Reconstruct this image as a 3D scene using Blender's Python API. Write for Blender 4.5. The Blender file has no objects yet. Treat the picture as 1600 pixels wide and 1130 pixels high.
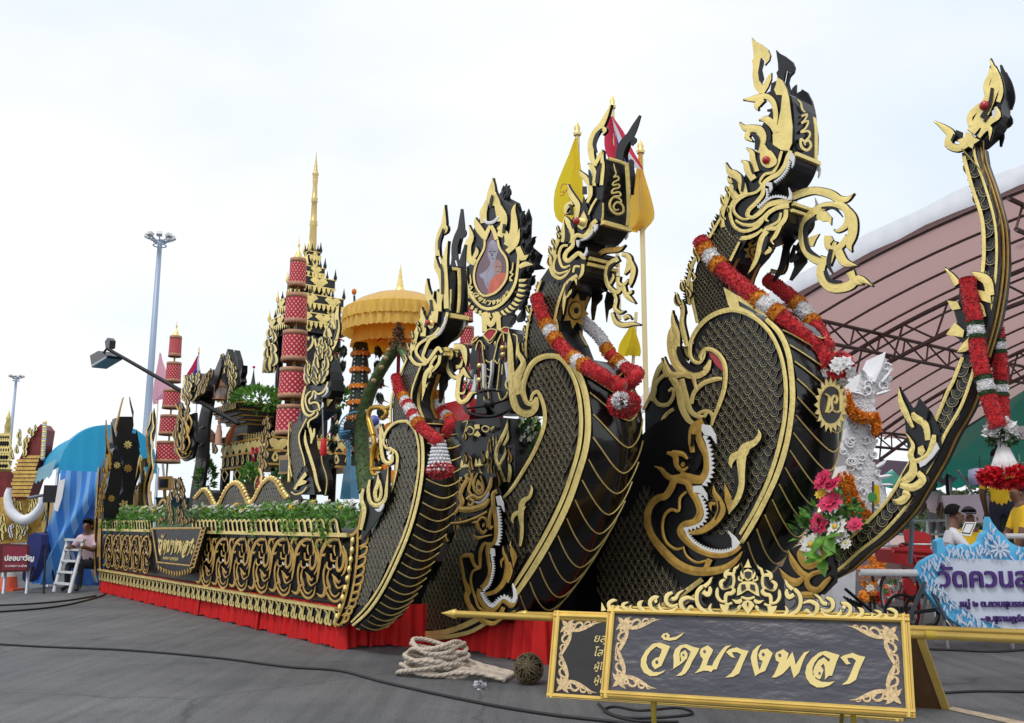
import bpy,math,random
from mathutils import Vector,Matrix
random.seed(7)
sc=bpy.context.scene
COL=sc.collection
R=math.radians
# camera
FPX,HZ=1410.0,817.0
PITCH=math.atan((HZ-565)/FPX)
CAM=Vector((0,0,1.25))
cd=bpy.data.cameras.new('camera')
cam=bpy.data.objects.new('camera',cd)
COL.objects.link(cam)
cd.sensor_fit='HORIZONTAL'
cd.sensor_width=36
cd.lens=FPX/1600*36
cd.clip_start=0.1
cd.clip_end=5000
cam.location=CAM
cam.rotation_euler=(math.pi/2+PITCH,0,0)
sc.camera=cam
# sky and sun
w=bpy.data.worlds.new('World')
sc.world=w
w.use_nodes=True
nt=w.node_tree
nt.nodes.clear()
wo=nt.nodes.new('ShaderNodeOutputWorld')
bg=nt.nodes.new('ShaderNodeBackground')
sky=nt.nodes.new('ShaderNodeTexSky')
sky.sky_type='NISHITA'
sky.sun_disc=False
SUN_EL,SUN_AZ=R(58),R(215)
sky.sun_elevation=SUN_EL
sky.sun_rotation=SUN_AZ
sky.air_density=1.0
tc=nt.nodes.new('ShaderNodeTexCoord')
mp=nt.nodes.new('ShaderNodeMapping')
mp.inputs['Scale'].default_value=(1.2,1.2,2.6)
mp.inputs['Location'].default_value=(0.35,0.2,0.1)
ns=nt.nodes.new('ShaderNodeTexNoise')
ns.inputs['Scale'].default_value=1.5
ns.inputs['Detail'].default_value=6
ns.inputs['Roughness'].default_value=0.5
rp=nt.nodes.new('ShaderNodeValToRGB')
rp.color_ramp.elements[0].position=0.30
rp.color_ramp.elements[0].color=(10.7,12.0,13.4,1)
rp.color_ramp.elements[1].position=0.58
rp.color_ramp.elements[1].color=(13.7,13.75,13.9,1)
mx=nt.nodes.new('ShaderNodeMixRGB')
mx.inputs['Fac'].default_value=0.86
nt.links.new(tc.outputs['Generated'],mp.inputs['Vector'])
nt.links.new(mp.outputs['Vector'],ns.inputs['Vector'])
nt.links.new(ns.outputs['Fac'],rp.inputs['Fac'])
nt.links.new(sky.outputs['Color'],mx.inputs['Color1'])
nt.links.new(rp.outputs['Color'],mx.inputs['Color2'])
nt.links.new(mx.outputs['Color'],bg.inputs['Color'])
bg.inputs['Strength'].default_value=0.085
nt.links.new(bg.outputs['Background'],wo.inputs['Surface'])
sl=bpy.data.lights.new('sun','SUN')
sl.energy=1.3
sl.angle=R(14)
sl.color=(1.0,0.97,0.92)
so=bpy.data.objects.new('sun',sl)
COL.objects.link(so)
sd=Vector((math.sin(SUN_AZ)*math.cos(SUN_EL),math.cos(SUN_AZ)*math.cos(SUN_EL),math.sin(SUN_EL)))
so.rotation_euler=sd.to_track_quat('Z','Y').to_euler()
so.location=(0,0,30)
vs=sc.view_settings
vs.view_transform='Standard'
vs.look='None'
vs.gamma=1
vs.exposure=0.0
vs.use_curve_mapping=False
try:
 sc.cycles.max_bounces=6
 sc.cycles.diffuse_bounces=3
 sc.cycles.glossy_bounces=3
except Exception:
 pass
 # geometry of the place
def ray(x,y):
 cx,cy=x-800.0,565.0-y
 c,s=math.cos(PITCH),math.sin(PITCH)
 return Vector((cx,FPX*c-cy*s,FPX*s+cy*c))
class Plane:
 def __init__(self,o,n):
  self.o=Vector(o);self.n=Vector(n).normalized()
 def pt(self,x,y):
  d=ray(x,y)
  return CAM+d*((self.o-CAM).dot(self.n)/d.dot(self.n))
 def shift(self,d):
  return Plane(self.o+self.n*d,self.n)
GROUND=Plane((0,0,0),(0,0,1))
def G(x,y,z=0.0):
 return Plane((0,0,z),(0,0,1)).pt(x,y)
TH=R(37.5)
A=Vector((math.sin(TH),-math.cos(TH),0))
L=Vector((math.cos(TH),math.sin(TH),0))
Z=Vector((0,0,1))
P0=G(534,1016)
P0.z=0
def T(t):
 return Plane(P0+L*t,-L)
def S(s):
 return Plane(P0+A*s,A)
def F(s,t,z):
 return P0+A*s+L*t+Z*z
def YP(y):
 return Plane((0,y,0),(0,-1,0))
def loc_st(p):
 d=p-P0
 return d.dot(A),d.dot(L),p.z
def pxm(p):
 '''photo pixels per metre at a world point'''
 c,s=math.cos(PITCH),math.sin(PITCH)
 d=p-CAM
 return FPX/(d.y*c+d.z*s)
def proj(p):
 c,s=math.cos(PITCH),math.sin(PITCH)
 d=p-CAM
 f=d.y*c+d.z*s
 u=-d.y*s+d.z*c
 return 800+FPX*d.x/f,565-FPX*u/f
 # materials
MATS={}
def mat(name,col,rough=0.5,metal=0.0,var=0.0,scale=6.0,bump=0.0,bscale=40.0,spec=0.5,col2=None,coat=0.0,emit=None,stretch=None,trans=0.0,sheen=0.0):
 if name in MATS:
  return MATS[name]
 m=bpy.data.materials.new(name)
 m.use_nodes=True
 n=m.node_tree
 b=n.nodes['Principled BSDF']
 b.inputs['Base Color'].default_value=(*col,1)
 b.inputs['Roughness'].default_value=rough
 b.inputs['Metallic'].default_value=metal
 b.inputs['Specular IOR Level'].default_value=spec
 if coat:
  b.inputs['Coat Weight'].default_value=coat
  b.inputs['Coat Roughness'].default_value=0.12
 if sheen:
  b.inputs['Sheen Weight'].default_value=sheen
 if emit:
  b.inputs['Emission Color'].default_value=(*emit[:3],1)
  b.inputs['Emission Strength'].default_value=emit[3]
 geo=n.nodes.new('ShaderNodeNewGeometry')
 vec=geo.outputs['Position']
 if stretch:
  mm=n.nodes.new('ShaderNodeMapping')
  mm.inputs['Scale'].default_value=stretch
  n.links.new(vec,mm.inputs['Vector'])
  vec=mm.outputs['Vector']
 if var or col2:
  t=n.nodes.new('ShaderNodeTexNoise')
  t.inputs['Scale'].default_value=scale
  t.inputs['Detail'].default_value=5
  n.links.new(vec,t.inputs['Vector'])
  r=n.nodes.new('ShaderNodeValToRGB')
  r.color_ramp.elements[0].position=0.32
  r.color_ramp.elements[1].position=0.68
  c2=col2 if col2 else tuple(min(1,c*(1+var))for c in col)
  c1=col if col2 else tuple(c*(1-var)for c in col)
  r.color_ramp.elements[0].color=(*c1,1)
  r.color_ramp.elements[1].color=(*c2,1)
  n.links.new(t.outputs['Fac'],r.inputs['Fac'])
  n.links.new(r.outputs['Color'],b.inputs['Base Color'])
  mr=n.nodes.new('ShaderNodeMapRange')
  mr.inputs['To Min'].default_value=max(0.02,rough-0.1)
  mr.inputs['To Max'].default_value=min(1,rough+0.1)
  n.links.new(t.outputs['Fac'],mr.inputs['Value'])
  n.links.new(mr.outputs['Result'],b.inputs['Roughness'])
 if bump:
  t2=n.nodes.new('ShaderNodeTexNoise')
  t2.inputs['Scale'].default_value=bscale
  t2.inputs['Detail'].default_value=4
  n.links.new(vec,t2.inputs['Vector'])
  bp=n.nodes.new('ShaderNodeBump')
  bp.inputs['Strength'].default_value=bump
  bp.inputs['Distance'].default_value=0.35/bscale
  n.links.new(t2.outputs['Fac'],bp.inputs['Height'])
  n.links.new(bp.outputs['Normal'],b.inputs['Normal'])
 if trans:
  tr=n.nodes.new('ShaderNodeBsdfTranslucent')
  tr.inputs['Color'].default_value=(*col,1)
  ms=n.nodes.new('ShaderNodeMixShader')
  ms.inputs['Fac'].default_value=trans
  o=n.nodes['Material Output']
  n.links.new(b.outputs['BSDF'],ms.inputs[1])
  n.links.new(tr.outputs['BSDF'],ms.inputs[2])
  n.links.new(ms.outputs['Shader'],o.inputs['Surface'])
 MATS[name]=m
 return m
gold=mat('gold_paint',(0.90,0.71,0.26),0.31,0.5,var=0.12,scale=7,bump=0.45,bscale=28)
gold_shaded=mat('gold_paint_shaded',(0.60,0.36,0.08),0.38,0.5,var=0.25,scale=10,bump=0.3,bscale=50)  # same gold paint, its colour darkened for parts that mirror the dark ground
rim_gold=mat('rim_gold',(0.42,0.35,0.18),0.45,0.4,var=.3,scale=30)
inner_rim=mat('inner_rim',(0.26,0.23,0.14),0.5,0.3)
black=mat('black_paint',(0.006,0.006,0.007),0.33,0.0,var=0.2,scale=5,bump=0.08,bscale=25,spec=0.5)
gloss=mat('black_gloss',(0.006,0.005,0.005),0.16,0.0,bump=0.12,bscale=7,spec=0.55,coat=0.3)
white=mat('white_paint',(0.78,0.78,0.78),0.5,var=0.05)
red_paint=mat('red_paint',(0.45,0.012,0.015),0.25,coat=0.5)
red_plush=mat('red_plush',(0.52,0.006,0.012),0.9,var=0.35,scale=40,sheen=0.4)
white_plush=mat('white_plush',(0.78,0.76,0.76),0.9,var=0.1,scale=40)
orange_plush=mat('orange_plush',(0.62,0.22,0.02),0.9,var=0.2,scale=50)
red_cloth=mat('red_cloth',(0.62,0.008,0.008),0.8,var=0.12,scale=5,bump=0.3,bscale=25,trans=0.12)
leaf_m=mat('leaf_green',(0.07,0.19,0.028),0.5,var=0.45,scale=14,trans=0.25)
leaf_d=mat('leaf_dark',(0.025,0.075,0.02),0.5,var=0.4,scale=14,trans=0.15)
leaf_l=mat('leaf_light',(0.14,0.34,0.04),0.5,var=0.35,scale=14,trans=0.3)
flower_w=mat('flower_white',(0.78,0.76,0.70),0.7,var=0.08,scale=20,trans=0.2)
flower_p=mat('flower_pink',(0.62,0.03,0.11),0.6,var=0.35,scale=20,trans=0.15)
flower_y=mat('flower_yellow',(0.75,0.52,0.05),0.7,var=0.15,scale=20,trans=0.15)
black_metal=mat('black_metal',(0.015,0.015,0.017),0.4,0.2)
grey_metal=mat('galvanised_metal',(0.36,0.40,0.46),0.42,0.6,var=0.12,scale=3)
alu=mat('aluminium',(0.62,0.63,0.64),0.35,0.7,var=0.1)
# objects
class MB:
 '''collects faces of several materials for ONE mesh object'''
 def __init__(self):
  self.v=[];self.f=[];self.mi=[];self.ms=[];self.sm=[]
 def m(self,material):
  if material not in self.ms:
   self.ms.append(material)
  return self.ms.index(material)
 def add(self,vs,fs,material,smooth=False):
  o=len(self.v);k=self.m(material)
  self.v.extend(vs)
  for f in fs:
   self.f.append(tuple(i+o for i in f));self.mi.append(k);self.sm.append(smooth)
 def box(self,c,sx,sy,sz,material,ax=None):
  X,Y,Zz=ax if ax else(Vector((1,0,0)),Vector((0,1,0)),Z)
  c=Vector(c)
  vs=[c+X*(sx/2*i)+Y*(sy/2*j)+Zz*(sz/2*k)for i in(-1,1)for j in(-1,1)for k in(-1,1)]
  self.add(vs,[(0,1,3,2),(4,6,7,5),(0,4,5,1),(2,3,7,6),(0,2,6,4),(1,5,7,3)],material)
 def tube(self,pts,r,material,n=8,smooth=True,caps=True,closed=False):
  pts=[Vector(p)for p in pts]
  rs=r if isinstance(r,(list,tuple))else[r]*len(pts)
  N=len(pts)
  vs=[]
  up=None
  for i,p in enumerate(pts):
   if closed:
    d=pts[(i+1)%N]-pts[i-1]
   else:
    d=pts[min(i+1,N-1)]-pts[max(i-1,0)]
   if d.length<1e-9:
    d=Vector((0,0,1))
   d.normalize()
   if up is None:
    up=Vector((0,0,1))if abs(d.z)<0.9 else Vector((1,0,0))
   x=d.cross(up)
   if x.length<1e-6:
    x=d.orthogonal()
   x.normalize()
   up=x.cross(d).normalized()
   for k in range(n):
    a=2*math.pi*k/n
    vs.append(p+(x*math.cos(a)+up*math.sin(a))*rs[i])
  fs=[]
  for i in range(N if closed else N-1):
   j=(i+1)%N
   for k in range(n):
    fs.append((i*n+k,i*n+(k+1)%n,j*n+(k+1)%n,j*n+k))
  if caps and not closed:
   fs.append(tuple(range(n)))
   fs.append(tuple((N-1)*n+k for k in range(n)))
  self.add(vs,fs,material,smooth)
 def lathe(self,o,prof,material,n=16,smooth=True,axis=Z,arc=2*math.pi):
  '''prof: (radius, height) pairs'''
  o=Vector(o)
  ax=Vector(axis).normalized()
  x=ax.orthogonal().normalized();y=ax.cross(x)
  vs=[]
  full=arc>6.28
  m=n if full else n+1
  for r_,h in prof:
   for k in range(m):
    a=arc*k/n
    vs.append(o+ax*h+(x*math.cos(a)+y*math.sin(a))*r_)
  fs=[]
  for i in range(len(prof)-1):
   for k in range(n):
    k2=(k+1)%m
    fs.append((i*m+k,i*m+k2,(i+1)*m+k2,(i+1)*m+k))
  self.add(vs,fs,material,smooth)
 def ball(self,c,r,material,n=10,sq=(1,1,1)):
  c=Vector(c)
  k=max(4,n//2)
  vs=[];fs=[]
  for i in range(k+1):
   ph=math.pi*i/k
   for j in range(n):
    a=2*math.pi*j/n
    vs.append(c+Vector((math.sin(ph)*math.cos(a)*r*sq[0],math.sin(ph)*math.sin(a)*r*sq[1],math.cos(ph)*r*sq[2])))
  for i in range(k):
   for j in range(n):
    fs.append((i*n+j,i*n+(j+1)%n,(i+1)*n+(j+1)%n,(i+1)*n+j))
  self.add(vs,fs,material,True)
 def plate(self,wpts,nrm,off,h,mfront,mside=None,back=True):
  '''closed outline of world points, from off to off+h along nrm'''
  n=len(wpts)
  lo=[p+nrm*off for p in wpts];hi=[p+nrm*(off+h)for p in wpts]
  self.add(hi,[tuple(range(n))],mfront)
  ms=mside or mfront
  self.add(lo+hi,[(i,(i+1)%n,n+(i+1)%n,n+i)for i in range(n)]+([tuple(reversed(range(n)))]if back else[]),ms)
 def ribbon(self,px,pl,off,h,mfront,mside,ridge=0.0,back=False,n=4,grow=0.0):
  '''px: (x, y, width) in photo pixels, smoothed and cast on the plane pl'''
  q=crs(px,n)
  vs=[]
  N=len(q)
  for i in range(N):
   x,y,wd=q[i]
   x0,y0,_=q[max(0,i-1)];x1,y1,_=q[min(N-1,i+1)]
   dx,dy=x1-x0,y1-y0
   l=math.hypot(dx,dy)or 1
   wd=max(wd,0.15)/2+grow
   nx,ny=-dy/l*wd,dx/l*wd
   ex=grow if i==N-1 else(-grow if i==0 else 0)
   x+=dx/l*ex;y+=dy/l*ex
   a=pl.pt(x+nx,y+ny);b=pl.pt(x-nx,y-ny);c=pl.pt(x,y)
   vs+=[a+pl.n*off,a+pl.n*(off+h),c+pl.n*(off+h+ridge),b+pl.n*(off+h),b+pl.n*off]
  fr=[];sd_=[]
  for i in range(N-1):
   o=i*5;p=o+5
   sd_+=[(o,o+1,p+1,p),(o+3,o+4,p+4,p+3)]
   fr+=[(o+1,o+2,p+2,p+1),(o+2,o+3,p+3,p+2)]
   if back:
    sd_.append((o+4,o,p,p+4))
  sd_+=[(0,1,2,3,4),tuple((N-1)*5+k for k in(4,3,2,1,0))]
  o=len(self.v)
  self.v.extend(vs)
  k1,k2=self.m(mfront),self.m(mside)
  for f in fr:
   self.f.append(tuple(i+o for i in f));self.mi.append(k1);self.sm.append(False)
  for f in sd_:
   self.f.append(tuple(i+o for i in f));self.mi.append(k2);self.sm.append(False)
 def mesh(self,name,o=Vector((0,0,0))):
  me=bpy.data.meshes.new(name)
  me.from_pydata([tuple(Vector(p)-o)for p in self.v],[],self.f)
  for m_ in self.ms:
   me.materials.append(m_)
  me.polygons.foreach_set('material_index',self.mi)
  me.polygons.foreach_set('use_smooth',self.sm)
  me.update()
  return me
 def build(self,name,parent=None,**kw):
  o=origin(parent)if parent else Vector((0,0,0))
  ob=bpy.data.objects.new(name,self.mesh(name,o))
  COL.objects.link(ob)
  if parent:
   ob.parent=parent
  for k,v_ in kw.items():
   ob[k]=v_
  return ob
def origin(o):
 p=Vector((0,0,0))
 while o:
  p+=o.location
  o=o.parent
 return p
def crs(px,n=4):
 '''catmull-rom through tuples'''
 if len(px)<3:
  if n<=1:
   return list(px)
  a,b=px[0],px[-1]
  return[tuple(a[k]+(b[k]-a[k])*i/n for k in range(len(a)))for i in range(n+1)]
 out=[]
 P=[px[0]]+list(px)+[px[-1]]
 for i in range(1,len(P)-2):
  p0,p1,p2,p3=P[i-1],P[i],P[i+1],P[i+2]
  for j in range(n):
   u=j/n
   out.append(tuple(0.5*(2*b+(c-a)*u+(2*a-5*b+4*c-d)*u*u+(3*b-a-3*c+d)*u**3)for a,b,c,d in zip(p0,p1,p2,p3)))
 out.append(tuple(px[-1]))
 return out
def crs_closed(px,n=3):
 N=len(px);out=[]
 for i in range(N):
  p0,p1,p2,p3=px[i-1],px[i],px[(i+1)%N],px[(i+2)%N]
  for j in range(n):
   u=j/n
   out.append(tuple(0.5*(2*b+(c-a)*u+(2*a-5*b+4*c-d)*u*u+(3*b-a-3*c+d)*u**3)for a,b,c,d in zip(p0,p1,p2,p3)))
 return out
def crop(ox,oy,k):
 def f(s):
  r=[]
  for tok in s.split():
   a=[float(q)for q in tok.split(',')]
   p=(ox+a[0]/k,oy+a[1]/k)
   r.append(p+(a[2]/k,)if len(a)>2 else p)
  return r
 return f
PX=crop(0,0,1)
def thing(name,label,cat,loc=(0,0,0),group=None,kind=None):
 o=bpy.data.objects.new(name,None)
 o.empty_display_size=0.2
 COL.objects.link(o)
 o.location=loc
 o['label']=label;o['category']=cat
 if group:o['group']=group
 if kind:o['kind']=kind
 return o
def tag(o,label,cat,group=None,kind=None):
 o['label']=label;o['category']=cat
 if group:o['group']=group
 if kind:o['kind']=kind
 return o
def inst(name,mesh,M,parent,**kw):
 '''object sharing mesh data; M is a world matrix'''
 ob=bpy.data.objects.new(name,mesh)
 COL.objects.link(ob)
 if parent:
  ob.parent=parent
  M=Matrix.Translation(-origin(parent))@M
 ob.matrix_local=M
 for k,v_ in kw.items():
  ob[k]=v_
 return ob
def orn(name,parent,pl,M,items,far=None,gm=None,depth=1.0,n=4,**kw):
 '''fretwork: gold ribbons and plates with black backing and black inlays, cast on a real plane.
    G gold ribbon with backing, g without; K black inlay; W white; P gold plate; Q black plate; R red plate; V white plate'''
 gm=gm or gold
 mb=MB()
 e=0.0
 for it in items:
  k,s=it[0],it[1]
  px=M(s)
  e+=0.0004
  if k=='G':
   mb.ribbon(px,pl,e,0.012*depth,black,black,0,True,n,grow=1.5)
   mb.ribbon(px,pl,0.0121*depth+e,0.011*depth,gm,black,0.0022*depth,False,n,grow=.25)
  elif k=='g':
   mb.ribbon(px,pl,0.0125*depth+e,0.010*depth,gm,black,0.0022*depth,False,n,grow=.2)
  elif k=='K':
   mb.ribbon(px,pl,0.026*depth+e,0.006*depth,black,black,0,False,n)
  elif k=='W':
   mb.ribbon(px,pl,0.014*depth+e,0.010*depth,white,white,0.004,True,n)
  elif k in 'PQRV':
   smooth=len(it)>2 and it[2]
   if smooth:
    px=crs_closed(px,3)
   wp=[pl.pt(x,y)for x,y in px]
   if k=='P':
    mb.plate(wp,pl.n,e,0.022*depth,gm,black)
   elif k=='Q':
    mb.plate(wp,pl.n,e-0.004,0.010*depth,black)
   elif k=='B':
    mb.plate(wp,pl.n,0.024*depth+e,0.006*depth,black)
   elif k=='V':
    mb.plate(wp,pl.n,0.012*depth+e,0.014*depth,white)
   else:
    mb.plate(wp,pl.n,0.010*depth+e,0.012*depth,red_paint)
  elif k=='B':
   wp=[pl.pt(x,y)for x,y in px]
   mb.plate(wp,pl.n,0.026*depth+e,0.005*depth,black)
 ob=mb.build(name,parent,**kw)
 if far:
  m2=MB()
  m2.ms=list(mb.ms);m2.f=list(mb.f);m2.mi=list(mb.mi);m2.sm=list(mb.sm)
  for p in mb.v:
   d=(p-pl.o).dot(-pl.n)
   m2.v.append(p+(-pl.n)*(far-2*d))
  m2.build(name,parent,**kw)
 return ob
def teeth(name,parent,pl,M,path,n,ln,side=1,off=0.014):
 '''a row of white triangular teeth along a path'''
 q=crs(M(path),8)
 mb=MB()
 tot=[0]
 for a,b in zip(q,q[1:]):
  tot.append(tot[-1]+math.hypot(b[0]-a[0],b[1]-a[1]))
 def at(d):
  for i in range(1,len(tot)):
   if tot[i]>=d:
    u=(d-tot[i-1])/max(1e-6,tot[i]-tot[i-1])
    return(q[i-1][0]+(q[i][0]-q[i-1][0])*u,q[i-1][1]+(q[i][1]-q[i-1][1])*u)
  return q[-1][:2]
 D=tot[-1]
 for i in range(n):
  a=at(D*i/n);b=at(D*(i+1)/n)
  dx,dy=b[0]-a[0],b[1]-a[1]
  l=math.hypot(dx,dy)or 1
  nx,ny=-dy/l*side,dx/l*side
  base=ln*0.45
  tip=((a[0]+b[0])/2+nx*ln,(a[1]+b[1])/2+ny*ln)
  wp=[pl.pt(a[0]-nx*base,a[1]-ny*base),pl.pt(*a),pl.pt(*tip),pl.pt(*b),pl.pt(b[0]-nx*base,b[1]-ny*base)]
  mb.plate(wp,pl.n,off+i*1e-5,0.012,white)
 return mb.build(name,parent)
def inside(p,poly):
 x,y=p;r=False
 n=len(poly)
 for i in range(n):
  x1,y1=poly[i][:2];x2,y2=poly[i-1][:2]
  if(y1>y)!=(y2>y)and x<(x2-x1)*(y-y1)/(y2-y1)+x1:
   r=not r
 return r
def scale_mesh(name,rim,plate,double=True):
 mb=MB()
 K=7
 U=[(-0.5*math.cos(math.pi*i/K),0.12-0.56*math.sin(math.pi*i/K))for i in range(K+1)]
 U=[(-0.5,0.4)]+U+[(0.5,0.4)]
 def zz(y):
  return 0.05+(0.4-y)*0.10
 pv=[Vector((x,y,zz(y)))for x,y in U]
 mb.add(pv,[tuple(range(len(pv)))],plate)
 mb.add(pv+[Vector((x,y,0))for x,y in U],[(i,i+1,len(U)+i+1,len(U)+i)for i in range(len(U)-1)],plate)
 def band(k1,k2,up,rm):
  o=[Vector((x*k1,0.1+(y-0.1)*k1,zz(y)+up))for x,y in U]
  i_=[Vector((x*k2,0.1+(y-0.1)*k2,zz(y)+up*0.6))for x,y in U]
  n=len(U)
  mb.add(o+i_,[(i,i+1,n+i+1,n+i)for i in range(n-1)],rm)
 band(1.0,0.91,0.03,rim)
 if double:
  band(0.60,0.52,0.03,inner_rim)
 return mb.mesh(name)
SCALE=scale_mesh('scale',rim_gold,black)
SCALE_S=scale_mesh('scale',rim_gold,black,False)
def scales(parent,pl,poly,wd,row,tilt=None,excl=(),limit=300,mesh=None,lift=0.004):
 '''overlapping scales inside a photo-pixel polygon on a float plane (normal -L)'''
 mesh=mesh or SCALE
 P=[pl.pt(x,y)for x,y in poly]
 uv=[((p-pl.o).dot(A),p.z)for p in P]
 ex=[[((q-pl.o).dot(A),q.z)for q in(pl.pt(x,y)for x,y in e)]for e in excl]
 u0,u1=min(p[0]for p in uv),max(p[0]for p in uv)
 v0,v1=min(p[1]for p in uv),max(p[1]for p in uv)
 items=[]
 j=0
 v=v0
 while v<v1:
  u=u0+(wd/2 if j%2 else 0)
  while u<u1:
   if inside((u,v),uv)and not any(inside((u,v),e)for e in ex):
    items.append((u,v,j))
   u+=wd
  v+=row;j+=1
 rest=[]
 if len(items)>limit:
  items.sort(key=lambda q:-q[1])
  items,rest=items[:limit],items[limit:]
 R_=Matrix((A,Z,pl.n)).transposed().to_4x4()
 def mtx(u,v,j):
  a=tilt(u,v)if tilt else 0
  a+=random.uniform(-0.10,0.10)
  k=wd*random.uniform(.95,1.08)
  u+=random.uniform(-.04,.04)*wd;v+=random.uniform(-.04,.04)*wd
  zoff=lift+(j%2)*0.0012
  p=pl.o+A*u+Z*v+pl.n*zoff
  p.z=v
  return Matrix.Translation(p)@R_@Matrix.Rotation(a,4,'Z')@Matrix.Diagonal((k,k,k*0.9,1))
 for q in items:
  inst('scale',mesh,mtx(*q),parent)
 if rest:
  mb=MB()
  for q in rest:
   M_=mtx(*q)
   vs=[M_@v_.co for v_ in mesh.vertices]
   for p_ in mesh.polygons:
    pass
   o=len(mb.v)
   mb.v.extend(vs)
   for p_ in mesh.polygons:
    mb.f.append(tuple(i+o for i in p_.vertices));mb.mi.append(p_.material_index);mb.sm.append(False)
  mb.ms=[m_ for m_ in mesh.materials]
  mb.build('lower_scales',parent,kind='stuff')
def prism(name,parent,pl,px,W,material=None,smooth=2,**kw):
 '''outline on the plane pl extruded W metres away from the viewer'''
 mb=MB()
 q=crs_closed(px,smooth)if smooth>1 else px
 wp=[pl.pt(x,y)for x,y in q]
 mb.plate(wp,pl.n,-W,W,material or black)
 return mb.build(name,parent,**kw)
def belly(parent,pl,px,W,nb,bulge,droop,gm=None,nv=12,u0=0.0,trim=0.012,powr=1.7,taper=None):
 '''overlapping belly plates lofted between the near edge curve and its far twin'''
 gm=gm or gold
 q=[pl.pt(x,y)for x,y in crs(px,10)]
 d=[0]
 for a,b in zip(q,q[1:]):
  d.append(d[-1]+(b-a).length)
 tot=d[-1]
 def at(s):
  s=max(-0.5,min(tot,s))
  if s<0:
   return q[0]+(q[0]-q[1]).normalized()*(-s)
  for i in range(1,len(d)):
   if d[i]>=s:
    return q[i-1].lerp(q[i],(s-d[i-1])/max(1e-9,d[i]-d[i-1]))
  return q[-1]
 def nor(s):
  tg=at(min(tot,s+0.02))-at(s-0.02)
  n_=tg.cross(L)
  n_.normalize()
  if n_.dot(A)<0 and n_.z>0.3:
   n_=-n_
  if n_.dot(A)<-0.2:
   n_=-n_
  return n_
 root=bpy.data.objects.new('belly',None)
 COL.objects.link(root);root.parent=parent
 step=tot/nb
 def f(v):
  return 1-abs(2*v-1)**powr
 def pos(s,v,out):
  dd=droop*f(v)
  p=at(s+dd)
  nn=nor(s+dd)
  return p+L*(W*v)+nn*(bulge*f(v)*(taper(s/tot)if taper else 1)+out)
 for k in range(nb):
  s0=k*step-0.01;s1=(k+1)*step
  mb=MB()
  rows=3
  vs=[]
  for i in range(rows+1):
   s=s0+(s1-s0)*i/rows
   for j in range(nv+1):
    vs.append(pos(s,j/nv,0.002+0.016*i/rows))
  fs=[(i*(nv+1)+j,i*(nv+1)+j+1,(i+1)*(nv+1)+j+1,(i+1)*(nv+1)+j)for i in range(rows)for j in range(nv)]
  mb.add(vs,fs,gloss,True)
  lo=[pos(s1,j/nv,0.018)for j in range(nv+1)]
  li=[pos(s1,j/nv,-0.004)for j in range(nv+1)]
  mb.add(lo+li,[(j,j+1,nv+2+j,nv+1+j)for j in range(nv)],black)
  gpts=[pos(s1-trim*0.4,j/nv,0.020)for j in range(nv+1)]
  mb.tube(gpts,trim*0.5,gm,n=5,smooth=False)
  mb.build('belly_plate',root)
 return root
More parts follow.
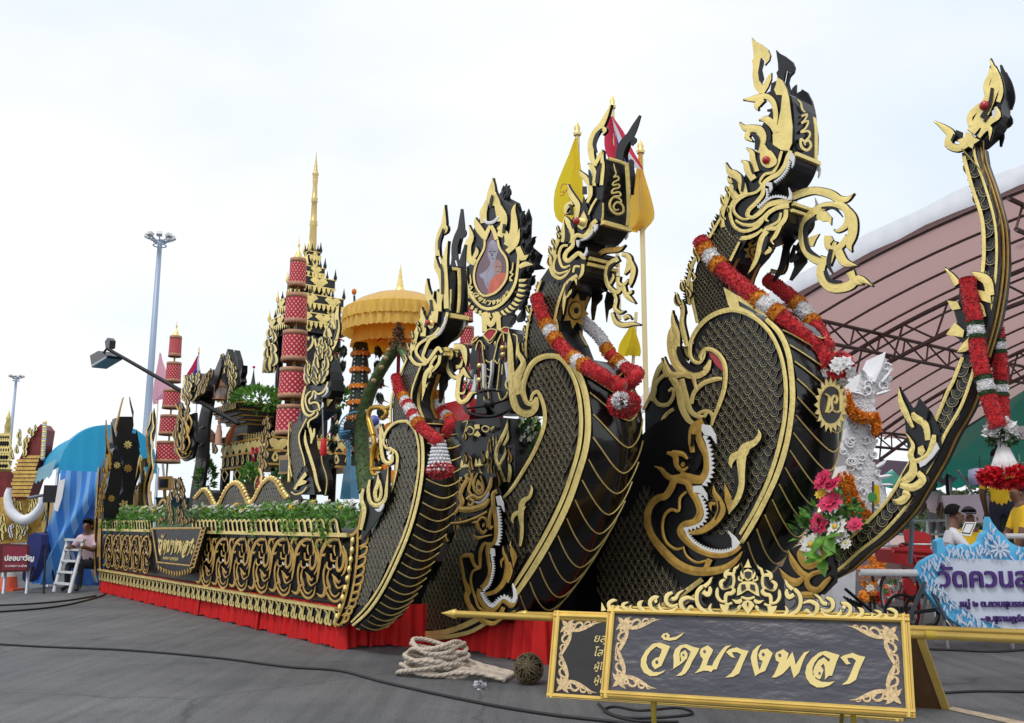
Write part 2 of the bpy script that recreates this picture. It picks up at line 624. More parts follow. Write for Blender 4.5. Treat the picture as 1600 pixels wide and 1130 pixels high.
 # GROUND
def asphalt_mat():
 m=mat('asphalt',(0.115,0.118,0.124),0.8)
 n=m.node_tree;b=n.nodes['Principled BSDF'];ln=n.links.new
 geo=n.nodes.new('ShaderNodeNewGeometry');P=geo.outputs['Position']
 def noise(s,d=4,st=None,rough=.6):
  t=n.nodes.new('ShaderNodeTexNoise');t.inputs['Scale'].default_value=s;t.inputs['Detail'].default_value=d;t.inputs['Roughness'].default_value=rough
  if st:
   mp_=n.nodes.new('ShaderNodeMapping');mp_.inputs['Scale'].default_value=st;mp_.inputs['Rotation'].default_value=(0,0,.9);ln(P,mp_.inputs['Vector']);ln(mp_.outputs['Vector'],t.inputs['Vector'])
  else:ln(P,t.inputs['Vector'])
  return t.outputs['Fac']
 def ramp(f,a,b_,ca,cb):
  r=n.nodes.new('ShaderNodeValToRGB');r.color_ramp.elements[0].position=a;r.color_ramp.elements[1].position=b_
  r.color_ramp.elements[0].color=(*ca,1);r.color_ramp.elements[1].color=(*cb,1);ln(f,r.inputs['Fac']);return r.outputs['Color']
 def mul(a,b_,f=1.0):
  x=n.nodes.new('ShaderNodeMixRGB');x.blend_type='MULTIPLY';x.inputs[0].default_value=f;ln(a,x.inputs[1]);ln(b_,x.inputs[2]);return x.outputs['Color']
 base=ramp(noise(.55,6),.35,.68,(.088,.092,.101),(.160,.163,.170))
 grit=ramp(noise(140,2),.38,.66,(.62,.62,.62),(1.32,1.3,1.28))
 c=mul(base,grit)
 c=mul(c,ramp(noise(48,3),.36,.66,(.78,.78,.78),(1.18,1.17,1.16)))
 c=mul(c,ramp(noise(6,5,None,.75),.33,.45,(.74,.74,.75),(1,1,1)),.7)
 stain=ramp(noise(1.7,5,None,.7),.30,.42,(.62,.62,.63),(1,1,1))
 c=mul(c,stain,.8)
 streak=ramp(noise(1.0,4,(7,.35,1)),.36,.6,(.80,.80,.80),(1.08,1.08,1.08))
 c=mul(c,streak)
 vo=n.nodes.new('ShaderNodeTexVoronoi');vo.feature='DISTANCE_TO_EDGE';vo.inputs['Scale'].default_value=.45
 wr_=n.nodes.new('ShaderNodeMixRGB');wr_.inputs[0].default_value=.22;nz=n.nodes.new('ShaderNodeTexNoise');nz.inputs['Scale'].default_value=2.2;nz.inputs['Detail'].default_value=6
 ln(P,nz.inputs['Vector']);ln(P,wr_.inputs[1]);ln(nz.outputs['Color'],wr_.inputs[2]);ln(wr_.outputs['Color'],vo.inputs['Vector'])
 c=mul(c,ramp(vo.outputs['Distance'],.0,.008,(.45,.45,.45),(1,1,1)),.75)
 ln(c,b.inputs['Base Color'])
 sp=ramp(noise(320,1),.70,.73,(0,0,0),(.10,.10,.095))
 ad=n.nodes.new('ShaderNodeMixRGB');ad.blend_type='ADD';ad.inputs[0].default_value=1;ln(c,ad.inputs[1]);ln(sp,ad.inputs[2]);ln(ad.outputs['Color'],b.inputs['Base Color'])
 bp=n.nodes.new('ShaderNodeBump');bp.inputs['Strength'].default_value=.6;bp.inputs['Distance'].default_value=.006
 ln(noise(180,3),bp.inputs['Height']);ln(bp.outputs['Normal'],b.inputs['Normal'])
 rg=n.nodes.new('ShaderNodeMapRange');rg.inputs['To Min'].default_value=.55;rg.inputs['To Max'].default_value=.95
 ln(noise(.9,3),rg.inputs['Value']);ln(rg.outputs['Result'],b.inputs['Roughness'])
 return m
asphalt=asphalt_mat()
mb=MB()
mb.add([Vector(p)for p in((-300,-30,0),(300,-30,0),(300,900,0),(-300,900,0))],[(0,1,2,3)],asphalt)
g=mb.build('ground',kind='structure')
# SHARED BUILDERS
M1=crop(440,800,10);M2=crop(440,890,10);M3=crop(220,780,13.29);M4=crop(220,840,10);M6=crop(400,380,10);M7=crop(390,470,10);M8=crop(430,560,10)
O1=crop(420,660,10);O2=crop(300,640,10);O3=crop(300,720,10);O4=crop(260,540,11.414);O5=crop(150,620,10);O6=crop(150,710,10);O7=crop(520,430,10);O8=crop(520,530,13.29)
D1=crop(140,740,3.478);D2=crop(0,480,2.353);D3=crop(130,500,3.423);D4=crop(320,540,3.897);D5=crop(380,220,2.975);D6=crop(100,340,3.325);D7=crop(700,270,4.185);D8=crop(1340,700,3.767)
C8=crop(680,860,1.739)
rnd=random.Random(11)
def rv(r=rnd):
 while True:
  v=Vector((r.uniform(-1,1),r.uniform(-1,1),r.uniform(-1,1)))
  if 0.01<v.length<1:
   return v
def leaf(mb,p,d,n,ln,wd,material):
 '''a bent pointed leaf of four faces'''
 d=d.normalized()
 s=d.cross(n)
 if s.length<1e-4:
  s=d.orthogonal()
 s.normalize()
 n=s.cross(d).normalized()
 q=[p,p+d*ln*.45+s*wd/2+n*ln*.06,p+d*ln*.5+n*ln*.0,p+d*ln*.45-s*wd/2+n*ln*.06,p+d*ln-n*ln*.18]
 mb.add(q,[(0,1,2),(0,2,3),(1,4,2),(2,4,3)],material)
def leaf_cloud(mb,c,rad,n,ln,mats,ax=(A,L,Z),r=rnd,up=.4):
 for _ in range(n):
  v=rv(r)
  v=v.normalized()*(v.length**.45)
  p=c+ax[0]*v.x*rad[0]+ax[1]*v.y*rad[1]+ax[2]*v.z*rad[2]
  d=(ax[0]*v.x+ax[1]*v.y+ax[2]*(v.z+up))+rv(r)*.7
  k=r.uniform(.6,1.25)
  leaf(mb,p,d,rv(r),ln*k,ln*.5*k,r.choice(mats))
def blossom(mb,c,nrm,rr,material,petals=6,layers=2,core=None,r=rnd):
 nrm=Vector(nrm).normalized()
 x=nrm.orthogonal().normalized();y=nrm.cross(x)
 for l_ in range(layers):
  k=1-l_*.33
  for i in range(petals):
   a=2*math.pi*(i+.5*l_)/petals+r.uniform(-.12,.12)
   d=(x*math.cos(a)+y*math.sin(a))*1.0+nrm*(.25+.45*l_)
   leaf(mb,c+nrm*rr*.05*l_,d,nrm,rr*k,rr*.85*k,material)
 if core:
  mb.ball(c+nrm*rr*.25,rr*.22,core,6)
def foliage(name,label,cat,c,rad,n,ln,mats,flowers=(),group=None,ax=(A,L,Z),fr=.05):
 t=thing(name,label,cat,c,group)
 mb=MB();leaf_cloud(mb,Vector(c),rad,n,ln,mats,ax);mb.build('leaves',t)
 for m_,k in flowers:
  for _ in range(k):
   v=rv().normalized()
   p=Vector(c)+ax[0]*v.x*rad[0]+ax[1]*v.y*rad[1]*.95+ax[2]*abs(v.z)*rad[2]
   fb=MB();blossom(fb,p,(p-Vector(c))*.6-L*.6+Z*.4,fr*rnd.uniform(.8,1.25),m_)
   fb.build('flower',t)
 return t
def garland(name,label,path,r0,bands,tassel=None,group=None,cat='garland',parts=None,flat=1.0):
 '''a plush flower rope: a core tube with dense ruffled petals; bands: (u0, u1, material)'''
 path=[tuple(p)for p in path]
 q=[Vector(p)for p in crs(path,14)]
 d=[0]
 for a,b in zip(q,q[1:]):
  d.append(d[-1]+(b-a).length)
 t=thing(name,label,cat,q[0],group)
 def at(u):
  s=u*d[-1]
  for i in range(1,len(d)):
   if d[i]>=s:
    k=(s-d[i-1])/max(1e-9,d[i]-d[i-1])
    return q[i-1].lerp(q[i],k),(q[i]-q[i-1]).normalized()
  return q[-1],(q[-1]-q[-2]).normalized()
 for u0,u1,m_ in bands:
  mb=MB()
  k=max(3,int((u1-u0)*d[-1]/(r0*.5)))
  pts=[at(u0+(u1-u0)*i/k)[0]for i in range(k+1)]
  rr=r0*(0.9 if m_ is not orange_plush else 1.0)
  mb.tube(pts,rr*.86,m_,10)
  n=int((u1-u0)*d[-1]/(r0*.13))
  for i in range(n):
   u=u0+(u1-u0)*(i+.5)/n
   p,tg=at(u)
   x=tg.orthogonal().normalized();y=tg.cross(x)
   for j in range(22):
    a=rnd.uniform(0,6.283)
    dr=x*math.cos(a)+y*math.sin(a)
    leaf(mb,p+dr*rr*rnd.uniform(.72,.84),dr+tg*rnd.uniform(-.5,.5)+rv()*.3,rv(),rr*rnd.uniform(.18,.34),rr*rnd.uniform(.18,.3),m_)
  mb.build('flower_band',t)
 return t
def ruffle(mb,c,rad,n,ln,material,ax=(A,L,Z),r=rnd):
 for _ in range(n):
  v=rv(r).normalized()
  p=c+ax[0]*v.x*rad[0]*.8+ax[1]*v.y*rad[1]*.8+ax[2]*v.z*rad[2]*.8
  d=ax[0]*v.x+ax[1]*v.y+ax[2]*v.z+rv(r)*.6
  leaf(mb,p,d,rv(r),ln*r.uniform(.6,1.2),ln*.7,material)
def flames(pl,parent,spine,n,ln,wd,seed=1,gm=None,name='carved_flame',lean=0.0,spread=1.0,off=0.0,taper=0.6):
 '''a carved mass of kranok flames rising along a spine (photo pixels) on a real plane; every flame a part'''
 r=random.Random(seed)
 gm=gm or gold_shaded
 q=crs(spine,8)
 p2=pl.shift(off)if off else pl
 for i in range(n):
  u=(i+.3)/n
  k=u*(len(q)-1);a=int(k);b=min(a+1,len(q)-1)
  x=q[a][0]+(q[b][0]-q[a][0])*(k-a);y=q[a][1]+(q[b][1]-q[a][1])*(k-a)
  w_=q[a][2]if len(q[a])>2 else wd
  sd_=1 if i%2 else-1
  x+=sd_*w_*.5*r.uniform(.1,.9)*spread
  l_=ln*r.uniform(.75,1.25)*(1-(1-taper)*u)
  ww=wd*1.45*r.uniform(.8,1.2)*(1-.3*u)
  ang=lean+sd_*r.uniform(.02,.28)
  dx,dy=math.sin(ang),-math.cos(ang)
  nx,ny=-dy*sd_,dx*sd_
  pts=[(x,y,ww*.5),(x+dx*l_*.25+nx*l_*.10,y+dy*l_*.25+ny*l_*.10,ww),(x+dx*l_*.55+nx*l_*.05,y+dy*l_*.55+ny*l_*.05,ww*.8),(x+dx*l_*.8-nx*l_*.06,y+dy*l_*.8-ny*l_*.06,ww*.4),(x+dx*l_,y+dy*l_,0)]
  mb=MB()
  e=.002+(i%7)*.004
  mb.ribbon(pts,p2,e,.010,black,black,0,True,3,grow=.7)
  mb.ribbon(pts,p2,.010+e,.008,gm,black,.004,False,3)
  in_=[(a_[0],a_[1],a_[2]*.3)for a_ in pts[:4]]
  mb.ribbon(in_,p2,.024+e,.003,black,black,0,False,2)
  mb.build(name,parent)
  # lettering of the temple board, traced letter by letter
H1=crop(990,970,8);H2=crop(1170,980,8);H3=crop(940,870,8);H4=crop(1130,870,10.66);H5=crop(1230,880,8);H6=crop(850,950,8);H7=crop(1430,800,9.41);H8=crop(1430,890,9.41)
LETTERS=[(H1,'460,322 330,275 240,290 150,380 95,480 90,570 130,650 210,695 290,690 370,650 400,620 330,645 250,645 190,600 160,530 170,450 215,380 285,325 355,360 345,400 320,460 280,465 230,510 230,560 270,610 350,565 370,520 410,430'),(H1,'345,200 370,165 425,152 460,190 440,210 470,215 540,200 600,165 635,145 600,190 530,240 450,252 380,240'),(H1,'440,632 497,600 503,520 498,430 520,360 580,310 660,295 750,330 825,348 790,420 740,500 700,590 650,660 600,688 530,692 600,640 650,540 700,440 715,390 660,345 620,335 590,365 575,420 580,490 575,555 500,602'),(H1,'585,440 590,400 650,370 678,420 670,470 620,520 570,560 560,530 600,500'),(H1,'830,400 845,350 930,310 995,365 980,410 940,480 915,560 985,565 1000,520 1050,440 1100,370 1150,320 1225,307 1170,350 1130,410 1080,500 1040,610 1000,610 970,645 940,630 880,625 765,660 830,590 850,540 870,480 840,450'),(H1,'1155,395 1200,360 1290,335 1360,365 1440,380 1415,430 1370,530 1320,660 1240,705 1145,712 1220,660 1260,600 1310,500 1345,420 1290,395 1230,395 1250,440 1275,470 1220,455'),(H2,'165,215 110,240 50,300 25,380 35,450 60,540 80,615 130,580 205,550 240,470 300,330 235,270 150,290 120,350 135,410 175,425 150,500 135,540 115,470 105,380 110,310 135,255'),(H2,'330,360 345,320 430,280 500,330 470,420 545,310 570,390 585,475 640,390 690,320 765,297 715,350 680,420 630,570 565,640 540,560 520,480 480,530 430,580 400,600 340,630 285,632 320,590 360,500 380,440 340,420'),(H2,'1135,352 1060,330 960,300 880,320 790,390 725,480 705,570 720,640 770,710 850,755 930,755 1010,730 1075,680 1000,690 910,685 840,650 800,590 795,520 820,450 870,385 925,345 1020,405'),(H2,'1020,400 1135,352 1100,430 1040,610 1000,610 950,660 955,600 950,500 935,460 900,490 935,540 900,640 880,655 820,620 805,560 820,500 870,420 940,380 1000,440'),(H2,'1145,380 1190,355 1300,325 1370,355 1455,375 1420,450 1380,540 1340,660 1260,710 1160,725 1230,670 1270,590 1310,490 1340,420 1290,385 1230,390 1245,430 1275,460 1220,470')]
DOTS=[(H1,293,520,20),(H1,403,193,14),(H1,625,430,14),(H1,888,388,18),(H2,182,345,20),(H2,388,355,20),(H2,885,580,16)]
SU=Vector((math.cos(R(19.7)),-math.sin(R(19.7)),0))
SN=Vector((-math.sin(R(19.7))*math.cos(R(18)),-math.cos(R(19.7))*math.cos(R(18)),math.sin(R(18))))
SV=SN.cross(SU).normalized()
SIGN=Plane(Plane((0,5.25,0),SN).pt(945,1086),SN)
_uv=[]
for M_,s_ in LETTERS:
 _uv.append([((p-SIGN.o).dot(SU),(p-SIGN.o).dot(SV))for p in(SIGN.pt(x,y)for x,y in M_(s_))])
_dv=[]
for M_,x_,y_,r_ in DOTS:
 p=SIGN.pt(*M_('%g,%g'%(x_,y_))[0]);q=SIGN.pt(*M_('%g,%g'%(x_+r_,y_))[0])
 _dv.append(((p-SIGN.o).dot(SU),(p-SIGN.o).dot(SV),(q-p).length))
_all=[p for l_ in _uv for p in l_]
TU0,TU1=min(p[0]for p in _all),max(p[0]for p in _all)
TV0,TV1=min(p[1]for p in _all),max(p[1]for p in _all)
def temple_name(parent,fn,nrm,material,h=.004,dark=None,off=.001,as_parts=True):
 '''fn maps (0..1, 0..1) to a world point'''
 g_=lambda u,v:fn((u-TU0)/(TU1-TU0),(v-TV0)/(TV1-TV0))
 mb=MB()
 for k,l_ in enumerate(_uv):
  if as_parts:
   mb=MB()
  mb.plate([g_(u,v)for u,v in l_],nrm,off+k*2e-5,h,material,back=False)
  if as_parts:
   mb.build('letter',parent)
 if not as_parts:
  mb.build('lettering',parent)
 if dark:
  mb=MB()
  for u,v,r_ in _dv:
   mb.plate([g_(u+r_*math.cos(i*.785),v+r_*1.2*math.sin(i*.785))for i in range(8)],nrm,off+h,.0015,dark,back=False)
  mb.build('letter_eye',parent)
def thai(text,name,parent,o,ux,uy,size,material,depth=.004,align='LEFT',bold=0.0,shear=0.0):
 '''small lettering: the built-in font turned into a mesh; o is the baseline start'''
 cu=bpy.data.curves.new(name,'FONT')
 cu.body=text
 cu.size=size
 cu.extrude=depth
 cu.align_x=align
 cu.offset=bold
 cu.shear=shear
 cu.resolution_u=2
 tmp=bpy.data.objects.new(name,cu)
 COL.objects.link(tmp)
 dg=bpy.context.evaluated_depsgraph_get()
 me=bpy.data.meshes.new_from_object(tmp.evaluated_get(dg))
 COL.objects.unlink(tmp)
 bpy.data.objects.remove(tmp)
 me.materials.clear();me.materials.append(material)
 n=ux.cross(uy).normalized()
 M_=Matrix((ux.normalized(),uy.normalized(),n)).transposed().to_4x4()
 M_=Matrix.Translation(Vector(o)+n*depth)@M_
 return inst(name,me,M_,parent)
 # NAGA STATUES
E1=crop(1120,50,5.707);E2=crop(1110,220,5.707);E3=crop(1000,630,5.707);E4=crop(1000,740,5.707);E5=crop(1000,440,5.707)
E6=crop(840,150,8);E7=crop(840,280,8);E8=crop(840,390,8)
C1=crop(1000,40,2.5675);C2=crop(1000,440,2.355);C3=crop(1350,80,2.356);C4=crop(1180,540,2.569);C5=crop(780,150,2.214);C6=crop(540,560,2.456);C7=crop(560,270,2.307)
F1=crop(640,310,13.29);F2=crop(620,420,10);F3=crop(560,540,8);F4=crop(540,660,8);F5=crop(680,740,10);F6=crop(680,850,8);F7=crop(720,640,10)
def bar(name,parent,p,ln,a,b,material=None,tilt=None):
 mb=MB()
 n_=A if tilt is None else tilt
 mb.box(p+L*(ln/2)+n_*0.01,ln,a,b,material or gold,ax=(L,n_,L.cross(n_)))
 return mb.build(name,parent)
def edge_strip(name,parent,pl,px,W,inset,wd,material=None,lift=0.008):
 '''a gold strip following a body edge on the front face, inset metres in from the near edge'''
 q=[pl.pt(x,y)for x,y in crs(px,4)]
 mb=MB()
 vs=[]
 N=len(q)
 for i,p in enumerate(q):
  tg=(q[min(N-1,i+1)]-q[max(0,i-1)])
  n_=tg.cross(L).normalized()
  if n_.dot(A)<0:n_=-n_
  b=p+L*inset
  vs+=[b,b+n_*lift,b+L*wd+n_*lift,b+L*wd]
 fs=[]
 for i in range(N-1):
  o=i*4
  fs+=[(o,o+1,o+5,o+4),(o+1,o+2,o+6,o+5),(o+2,o+3,o+7,o+6)]
 mb.add(vs,fs,material or gold)
 return mb.build(name,parent)
def ball_part(name,parent,c,r,material):
 mb=MB();mb.ball(c,r,material,12)
 return mb.build(name,parent)
def star(name,parent,pl,cx,cy,rx,ry,k=8,gm=None):
 mb=MB()
 pts=[]
 for i in range(2*k):
  a=math.pi*i/k+0.2
  r_=1 if i%2==0 else 0.62
  pts.append(pl.pt(cx+rx*r_*math.cos(a),cy+ry*r_*math.sin(a)))
 mb.plate(pts,pl.n,0.0,0.012,gm or gold,black)
 mb.plate([pl.pt(cx+rx*.52*math.cos(i*math.pi/8),cy+ry*.52*math.sin(i*math.pi/8))for i in range(16)],pl.n,0.012,0.006,black)
 mb.plate([pl.pt(cx+rx*.45*math.cos(i*math.pi/8),cy+ry*.45*math.sin(i*math.pi/8))for i in range(16)],pl.n,0.018,0.008,gm or gold)
 mb.plate([pl.pt(cx+rx*.17*math.cos(i*math.pi/6),cy+ry*.17*math.sin(i*math.pi/6))for i in range(12)],pl.n,0.026,0.005,black)
 return mb.build(name,parent)
 # the tallest naga
t3=1.75
N3=thing('naga_statue','tallest of the three rearing nagas, a number crest on its breast beside the curved prow','naga statue',T(t3).pt(1160,900),'rearing naga statues on the float')
pc,pn,ph=T(t3),T(t3+.09),T(t3+.11)
HW,NW,BW=.33,.40,.64
neckf='958,-375 818,-185 755,0 772,130 830,250'
prism('neck',N3,pn,E5('958,-375 818,-185 755,0 772,130 880,330 1000,700 520,700 520,380 485,170 475,0 560,-300 728,-565 820,-560'),NW)
prism('chest',N3,pc,C2('190,270 205,190 240,145 310,108 385,108 450,140 512,205 550,290 568,390 562,480 545,590 515,690 465,800 410,900 372,965 300,1040 200,1110 60,1170 -100,1230 -380,1270 -380,900 -150,860 -20,600 60,520 130,480 150,420'),BW)
scales(N3,pc,PX('945,955 935,900 950,850 985,800 1010,760 1030,790 1020,860 1060,915 1080,925 1020,960 960,990'),.085,.055,None,(),200)
orn('lower_border',N3,pc,PX,[('g','1100,905,7 1050,940,8 1000,962,8 950,985,8 880,1000,8'),('g','1110,915,5 1060,950,6 1010,972,6 950,996,6')])
prism('head',N3,ph,E2('717,-400 747,-220 750,30 745,110 735,190 690,290 620,380 545,440 505,530 440,600 395,650 440,640 520,570 620,535 735,540 705,610 690,720 600,800 480,850 330,885 200,850 125,740 130,600 210,440 300,330 350,200 430,60 440,-100 540,-260 620,-420'),HW,smooth=2)
e_=(ph.pt(*E2('747,-220')[0])-ph.pt(*E2('748,90')[0])).normalized()
pf=Plane(ph.pt(*E2('750,30')[0])+A*0.012,A)
orn('forehead_scroll',N3,pf,E1,[('g','705,610,8 735,640,14 745,690,16 770,720,12'),('g','740,760,14 790,740,14 770,790,14 740,820,14 800,800,14 780,860,16 735,900,16 800,890,16 815,930,16 770,980,18 735,960,18 740,1030,22 790,1060,22 825,1020,20 805,975,18 770,990,18 775,1015,10')],depth=0.7)
edge_strip('head_edge_strip',N3,ph,E2('705,-385 747,-220 750,30 746,100'),HW,HW-.055,.045)
bar('upper_crossbar',N3,ph.pt(*E2('745,125')[0]),HW+.01,.04,.035)
b1=bar('lower_crossbar',N3,ph.pt(*E2('722,565')[0]),HW+.03,.03,.03)
b2=bar('lower_crossbar',N3,ph.pt(*E2('712,625')[0]),HW+.03,.03,.026)
edge_strip('neck_edge_strip',N3,pn,E5('1000,-430 958,-375 818,-185 755,0 772,130 830,250'),NW,.045,.03,gold_shaded)
edge_strip('neck_edge_strip',N3,pn,E5('1000,-430 958,-375 818,-185 755,0 772,130 830,250'),NW,NW-.06,.03,gold_shaded)
star('neck_flower',N3,Plane(pn.pt(*E2('300,960')[0])+A*.03,(A*.8-Z*.6)),*E2('385,985')[0],17,17,8,gold_shaded)
ph2=ph.shift(.012)
orn('cheek',N3,ph,E2,[('g','730,95,30 705,150,36 675,230,36 620,300,38 545,340,36 490,390,34 480,480,34 420,560,34 360,620,34 345,670,36 390,690,30 450,650,38 520,580,44 610,555,44 690,545,46 735,535,24'),('g','650,100,22 620,200,24 575,285,24 500,305,22 455,370,18 470,410,22 420,465,22 330,490,24 255,540,24 220,600,24 240,660,24 310,705,20 400,690,8'),('g','715,585,40 620,600,36 545,640,36 480,700,36 400,755,30 300,750,24 240,715,18'),('g','370,480,20 270,500,24 205,570,26 190,660,28 230,770,28 320,812,28 430,775,24 490,720,8'),('g','215,400,50 155,540,46 115,670,44 135,790,40 215,860,36 330,872,34 430,835,26 475,790,8'),('g','690,620,34 680,700,38 610,780,34 530,790,30 460,818,10'),('g','600,615,22 535,650,30 505,700,28 535,725,8'),('g','645,650,20 625,720,22 560,760,20 500,780,8')],far=HW)
orn('crest_flame',N3,ph,E1,[('P','322,55 350,85 400,110 470,165 490,215 480,260 440,305 450,265 410,238 384,370 390,440 425,480 470,400 500,370 498,430 470,500 435,555 385,552 345,500 332,400 335,300 325,265 342,240 340,180 330,110'),('B','411,242 441,265 438,300 425,350 443,430 422,474 396,430 387,370')],far=HW)
orn('crest_flame',N3,ph,E1,[('Q','490,460 545,430 560,420 640,520 668,640 690,850 690,1000 660,1070 560,1080 500,1020 520,920 540,830 500,760 540,690 510,600 440,550 480,530'),('P','550,410 600,440 640,520 660,600 672,700 690,850 685,1000 655,1065 590,1060 515,1010 512,920 550,860 585,700 597,570 545,567 525,520 542,480'),('G','530,850,34 540,740,40 515,630,44 450,580,44 360,600,54 250,610,0'),('G','430,610,30 370,660,50 380,700,0')],far=HW)
orn('crest_flame',N3,ph,E1,[('G','550,900,60 510,830,64 450,785,56 390,790,0'),('K','490,980,26 478,890,36 430,835,8')],far=HW)
orn('crest_flame',N3,ph,E1,[('G','385,1080,34 425,960,60 395,880,66 320,865,56 260,860,44 215,815,0'),('G','310,890,40 280,940,44 330,980,0'),('K','370,1060,26 380,970,44 345,920,36 315,910,8')],far=HW)
orn('crest_flame',N3,ph,E2,[('G','420,280,60 392,180,52 382,110,42 335,72,0'),('G','400,350,56 350,270,60 330,210,48 290,185,0'),('K','400,300,18 380,230,22 365,190,4')],far=HW)
orn('crest_flame',N3,ph,E2,[('G','320,490,60 280,370,76 225,310,76 180,275,44 150,205,0'),('G','230,330,40 190,370,36 165,330,0'),('K','300,460,20 312,360,24 292,305,4'),('K','240,450,24 240,380,38 205,335,8'),('G','250,520,60 200,450,56 190,405,0')],far=HW)
orn('eye_socket',N3,ph2,E2,[('Q','435,60 475,0 545,-20 610,60 632,160 600,245 520,282 450,262 415,190'),('P','490,30 530,85 560,100 605,170 595,220 530,248 475,220 455,150 470,70',True)])
ball_part('eye',N3,ph2.pt(*E2('516,180')[0])+ph2.n*.03,.036,red_paint)
orn('beard',N3,ph2,E2,[('G','520,810,40 470,880,44 450,970,46 425,1060,36 390,1130,26 350,1190,0'),('G','640,760,28 595,850,34 560,895,20 580,930,0'),('G','500,1010,20 545,980,36 535,950,0'),('K','525,860,28 500,950,38 478,1020,6')],far=HW)
orn('fang',N3,ph2,E2,[('V','745,115 765,160 757,220 740,250 745,195 712,165 725,120')],far=HW)
orn('fang',N3,ph2,E2,[('V','515,375 560,378 566,430 545,470 540,415 510,405')],far=HW)
orn('fang',N3,ph2,E2,[('V','712,423 738,475 740,530 700,538 720,490')],far=HW)
teeth('upper_teeth',N3,ph2,E2,'722,185 695,265 645,330 585,375',12,3.2,-1)
teeth('upper_teeth',N3,ph2,E2,'515,430 522,500 485,560 440,605',9,3.2,-1)
teeth('lower_teeth',N3,ph2,E2,'435,598 500,550 560,512 630,505 695,522',13,3.2,-1)
ptg=T(t3+.11+HW/2)
orn('tongue_scroll',N3,ptg,E2,[('G','745,505,60 850,465,64 950,450,60 1080,480,70 1160,525,60 1230,525,40 1290,480,0'),('G','1130,570,30 1030,590,60 930,640,60 860,720,60 830,830,60 840,930,60 890,1020,60 960,1070,60 1050,1090,40'),('G','1120,570,50 1210,600,60 1245,680,60 1220,760,50 1150,810,24 1115,800,0'),('G','1250,620,30 1285,700,70 1280,830,80 1250,930,56 1272,990,0'),('P','960,640 1040,630 1095,690 1090,760 1060,720 1010,725 965,700'),('P','880,870 985,835 955,885 930,945 890,950 865,900'),('G','1060,880,60 1060,940,50 1110,978,44 1190,930,50 1225,850,16'),('P','1030,850 1090,852 1112,890 1090,916 1068,908 1060,960 1035,940'),('K','960,690,36 880,760,46 868,870,36 900,980,40 1000,1045,12'),('K','1010,605,16 1130,612,26 1205,690,8')],far=None)
orn('tongue_scroll',N3,ptg,C1,[('G','745,930,30 730,1000,32 770,1052,34 840,1048,34 885,1018,28 938,1046,0'),('G','760,960,24 775,915,26 790,870,10'),('G','800,900,30 825,950,32 878,965,0'),('G','850,990,30 870,1030,20 900,1040,0'),('K','752,985,16 770,1025,18 820,1030,8'),('K','775,900,14 765,960,16 785,1000,6')])
orn('side_fin',N3,T(t3+.5),C1,[('Q','650,850 670,900 672,950 640,990 610,1025 600,1020 620,970 615,930 640,900'),('G','585,880,16 590,930,18 575,990,14 530,985,10')])
orn('chest_border',N3,pc,C2,[('g','470,140,14 520,190,18 550,258,19 562,330,19 568,420,19 562,500,19 545,600,19 515,700,19 470,800,18 418,898,18 380,960,14'),('g','245,262,8 238,285,10 222,300,12 200,290,13 190,262,13 196,215,14 225,165,15 268,128,16 320,108,17 370,108,17 430,135,15 485,190,14 522,265,13 540,350,14 543,430,14 536,520,14 512,630,14 475,740,14 425,845,13 374,930,10'),('P','313,22 360,50 425,80 480,135 440,115 400,90 368,72 372,92 420,115 470,160 490,190 440,150 390,122 345,108 330,85',False)])
orn('spiral_border',N3,pc,C2,[('g','233,292,6 230,275,12 250,250,14 284,258,15 312,290,16 322,330,16 318,390,16 302,445,15 280,500,12 272,530,6')],depth=1.2)
orn('red_panel',N3,pc,C2,[('R','255,262 280,262 305,295 309,335 285,310 268,290')],depth=.5)
orn('side_flame',N3,pc,C2,[('G','265,290,8 250,325,24 215,345,28 172,335,34 145,310,34 128,270,34 120,225,30 118,190,16 122,165,0'),('G','150,290,20 138,240,30 140,190,24 128,150,16 125,110,0'),('G','180,240,14 168,195,18 160,150,16 165,100,12 160,70,0'),('K','240,322,8 205,325,22 170,300,22 152,262,18 150,240,6')])
orn('side_flame',N3,pc,C2,[('G','122,350,24 150,400,26 160,460,24 185,510,20 210,525,10'),('G','160,360,18 175,420,20 195,480,18 235,500,14 250,485,10 238,475,6'),('G','95,280,0 105,320,18 125,345,24 175,340,16')])
orn('inner_border',N3,pc,C2,[('g','196,450,14 205,410,15 240,375,16 285,360,16 308,360,10'),('g','200,345,14 215,400,12'),('g','215,490,8 235,480,12 262,480,14 274,500,12 270,530,8')])
orn('rear_coil',N3,T(t3+.25),C2,[('Q','20,470 60,360 90,290 150,330 160,520 130,600 60,640 20,600'),('G','20,470,10 50,410,12 60,360,14 85,310,18 110,330,12'),('G','130,350,16 105,340,14 70,370,12 55,420,12 75,452,14 110,452,14 130,420,12 125,395,10 112,405,8'),('G','80,560,14 95,500,12 130,470,12'),('G','60,350,0 62,400,12 50,440,10'),('G','85,285,0 95,325,14 110,350,14')])
pm=T(t3-.05)
